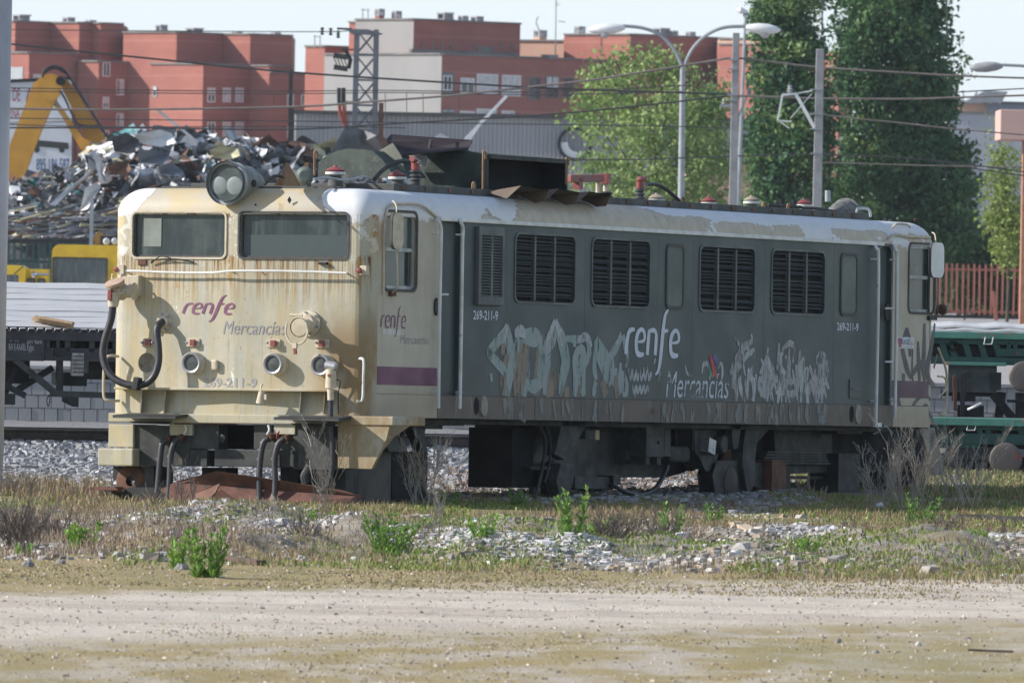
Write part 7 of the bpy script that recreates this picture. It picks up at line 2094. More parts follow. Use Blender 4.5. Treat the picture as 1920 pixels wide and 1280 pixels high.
for px in (1211, 1232): SB(px, px + 7, 857, 871, .25, .35, 'prong', M['under_grey'])
a = S(1235, 829, .21); LB(MB().lathe([(.02, 0), (.02, .01)], (a[0], .212, a[1]), (0, -1, 0), 8), 'bolt', M['black_in'])
a, b = S(1115, 799, .35), S(1355, 803, .35); LB(MB().tube([(a[0], .35, a[1]), (b[0], .35, b[1])], .022, 7), 'air_pipe', M['under_grey'], True)
SB(1258, 1296, 836, 866, .4, .9, 'tank', M['under_grey'], .04); tubeS([(1298, 790), (1299, 820), (1298, 845)], .3, .015, 'air_pipe', M['under_grey'])
tubeS([(1148, 907), (1160, 915), (1180, 924), (1205, 927), (1228, 916), (1245, 890), (1252, 872)], .35, .028, 'hanging_hose', M['black_rubber'])
SPr([(1303, 795), (1342, 795), (1346, 850), (1337, 880), (1324, 880), (1312, 855), (1304, 845)], .35, .6, 'valve_block', M['under_grey'], .02)
a = S(1327, 836, .3); LB(MB().box((a[0], .3, a[1]), (.2, .12, .17), Matrix.Rotation(.2, 3, 'Y')), 'bare_metal_valve', wmat('bare_metal', (.4, .44, .5), (.25, .27, .31), 12, .3, .6))
a = S(1352, 832, .3); LB(MB().lathe([(.0, -.01), (.1, 0), (.115, .02), (.115, .1)], (a[0], .25, a[1]), (0, 1, 0), 20), 'disc_valve', M['under_grey'], True)
SPr([(1372, 795), (1390, 795), (1384, 840), (1376, 842), (1374, 830)], .2, .3, 'hanger_bracket', M['under_grey'])
SPr([(1400, 795), (1450, 795), (1418, 830), (1414, 880), (1392, 880), (1394, 835)], .25, .4, 'diagonal_strut', M['under_grey'], .006)
SPr([(1345, 868), (1398, 868), (1400, 880), (1418, 872), (1413, 905), (1400, 925), (1385, 933), (1355, 934), (1342, 920), (1338, 890)], .3, .5, 'axle_box', M['dark_steel'], .03)
a = S(1372, 905, .28); LB(MB().lathe([(.0, -.005), (.16, .0), (.19, .02), (.19, .06)], (a[0], .27, a[1]), (0, 1, 0), 26), 'axle_cap', wmat('brown_cap', (.07, .055, .05), (.05, .04, .038), 5, .8), True)
SPr([(1394, 874), (1417, 874), (1412, 905), (1402, 922), (1398, 905)], .24, .28, 'axle_guard', M['under_grey'])
SPr([(1417, 870), (1437, 870), (1437, 900), (1428, 913), (1414, 908)], .4, .6, 'spring_hanger', M['dark_steel'], .02)
SB(1447, 1474, 862, 944, .3, .55, 'timber_prop', M['rust']); SB(1474, 1482, 876, 922, .5, .7, 'prop_strap', M['dark_steel'])
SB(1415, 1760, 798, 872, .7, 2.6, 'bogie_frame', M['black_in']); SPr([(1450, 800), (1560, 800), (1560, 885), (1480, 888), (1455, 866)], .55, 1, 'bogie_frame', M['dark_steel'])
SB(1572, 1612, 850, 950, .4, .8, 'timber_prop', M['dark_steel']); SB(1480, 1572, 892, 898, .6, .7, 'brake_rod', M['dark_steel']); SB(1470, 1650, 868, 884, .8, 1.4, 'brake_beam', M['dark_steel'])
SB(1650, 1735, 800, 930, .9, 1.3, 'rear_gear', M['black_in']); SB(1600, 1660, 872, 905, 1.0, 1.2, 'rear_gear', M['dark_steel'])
SB(1570, 1618, 803, 813, .3, .5, 'resistor', M['under_grey'])
SPr([(1724, 802), (1752, 802), (1768, 868), (1768, 888), (1752, 890), (1742, 850)], .04, .1, 'rear_valance', wmat('worn_valance', (.27, .24, .2), (.2, .17, .14), 4, .75, c3=(.09, .07, .06), th=.56), .005)
tubeS([(1642, 793), (1648, 806), (1655, 800), (1662, 800), (1672, 812)], -.03, .014, 'loose_wire', M['zinc']); tubeS([(1636, 814), (1648, 808), (1656, 797)], -.03, .016, 'loose_wire', M['black_rubber'])
LB(MB().bx(S(1636, 796)[0], S(1648, 796)[0], -.04, .02, S(1640, 800)[1], S(1640, 792)[1]), 'rail_foot', M['whitehw'])
# rear handrails beyond the end
a = lambda px, py: (lambda q: Vector((q[0], .12, q[1])))(S(px, py, .12))
LB(MB().tube(smooth_path([a(1759, 652), (a(1764, 665)), a(1773, 690), a(1776, 720), a(1775, 760), a(1772, 774), a(1762, 776)], 4), .015, 6), 'end_handle', M['creamhw'], True)
LB(MB().tube(smooth_path([a(1758, 705), a(1770, 707), a(1774, 716), a(1772, 732), a(1759, 744)], 4), .012, 6), 'end_handle', M['creamhw'], True)
c = a(1766, 580); LB(MB().lathe([(.05, -.03), (.07, -.01), (.06, .04)], c, (1, 0, .4), 12), 'end_lamp', M['rust'], True)

# ------------------------------------------------------------------ roof
def RP(px, py, y):
    x, z = S(px, py, y); return Vector((x, y, z))
ZW = ZR + .012
LB(MB().bx(1.3, 14.6, .33, W_ - .33, ZR - .01, ZR + .085), 'roof_walk', M['roofdk'], bevel=.01)
LB(MB().bx(.25, 1.29, .5, W_ - .5, ZR - .005, ZR + .02), 'roof_plate', M['roofdk'])
for k in range(22): LB(MB().lathe([(.02, 0), (.026, .012), (.012, .02)], (1.5 + .6 * k, .33, ZR + .045), (0, -1, 0), 8), 'rivet', wmat('rust_rivet', (.25, .11, .06), None, 5, .8, bump=0) if 'rust_rivet' not in bpy.data.materials else bpy.data.materials['rust_rivet'])
# gusset and horn beside the headlight
g0, g1, gt = RP(514, 348, 1.0), RP(563, 349, .95), RP(540, 307, 1.0)
LB(MB().prism([g0, g1, gt], (.02, 0, 0)), 'gusset', M['rust_pale'])
LB(MB().prism([RP(537, 349, .9), RP(541, 349, .9), gt + Vector((0, -.01, .01)), gt + Vector((-.03, .0, .0))], (-.05, 0, 0)), 'gusset_rib', M['rust_pale'])
c = RP(572, 330, .95)
h = LB(MB().lathe([(.0, -.03), (.05, -.03), (.06, 0), (.1, .01), (.105, .05), (.06, .08), (.06, .14)], c, (-.9, -.4, 0), 22), 'valve', wmat('grey_green_valve', (.16, .2, .18), (.1, .12, .11), 8, .6), True)
LB(MB().bx(c.x - .05, c.x + .05, c.y - .05, c.y + .05, ZR, c.z - .06), 'valve_foot', M['hoodg']); LB(MB().box(c + Vector((.02, -.02, .12)), (.05, .05, .06)), 'valve_cap', M['rust'], parent=h)
LB(MB().tube(smooth_path([RP(497, 346, 1.0), RP(505, 337, 1.0), RP(520, 330, 1.0), RP(532, 334, 1.0)], 4), .014, 6), 'roof_cable', M['dark_steel'], True)
LB(MB().tube(smooth_path([RP(588, 336, .7), RP(610, 333, .7), RP(650, 338, .7), RP(680, 331, .7), RP(697, 336, .7)], 4), .014, 6), 'roof_cable', M['zinc'], True)
# ventilator hoods
def hood(pts, y, x_len, name):
    """arched end plate facing forward, with a barrel roof running back; pts outline it in the photo"""
    return None
def arch_at(px0, px1, pbase, ptop, yv):
    P = []
    return P
# hood one: arch across the roof, seen from its end
def hoodbox(x0, x1, ya, yb, zb, zt, rise, name, open_side=False):
    n = 12; prof = []
    for k in range(n + 1):
        y = ya + (yb - ya) * k / n
        u = 2 * k / n - 1
        prof.append((y, zt + rise * (math.cos(u * math.pi / 2))))
    loop = [(ya, zb)] + prof + [(yb, zb)]
    mb = MB()
    o = LB(mb.add([(x0, a, b) for a, b in loop] + [(x0 + .02, a, b) for a, b in loop], [tuple(range(len(loop))), tuple(range(2 * len(loop) - 1, len(loop) - 1, -1))]), name, M['hoodg'])
    sh = MB()
    for i in range(n):
        (a0, b0), (a1, b1) = prof[i], prof[i + 1]
        sh.add([(x0, a0, b0 + .004), (x0, a1, b1 + .004), (x1, a1, b1 + .004), (x1, a0, b0 + .004)], [(0, 1, 2, 3)])
    sh.add([(x1, a, b) for a, b in loop], [tuple(range(len(loop)))])
    LB(sh, 'hood_cover', M['hoodg'], parent=o)
    mb = MB(); mb.bx(x0 + .03, x1, yb - .02, yb, zb, zt)
    if not open_side: mb.bx(x0 + .03, x1, ya, ya + .02, zb, zt)
    LB(mb, 'hood_wall', M['hoodg'], parent=o)
    return o
hA = RP(915, 355, .42); hB = RP(1064, 352, .42)
h = hoodbox(hA.x, hB.x, .42, 1.30, ZR + .06, RP(912, 291, .42).z, .05, 'ventilator_hood', True)
LB(MB().bx(hA.x + .03, hB.x - .02, .75, .78, ZR + .07, RP(912, 291, .42).z - .01), 'hood_inside', M['black_in'], parent=h)
LB(MB().bx(hA.x, hB.x, .40, .43, RP(912, 292, .42).z - .03, RP(912, 292, .42).z + .02), 'hood_lip', M['dark_steel'], parent=h)
LB(MB().bx(hB.x - .03, hB.x, .42, 1.2, ZR + .07, RP(1060, 305, .42).z), 'hood_end', M['dark_steel'], parent=h)
# the rounded end plates seen from the front
def endplate(pts, y_of, xpl, nm):
    P = [F3(px, py, xpl) for px, py in pts]
    return LB(MB().prism(P, (.03, 0, 0)), nm, M['hoodg'])
xpl = hA.x
endplate([(797, 352), (795, 322), (806, 304), (822, 292), (838, 284), (856, 280), (874, 281), (892, 287), (911, 294), (912, 356), (905, 362), (880, 356), (840, 354)], None, xpl, 'hood_plate')
e2 = RP(720, 330, 1.2).x
endplate([(596, 332), (597, 305), (608, 294), (632, 283), (652, 279), (680, 280), (700, 284), (716, 298), (730, 318), (742, 334)], None, e2, 'hood_plate')
LB(MB().prism([F3(700, 284, e2 + .03), F3(716, 298, e2 + .03), F3(742, 334, e2 + .03)], (.8, 0, .02)), 'hood_cover', M['hoodg'])
P = [F3(712, 282, e2 + .3), F3(736, 268, e2 + .3), F3(752, 292, e2 + .3), F3(758, 320, e2 + .3), F3(738, 322, e2 + .3)]
LB(MB().prism(P, (.02, 0, 0)), 'side_flap', wmat('olive_flap', (.2, .21, .16), (.15, .16, .13), 4, .7))
# raised flap plate with braces
xf = e2 + .9
P = [F3(723, 264, xf), F3(733, 255, xf), F3(884, 268, xf + .9), F3(876, 281, xf + .9), F3(730, 262, xf)]
LB(MB().prism([F3(733, 255, xf), F3(886, 266, xf + .6), F3(878, 281, xf + .2), F3(745, 293, xf - .3), F3(724, 265, xf - .2)], (0, 0, .02)), 'raised_flap', wmat('dark_maroon_plate', (.045, .028, .03), (.03, .02, .022), 3, .7, bump=.05))
LB(MB().prism([F3(728, 259, xf), F3(885, 267, xf + .6), F3(885, 270, xf + .6), F3(728, 264, xf)], (-.02, 0, 0)), 'flap_edge', M['rust'])
LB(MB().prism([F3(745, 292, xf + .5), F3(846, 294, xf + .5), F3(880, 282, xf + .5), F3(750, 264, xf + .5)], (.02, 0, 0)), 'flap_back', M['dark_steel'])
for p0, p1 in (((752, 258), (745, 295)), ((808, 262), (802, 290)), ((858, 266), (857, 278)), ((778, 268), (800, 292))): LB(MB().bar(F3(*p0, xf + .1), F3(*p1, xf + .1), .03, .03), 'flap_brace', M['under_grey'])
LB(MB().prism([F3(740, 292, xf), F3(800, 292, xf), F3(796, 312, xf), F3(752, 310, xf)], (.03, 0, 0)), 'flap_base', M['zinc'])
# lifting rods and eyes
def eye(px, py, y, hpx):
    p = RP(px, py, y); s = hpx / 165
    LB(MB().tube(smooth_path([p + Vector((-.02, 0, -s)), p + Vector((-.025, 0, -.03)), p + Vector((0, 0, 0)), p + Vector((.03, 0, -.02)), p + Vector((.03, 0, -.08))], 4), .014, 6), 'lifting_eye', M['rust_pale'], True)
eye(592, 284, .8, 44); eye(908, 285, .38, 74); eye(888, 342, .36, 20); eye(1063, 297, .4, 50); eye(1281, 370, .4, 10); eye(1432, 380, .4, 10); eye(1478, 383, .5, 10)
# insulators
def insul(px, pyc, wpx, y, kind='disc', red=True):
    p = RP(px, pyc, y); r = wpx / 165 / 2
    base = MB().tube([(p.x, y, ZR + .05), (p.x, y, p.z - .02)], [r * .8, r * .55], 14)
    o = LB(base, 'insulator', M['roofdk'], True)
    if kind == 'disc':
        LB(MB().lathe([(r * .5, -.045), (r * .98, -.03), (r, -.005), (r * .7, .0)], p, (0, 0, 1), 22), 'lower_shed', M['whitehw'], True, parent=o)
        LB(MB().lathe([(r * .9, .005), (r * .96, .018), (r * .5, .048), (r * .22, .056), (r * .2, .07), (.0, .072)], p, (0, 0, 1), 22), 'upper_shed', M['redl'] if red else wmat('buff_porcelain', (.36, .3, .22), (.28, .23, .17), 7, .5) if 'buff_porcelain' not in bpy.data.materials else bpy.data.materials['buff_porcelain'], True, parent=o)
    else:
        prof = []
        for k in range(4): prof += [(r * .6, -.05 - .045 * (3 - k)), (r, -.035 - .045 * (3 - k)), (r, -.02 - .045 * (3 - k)), (r * .6, -.01 - .045 * (3 - k))]
        LB(MB().lathe(prof, p, (0, 0, 1), 20), 'ribbed_body', wmat('dark_porcelain', (.04, .045, .045), (.09, .1, .1), 9, .3) if 'dark_porcelain' not in bpy.data.materials else bpy.data.materials['dark_porcelain'], True, parent=o)
        LB(MB().tube([p + Vector((0, 0, -.01)), p + Vector((0, 0, .07))], r * .75, 12), 'cap', M['redl'], True, parent=o)
        LB(MB().tube(smooth_path([p + Vector((0, 0, .08)), p + Vector((-.01, 0, .1)), p + Vector((-.1 if px < 900 else .12, 0, .11))], 3), .035, 8), 'terminal', M['redl'], True, parent=o)
insul(629, 322, 38, 1.0); insul(745, 331, 35, .62); insul(779, 317, 22, .7, 'post'); insul(1200, 352, 21, .6, 'post')
insul(1231, 373, 33, .5, red=False); insul(1329, 379, 32, .55); insul(1409, 377, 33, .6, red=False); insul(1508, 383, 31, .6)
LB(MB().tube(smooth_path([RP(702, 336, .68), RP(712, 324, .69), RP(730, 310, .7), RP(748, 303, .7), RP(766, 303, .7)], 5), .026, 8), 'roof_cable', M['dark_steel'], True)
LB(MB().tube(smooth_path([RP(1212, 346, .6), RP(1232, 346, .6), RP(1252, 357, .58), RP(1275, 378, .55)], 5), .024, 8), 'roof_cable', M['black_rubber'], True)
# red isolator
q = lambda x, y: RP(x, y, 1.5)
o = LB(MB().bar(q(1066, 335), q(1128, 334), .08, .09), 'isolator_arm', wmat('faded_red_bar', (.33, .1, .08), (.26, .2, .18), 5, .7), bevel=.01)
LB(MB().box(q(1084, 345), (.1, .08, .13)), 'isolator_block', M['redl'], parent=o); LB(MB().box(q(1135, 335), (.12, .1, .12)), 'isolator_block', M['redl'], parent=o)
for px, y0, y1, mt in ((1122, 340, 362, 'creamhw'), (1136, 340, 362, 'creamhw')): LB(MB().tube([q(px, y0), q(px, y1)], .035, 8), 'isolator_post', M[mt], True, parent=o)
for px in (1136,): LB(MB().lathe([(.05, 0), (.09, .02), (.05, .04), (.09, .06), (.05, .08)], q(px, 372), (0, 0, 1), 14), 'isolator_base', M['dark_steel'], True, parent=o)
# scoops on the shoulder
M['scoop2'] = wmat('dusty_brown_sheet', (.17, .13, .095), (.12, .09, .068), 4, .8, c3=(.22, .15, .1), th=.6)
M['scoop'] = wmat('sooty_brown_sheet', (.10, .085, .07), (.075, .062, .052), 4, .75, c3=(.16, .11, .08), th=.62)
vs = [(947, 366), (1018, 371), (1075, 377), (1133, 381)]
for k in range(3):
    a0, a1 = vs[k], vs[k + 1]
    A = RP(a0[0], a0[1] + 3, -.0); B = RP(a1[0], a1[1] + 2, 0)
    T0 = RP(a0[0] + 13, a0[1] - 18, .05); T1 = RP(a1[0] - 4, a1[1] - 16, .05)
    bk = .38
    o = LB(MB().prism([Vector((A.x, -.02, A.z - .02)), Vector((T0.x, -.06, T0.z)), Vector((T0.x, bk, ZR + .06))], (.015, 0, 0)), 'roof_scoop', M['scoop2'])
    LB(MB().add([Vector((T0.x, -.06, T0.z)), Vector((T1.x, -.06, T1.z)), Vector((T1.x, bk, ZR + .07)), Vector((T0.x, bk, ZR + .07))], [(0, 1, 2, 3)]).add([Vector((T0.x, -.06, T0.z - .012)), Vector((T1.x, -.06, T1.z - .012)), Vector((T1.x, bk, ZR + .058)), Vector((T0.x, bk, ZR + .058))], [(3, 2, 1, 0)]), 'scoop_top', M['scoop'], parent=o)
    LB(MB().prism([Vector((B.x, -.02, B.z - .02)), Vector((T1.x, -.06, T1.z)), Vector((T1.x, bk, ZR + .06)), Vector((B.x, .1, ZR - .05))], (.012, 0, 0)), 'scoop_side', M['scoop2'], parent=o)
# beige seams on the shoulder
# rear headlight seen from behind, pipe, low box
c = RP(1588, 400, 1.5)
o = LB(MB().lathe([(.2, 0), (.2, .05), (.18, .06), (.17, .15), (.1, .4), (.0, .5)], Vector((c.x, 1.5, c.z - .01)), (-1, 0, 0), 28), 'rear_headlight', wmat('mottled_grey_lamp', (.13, .135, .125), (.2, .195, .18), 12, .7, c3=(.08, .085, .08), th=.52, sc3=14), True)
LB(MB().tube([RP(1552, 378, 1.3), RP(1552, 357, 1.3)], .035, 10), 'vent_pipe', M['zinc'], True)
for px in (1462, 1484): LB(MB().lathe([(.03, -.02), (.06, -.015), (.06, .015), (.03, .02)], RP(px, 383, .8), (.3, -1, 0), 14), 'pulley', M['dark_steel'])
LB(MB().tube(smooth_path([RP(1440, 384, .6), RP(1500, 388, .6), RP(1540, 392, .6), RP(1566, 396, .6), RP(1580, 392, .7), RP(1590, 400, .7)], 4), .018, 6), 'roof_cable', M['under_grey'], True)
x, z = S(1607, 403, .6); LB(MB().tube(smooth_path([(x, .6, ZR + .06), (x + .03, .6, ZR + .15), (x + .35, .6, ZR + .15), (x + .42, .6, ZR + .06)], 4), .018, 6), 'roof_grip', M['zinc'], True)
o = LB(MB().tube(smooth_path([S3 for S3 in (RP(1673, 426, .05), RP(1682, 420, .0), RP(1700, 421, .0), RP(1706, 426, .05))], 4), .014, 6), 'roof_grip', M['creamhw'], True)
LB(MB().lathe([(.02, 0), (.026, .03)], RP(1717, 414, .5), (0, 0, 1), 8), 'rivet', M['rust'])

# ------------------------------------------------------------------ rusty plough lying before the front
def plough():
    g0 = LMAT @ F3(430, 940, -.35)
    t = thing('snow_plough', 'bent rusty plough blade lying on the grass under the front of the locomotive', 'plough', (g0.x, g0.y, 0))
    o = Vector(t.location)
    q = lambda px, py, x: (LMAT @ F3(px, py, x)) - o
    def plate(pts, nm, mat, th=.03): 
        P = [q(*p) for p in pts]
        MB().prism(P, LROT.to_3x3() @ Vector((th, 0, 0))).build(nm, mat, t)
    r1 = wmat('red_rust', (.16, .07, .05), (.1, .05, .04), 4, .85, c3=(.06, .045, .04), th=.58, bump=.2); r2 = wmat('brown_rust', (.2, .1, .07), (.14, .075, .055), 5, .85, bump=.2)
    plate([(300, 918, -.25), (330, 902, -.25), (405, 883, -.35), (470, 892, -.3), (560, 906, -.2), (640, 918, -.1), (680, 931, -.05), (640, 948, -.1), (470, 948, -.3), (330, 946, -.28)], 'blade', r1)
    plate([(336, 949, -.55), (360, 928, -.55), (400, 909, -.58), (412, 906, -.58), (404, 922, -.62), (376, 950, -.62)], 'blade_fold', r2)
    plate([(376, 950, -.63), (405, 922, -.62), (413, 918, -.63), (440, 936, -.6), (452, 950, -.55), (430, 942, -.58), (398, 944, -.6)], 'blade_fold', r1)
    plate([(174, 912, -.15), (214, 912, -.15), (222, 918, -.15), (178, 919, -.15)], 'plate', r1, .25)
    plate([(206, 922, .0), (280, 905, .0), (320, 898, .0), (330, 945, -.0), (250, 945, .0)], 'back_plate', M['dark_steel'])
    MB().bar(q(170, 915, -.1), q(235, 920, 0), .12, .03).build('step_bar', r1, t)
plough()
# ------------------------------------------------------------------ plants and debris on the ground
def place(name, label, cat, px, py, group=None):
    l, d = gpt(px, py)
    for _ in range(3):
        z = float(gh(l, d)) if abs(l) < 8 else 0
        l, d = gpt(px, py, z)
    return thing(name, label, cat, ld(l, d, float(gh(l, d))), CAMYAW, group), FPX / d
def leafy(label, px, py, wpx, hpx, cols, n_st=10, seed=1, lw=.012):
    t, s = place('green_plant', label, 'plant', px, py, 'leafy weeds on the gravel')
    random.seed(seed)
    W, H = wpx / s * 1.1, hpx / s * 1.25
    V = []; F = []; Cc = []
    mb = MB()
    for i in range(n_st):
        bx_, by = random.uniform(-.32, .32) * W, random.uniform(-.4, .4) * W
        h = H * random.uniform(.55, 1.0); lx, ly = (bx_ * 1.6 + random.uniform(-.1, .1) * W), random.uniform(-.2, .2) * W
        P = smooth_path([(bx_, by, -.02), (bx_ + lx * .3, by + ly * .3, h * .5), (bx_ + lx * .7, by + ly * .7, h)], 3)
        mb.tube(P, .004, 4)
        n = int(12 + h * 75)
        for k in range(n):
            f = random.uniform(.02, 1) ** 1.2; p = P[min(int(f * (len(P) - 1)), len(P) - 1)]
            a = random.uniform(0, 6.28); up = random.uniform(.7, 2.6) + (.5 if f > .85 else 0)
            L_ = random.uniform(.09, .19) * (1.1 - .5 * f) * min(1.3, .5 + H)
            d_ = Vector((math.cos(a), math.sin(a), up)).normalized(); sd_ = d_.cross(Vector((0, 0, 1))).normalized() * lw * random.uniform(.7, 1.2)
            mid = p + d_ * L_ * .5; tip = p + d_ * L_ + Vector((0, 0, -.25 * L_))
            b = len(V); V += [p, mid + sd_, tip, mid - sd_]; F.append((b, b + 1, b + 2, b + 3))
            c = random.choice(cols); g = random.uniform(.75, 1.2); Cc += [tuple(x * g for x in c)] * 4
    np_mesh('leaves', np.array([tuple(v) for v in V]), np.array(F), M['leaf'], parent=t, col=np.array(Cc))
    st = wmat('green_stem', (.14, .17, .06), None, 5, .7, bump=0) if 'green_stem' not in bpy.data.materials else bpy.data.materials['green_stem']
    mb.build('stem', st, t)
BR = [(.25, .42, .08), (.31, .48, .11), (.2, .35, .07)]
DK = [(.19, .33, .09), (.24, .39, .11), (.15, .27, .075)]
for i, (lab, px, py, w_, h_, c, n_) in enumerate((
    ('tall bright green leafy weed in front of the rusty plough', 392, 1043, 70, 78, DK + BR, 15),
    ('bright green weed just left of the tall one before the plough', 335, 1028, 42, 50, BR, 8),
    ('low bright green weed clump at the far left among dry grass', 150, 1033, 60, 42, BR, 11),
    ('bushy green weed below the cab door, beside the white gravel', 730, 1050, 90, 66, DK + BR, 17),
    ('tall twin-stemmed green weed before the middle of the locomotive', 1072, 1004, 46, 78, DK + BR, 9),
    ('spreading green weed at the foot of the twin-stemmed one', 1110, 1018, 60, 26, BR, 9),
    ('small green weed alone on the white gravel at right', 1518, 1038, 50, 28, BR, 9),
    ('small upright green weed beside the pale wood chunk', 1335, 980, 34, 28, DK, 7),
    ('dark green weed in the shade under the equipment box', 972, 950, 34, 28, DK, 7),
    ('small green weed behind the plough at its right end', 612, 992, 54, 22, BR, 7),
    ('small green weed between the gravel mounds right of the bushy one', 905, 1018, 44, 36, BR, 7),
    ('thin green weed among dry twigs at right of centre', 1255, 1012, 50, 50, DK, 7),
    ('green weed under the dry twigs before the rear cab', 1720, 985, 60, 50, DK, 8),
    ('small green weed at the right edge of the gravel', 1845, 1022, 40, 24, BR, 7),
    ('small green weed on the grass behind the far plants at centre left', 840, 945, 36, 20, BR, 6),
    ('tiny green weed near the bottom of the dry grass at far left', 45, 1045, 22, 26, BR, 4))):
    leafy(lab, px, py, w_, h_, c, n_, 100 + i)
def dry(label, px, py, wpx, hpx, cols, n_st=8, seed=1, dens=1.0, lean=.5):
    t, s = place('dry_shrub', label, 'dry shrub', px, py, 'dry twiggy weeds')
    random.seed(seed)
    W, H = wpx / s, hpx / s
    mb = MB(); cl = []
    def tw(p, d_, L_, r, lev):
        q = p + d_ * L_; m_ = p + d_ * L_ * .5 + Vector((random.uniform(-.1, .1), random.uniform(-.1, .1), 0)) * L_
        n0 = len(mb.v); mb.tube([p, m_, q], [r, r * .8, r * .55], 3, cap=False)
        c = random.choice(cols); g = random.uniform(.8, 1.2); cl.extend([tuple(x * g for x in c)] * (len(mb.v) - n0))
        if lev < 3:
            for k in range(int((6 if lev < 1 else 4) * dens)):
                f = random.uniform(.25, 1); b = p + d_ * L_ * f
                e = (d_ + Vector((random.uniform(-.8, .8), random.uniform(-.8, .8), random.uniform(-.1, .7))) * .8).normalized()
                tw(b, e, L_ * random.uniform(.25, .48), r * .6, lev + 1)
    for i in range(n_st):
        b = Vector((random.uniform(-.25, .25) * W, random.uniform(-.2, .2) * W, -.03))
        d_ = Vector((random.uniform(-lean, lean) * W / H * 1.1, random.uniform(-.3, .3), 1)).normalized()
        tw(b, d_, H * random.uniform(.5, .95), .0055, 0)
    F = [f for f in mb.f]
    np_mesh('twigs', np.array(mb.v), np.array(F), M['twig'], parent=t, col=np.array(cl))
TW = [(.24, .2, .17), (.19, .155, .135), (.3, .26, .22), (.15, .12, .11)]
TL = [(.33, .29, .25), (.26, .23, .2), (.38, .34, .3)]
for i, (lab, px, py, w_, h_, c, n_, de) in enumerate((
    ('dense grey dry shrub at the far left edge', 25, 1020, 150, 105, TW, 34, 1.0),
    ('pale feathery dry shrub behind the far left one', 30, 930, 130, 60, TL, 26, 1.0),
    ('brown dry twigs before the left part of the plough', 348, 955, 70, 90, TW, 7, .9),
    ('tall bare dry stem before the right front step', 612, 960, 60, 150, TL, 7, 1.0),
    ('pale dry weed before the black battery box', 785, 950, 85, 135, TL, 12, 1.0),
    ('thin dry stem standing on the gravel below the battery box', 815, 1010, 46, 150, TL, 5, .8),
    ('low mass of dry twigs beside the tall twin green weed', 1150, 1012, 140, 62, TW, 34, 1.0),
    ('tangle of dry twigs right of the low mass', 1245, 1020, 110, 62, TW, 20, .9),
    ('grey dry weed before the rear bogie', 1655, 950, 105, 125, TL, 15, 1.0),
    ('tall grey dry weed below the rear cab', 1712, 962, 115, 160, TL, 16, 1.0),
    ('tall leaning dry weed between the locomotive rear and the green wagon', 1800, 955, 120, 150, TL, 14, 1.0),
    ('small dry weed between the two timber props', 1525, 945, 60, 55, TW, 6, .9),
    ('low dry twigs before the rear weeds at right', 1610, 1005, 90, 45, TW, 9, .8),
    ('low dry weed before the front left hoses', 290, 955, 60, 50, TW, 7, .9),
    ('small pale dry weed at the left of the equipment box', 888, 925, 60, 55, TL, 6, .8),
    ('brown mass of dry twigs left of the leafy weed at far left', 105, 1010, 120, 60, TW, 26, .9),
    ('dry twig mat on the gravel right of the rear weeds', 1770, 1000, 110, 50, TW, 18, .9),
    ('dry twig mat left of the bushy green weed', 560, 1015, 110, 50, TW, 18, .9),
    ('dry stems at the right edge of the gravel', 1880, 1010, 80, 50, TW, 7, .8))):
    dry(lab, px, py, w_, h_, c, n_, 300 + i, de)
def lump(name, label, cat, px, py, wpx, hpx, mat, seed, group=None):
    random.seed(seed)
    t, s = place('x', None, None, px, py)
    p = Vector(t.location); bpy.data.objects.remove(t)
    W, H = wpx / s, hpx / s
    mb = MB(); N = 9; vs = []
    for k, (r, z) in enumerate(((.8, -.2), (1, .15), (.8, .6), (.4, .9))):
        for i in range(N):
            a = 2 * math.pi * i / N; rr = r * random.uniform(.75, 1.15)
            vs.append((math.cos(a) * rr * W / 2, math.sin(a) * rr * W / 2.4, (z + random.uniform(-.12, .12)) * H))
    fs = [(k * N + i, k * N + (i + 1) % N, (k + 1) * N + (i + 1) % N, (k + 1) * N + i) for k in range(3) for i in range(N)] + [tuple(range(3 * N, 4 * N))]
    mb.add(vs, fs); o = mb.build(name, mat); o.location = p; o.rotation_euler = (0, 0, CAMYAW)
    return tag(o, label, cat, group)
SW = wmat('chalky_stone', (.58, .56, .55), (.46, .44, .42), 20, .9, bump=.3); SG = wmat('grey_stone', (.27, .26, .26), (.2, .19, .19), 18, .9, bump=.3); SBR = wmat('brown_stone', (.3, .24, .18), (.22, .17, .13), 18, .9, bump=.3)
for i, (lab, px, py, w_, h_, mt) in enumerate((
    ('chalky white stone right of the dry twig mass', 1213, 982, 24, 14, SW), ('white stone beside the bushy weed below the cab', 665, 1040, 26, 14, SW), ('grey stone half sunk left of the centre mounds', 340, 1052, 28, 14, SG),
    ('dark stone at the edge of the road at left', 52, 1062, 26, 12, SG), ('dark grey stone on the mossy verge at right', 1593, 1060, 20, 11, SG), ('small dark stone in the foreground moss at right', 1572, 1205, 13, 10, SG),
    ('pale stone in the foreground right of the dark one', 1722, 1210, 12, 9, SW), ('flat grey stone in the right foreground', 1642, 1224, 14, 7, SG), ('small brown stone on the dirt road right of centre', 1165, 1176, 9, 5, SBR), ('grey stone at the front rim of the left gravel', 115, 1055, 20, 10, SG),
    ('grey stone on the gravel rim right of the left weeds', 565, 1050, 22, 12, SW), ('pale stone on the mound right of the bushy weed', 830, 1003, 34, 17, SW), ('brownish stone beside the twin green weed', 1010, 1012, 24, 13, SBR), ('chalky stone under the rear dry weeds', 1650, 955, 22, 14, SW))):
    lump('stone', lab, 'stone', px, py, w_, h_, mt, 500 + i, 'larger loose stones')
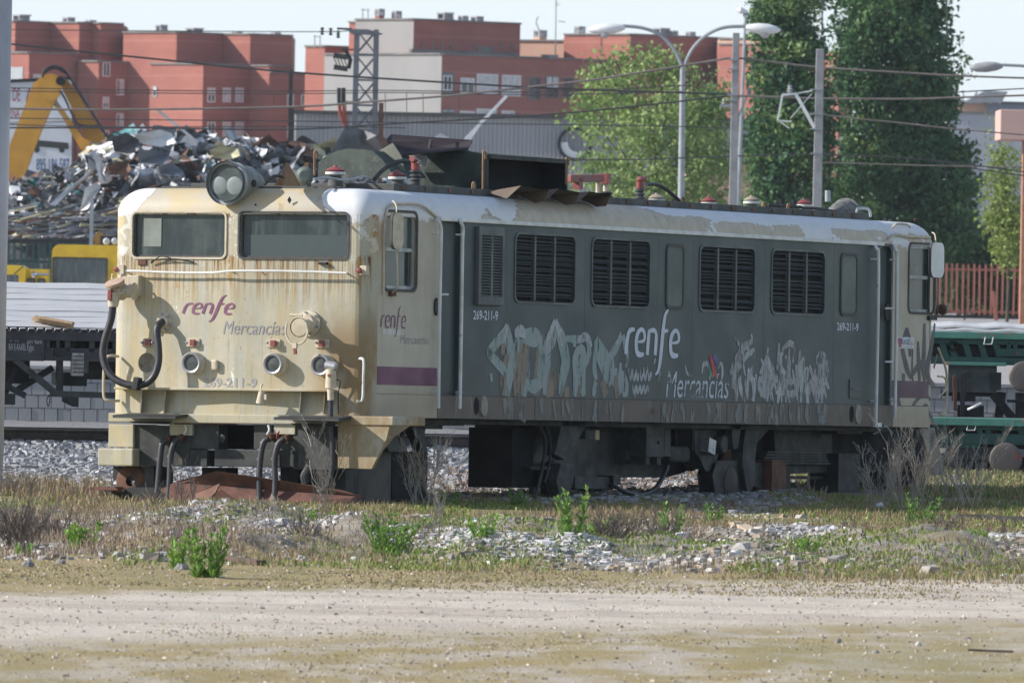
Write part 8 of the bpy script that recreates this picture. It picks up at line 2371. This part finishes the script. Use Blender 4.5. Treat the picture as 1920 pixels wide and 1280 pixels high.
def timber(label, px0, py0, px1, py1, th, mat, cat='wood piece', name='wood_piece'):
    l0, d0 = gpt(px0, py0); l1, d1 = gpt(px1, py1)
    a = ld(l0, d0, float(gh(l0, d0)) + th * .4); b = ld(l1, d1, float(gh(l1, d1)) + th * .4)
    e = b - a; s_ = Vector((-e.y, e.x, 0)).normalized()
    mb = MB(); P = []
    random.seed(int(px0))
    for k in range(5):
        c = e * (k / 4)
        for u, v in ((-1, -1), (1, -1), (1, 1), (-1, 1)):
            P.append(c + s_ * u * th * random.uniform(.7, 1) + Vector((0, 0, v * th * random.uniform(.35, .6))))
    fs = [(k * 4 + i, k * 4 + (i + 1) % 4, (k + 1) * 4 + (i + 1) % 4, (k + 1) * 4 + i) for k in range(4) for i in range(4)] + [(3, 2, 1, 0), (16, 17, 18, 19)]
    mb.add(P, fs); o = mb.build(name, mat); o.location = a
    return tag(o, label, cat)
PW = wmat('pale_split_wood', (.55, .43, .3), (.45, .34, .23), 6, .8, st=(3, 3, 3)); DW = wmat('dark_rotten_wood', (.13, .09, .07), (.08, .06, .05), 6, .9)
timber('broken log piece lying on the gravel at left', 112, 984, 160, 976, .07, M['wood'])
timber('short wooden block standing on the grass before the plough', 406, 966, 430, 958, .07, PW)
timber('pale split wood chunk on the right gravel', 1376, 985, 1412, 1003, .07, PW)
timber('dark rotten plank half buried at right', 1530, 985, 1620, 998, .05, DW)
timber('rust brown board piece on the right gravel', 1640, 992, 1676, 1000, .04, M['wood'])
timber('thin dark board lying on the gravel right of the plough', 655, 978, 720, 976, .04, DW)
timber('dark stick lying in the foreground at right', 1815, 1222, 1900, 1224, .018, DW, 'stick', 'stick')
timber('dark bar lying in the left gravel rim', 425, 1055, 490, 1062, .05, DW)
timber('old rail end lying in the grass at the right edge', 1800, 950, 1990, 958, .08, M['dark_steel'], 'rail piece', 'rail_piece')

# a little air over the yard and the town
hz = MB().bx(-760, 760, -320, 3560, -1.2, 42)
hv = bpy.data.materials.new('thin_haze'); hv.use_nodes = True
nt_ = hv.node_tree; nt_.nodes.remove(nt_.nodes['Principled BSDF'])
pv = nt_.nodes.new('ShaderNodeVolumePrincipled')
pv.inputs['Color'].default_value = (.82, .9, 1, 1); pv.inputs['Density'].default_value = HAZE; pv.inputs['Anisotropy'].default_value = .2
nt_.links.new(pv.outputs[0], nt_.nodes['Material Output'].inputs['Volume'])
o = hz.build('haze', hv); o.location = (CAM.x, CAM.y, 0); o.rotation_euler = (0, 0, CAMYAW); o['kind'] = 'stuff'
bpy.context.view_layer.update()
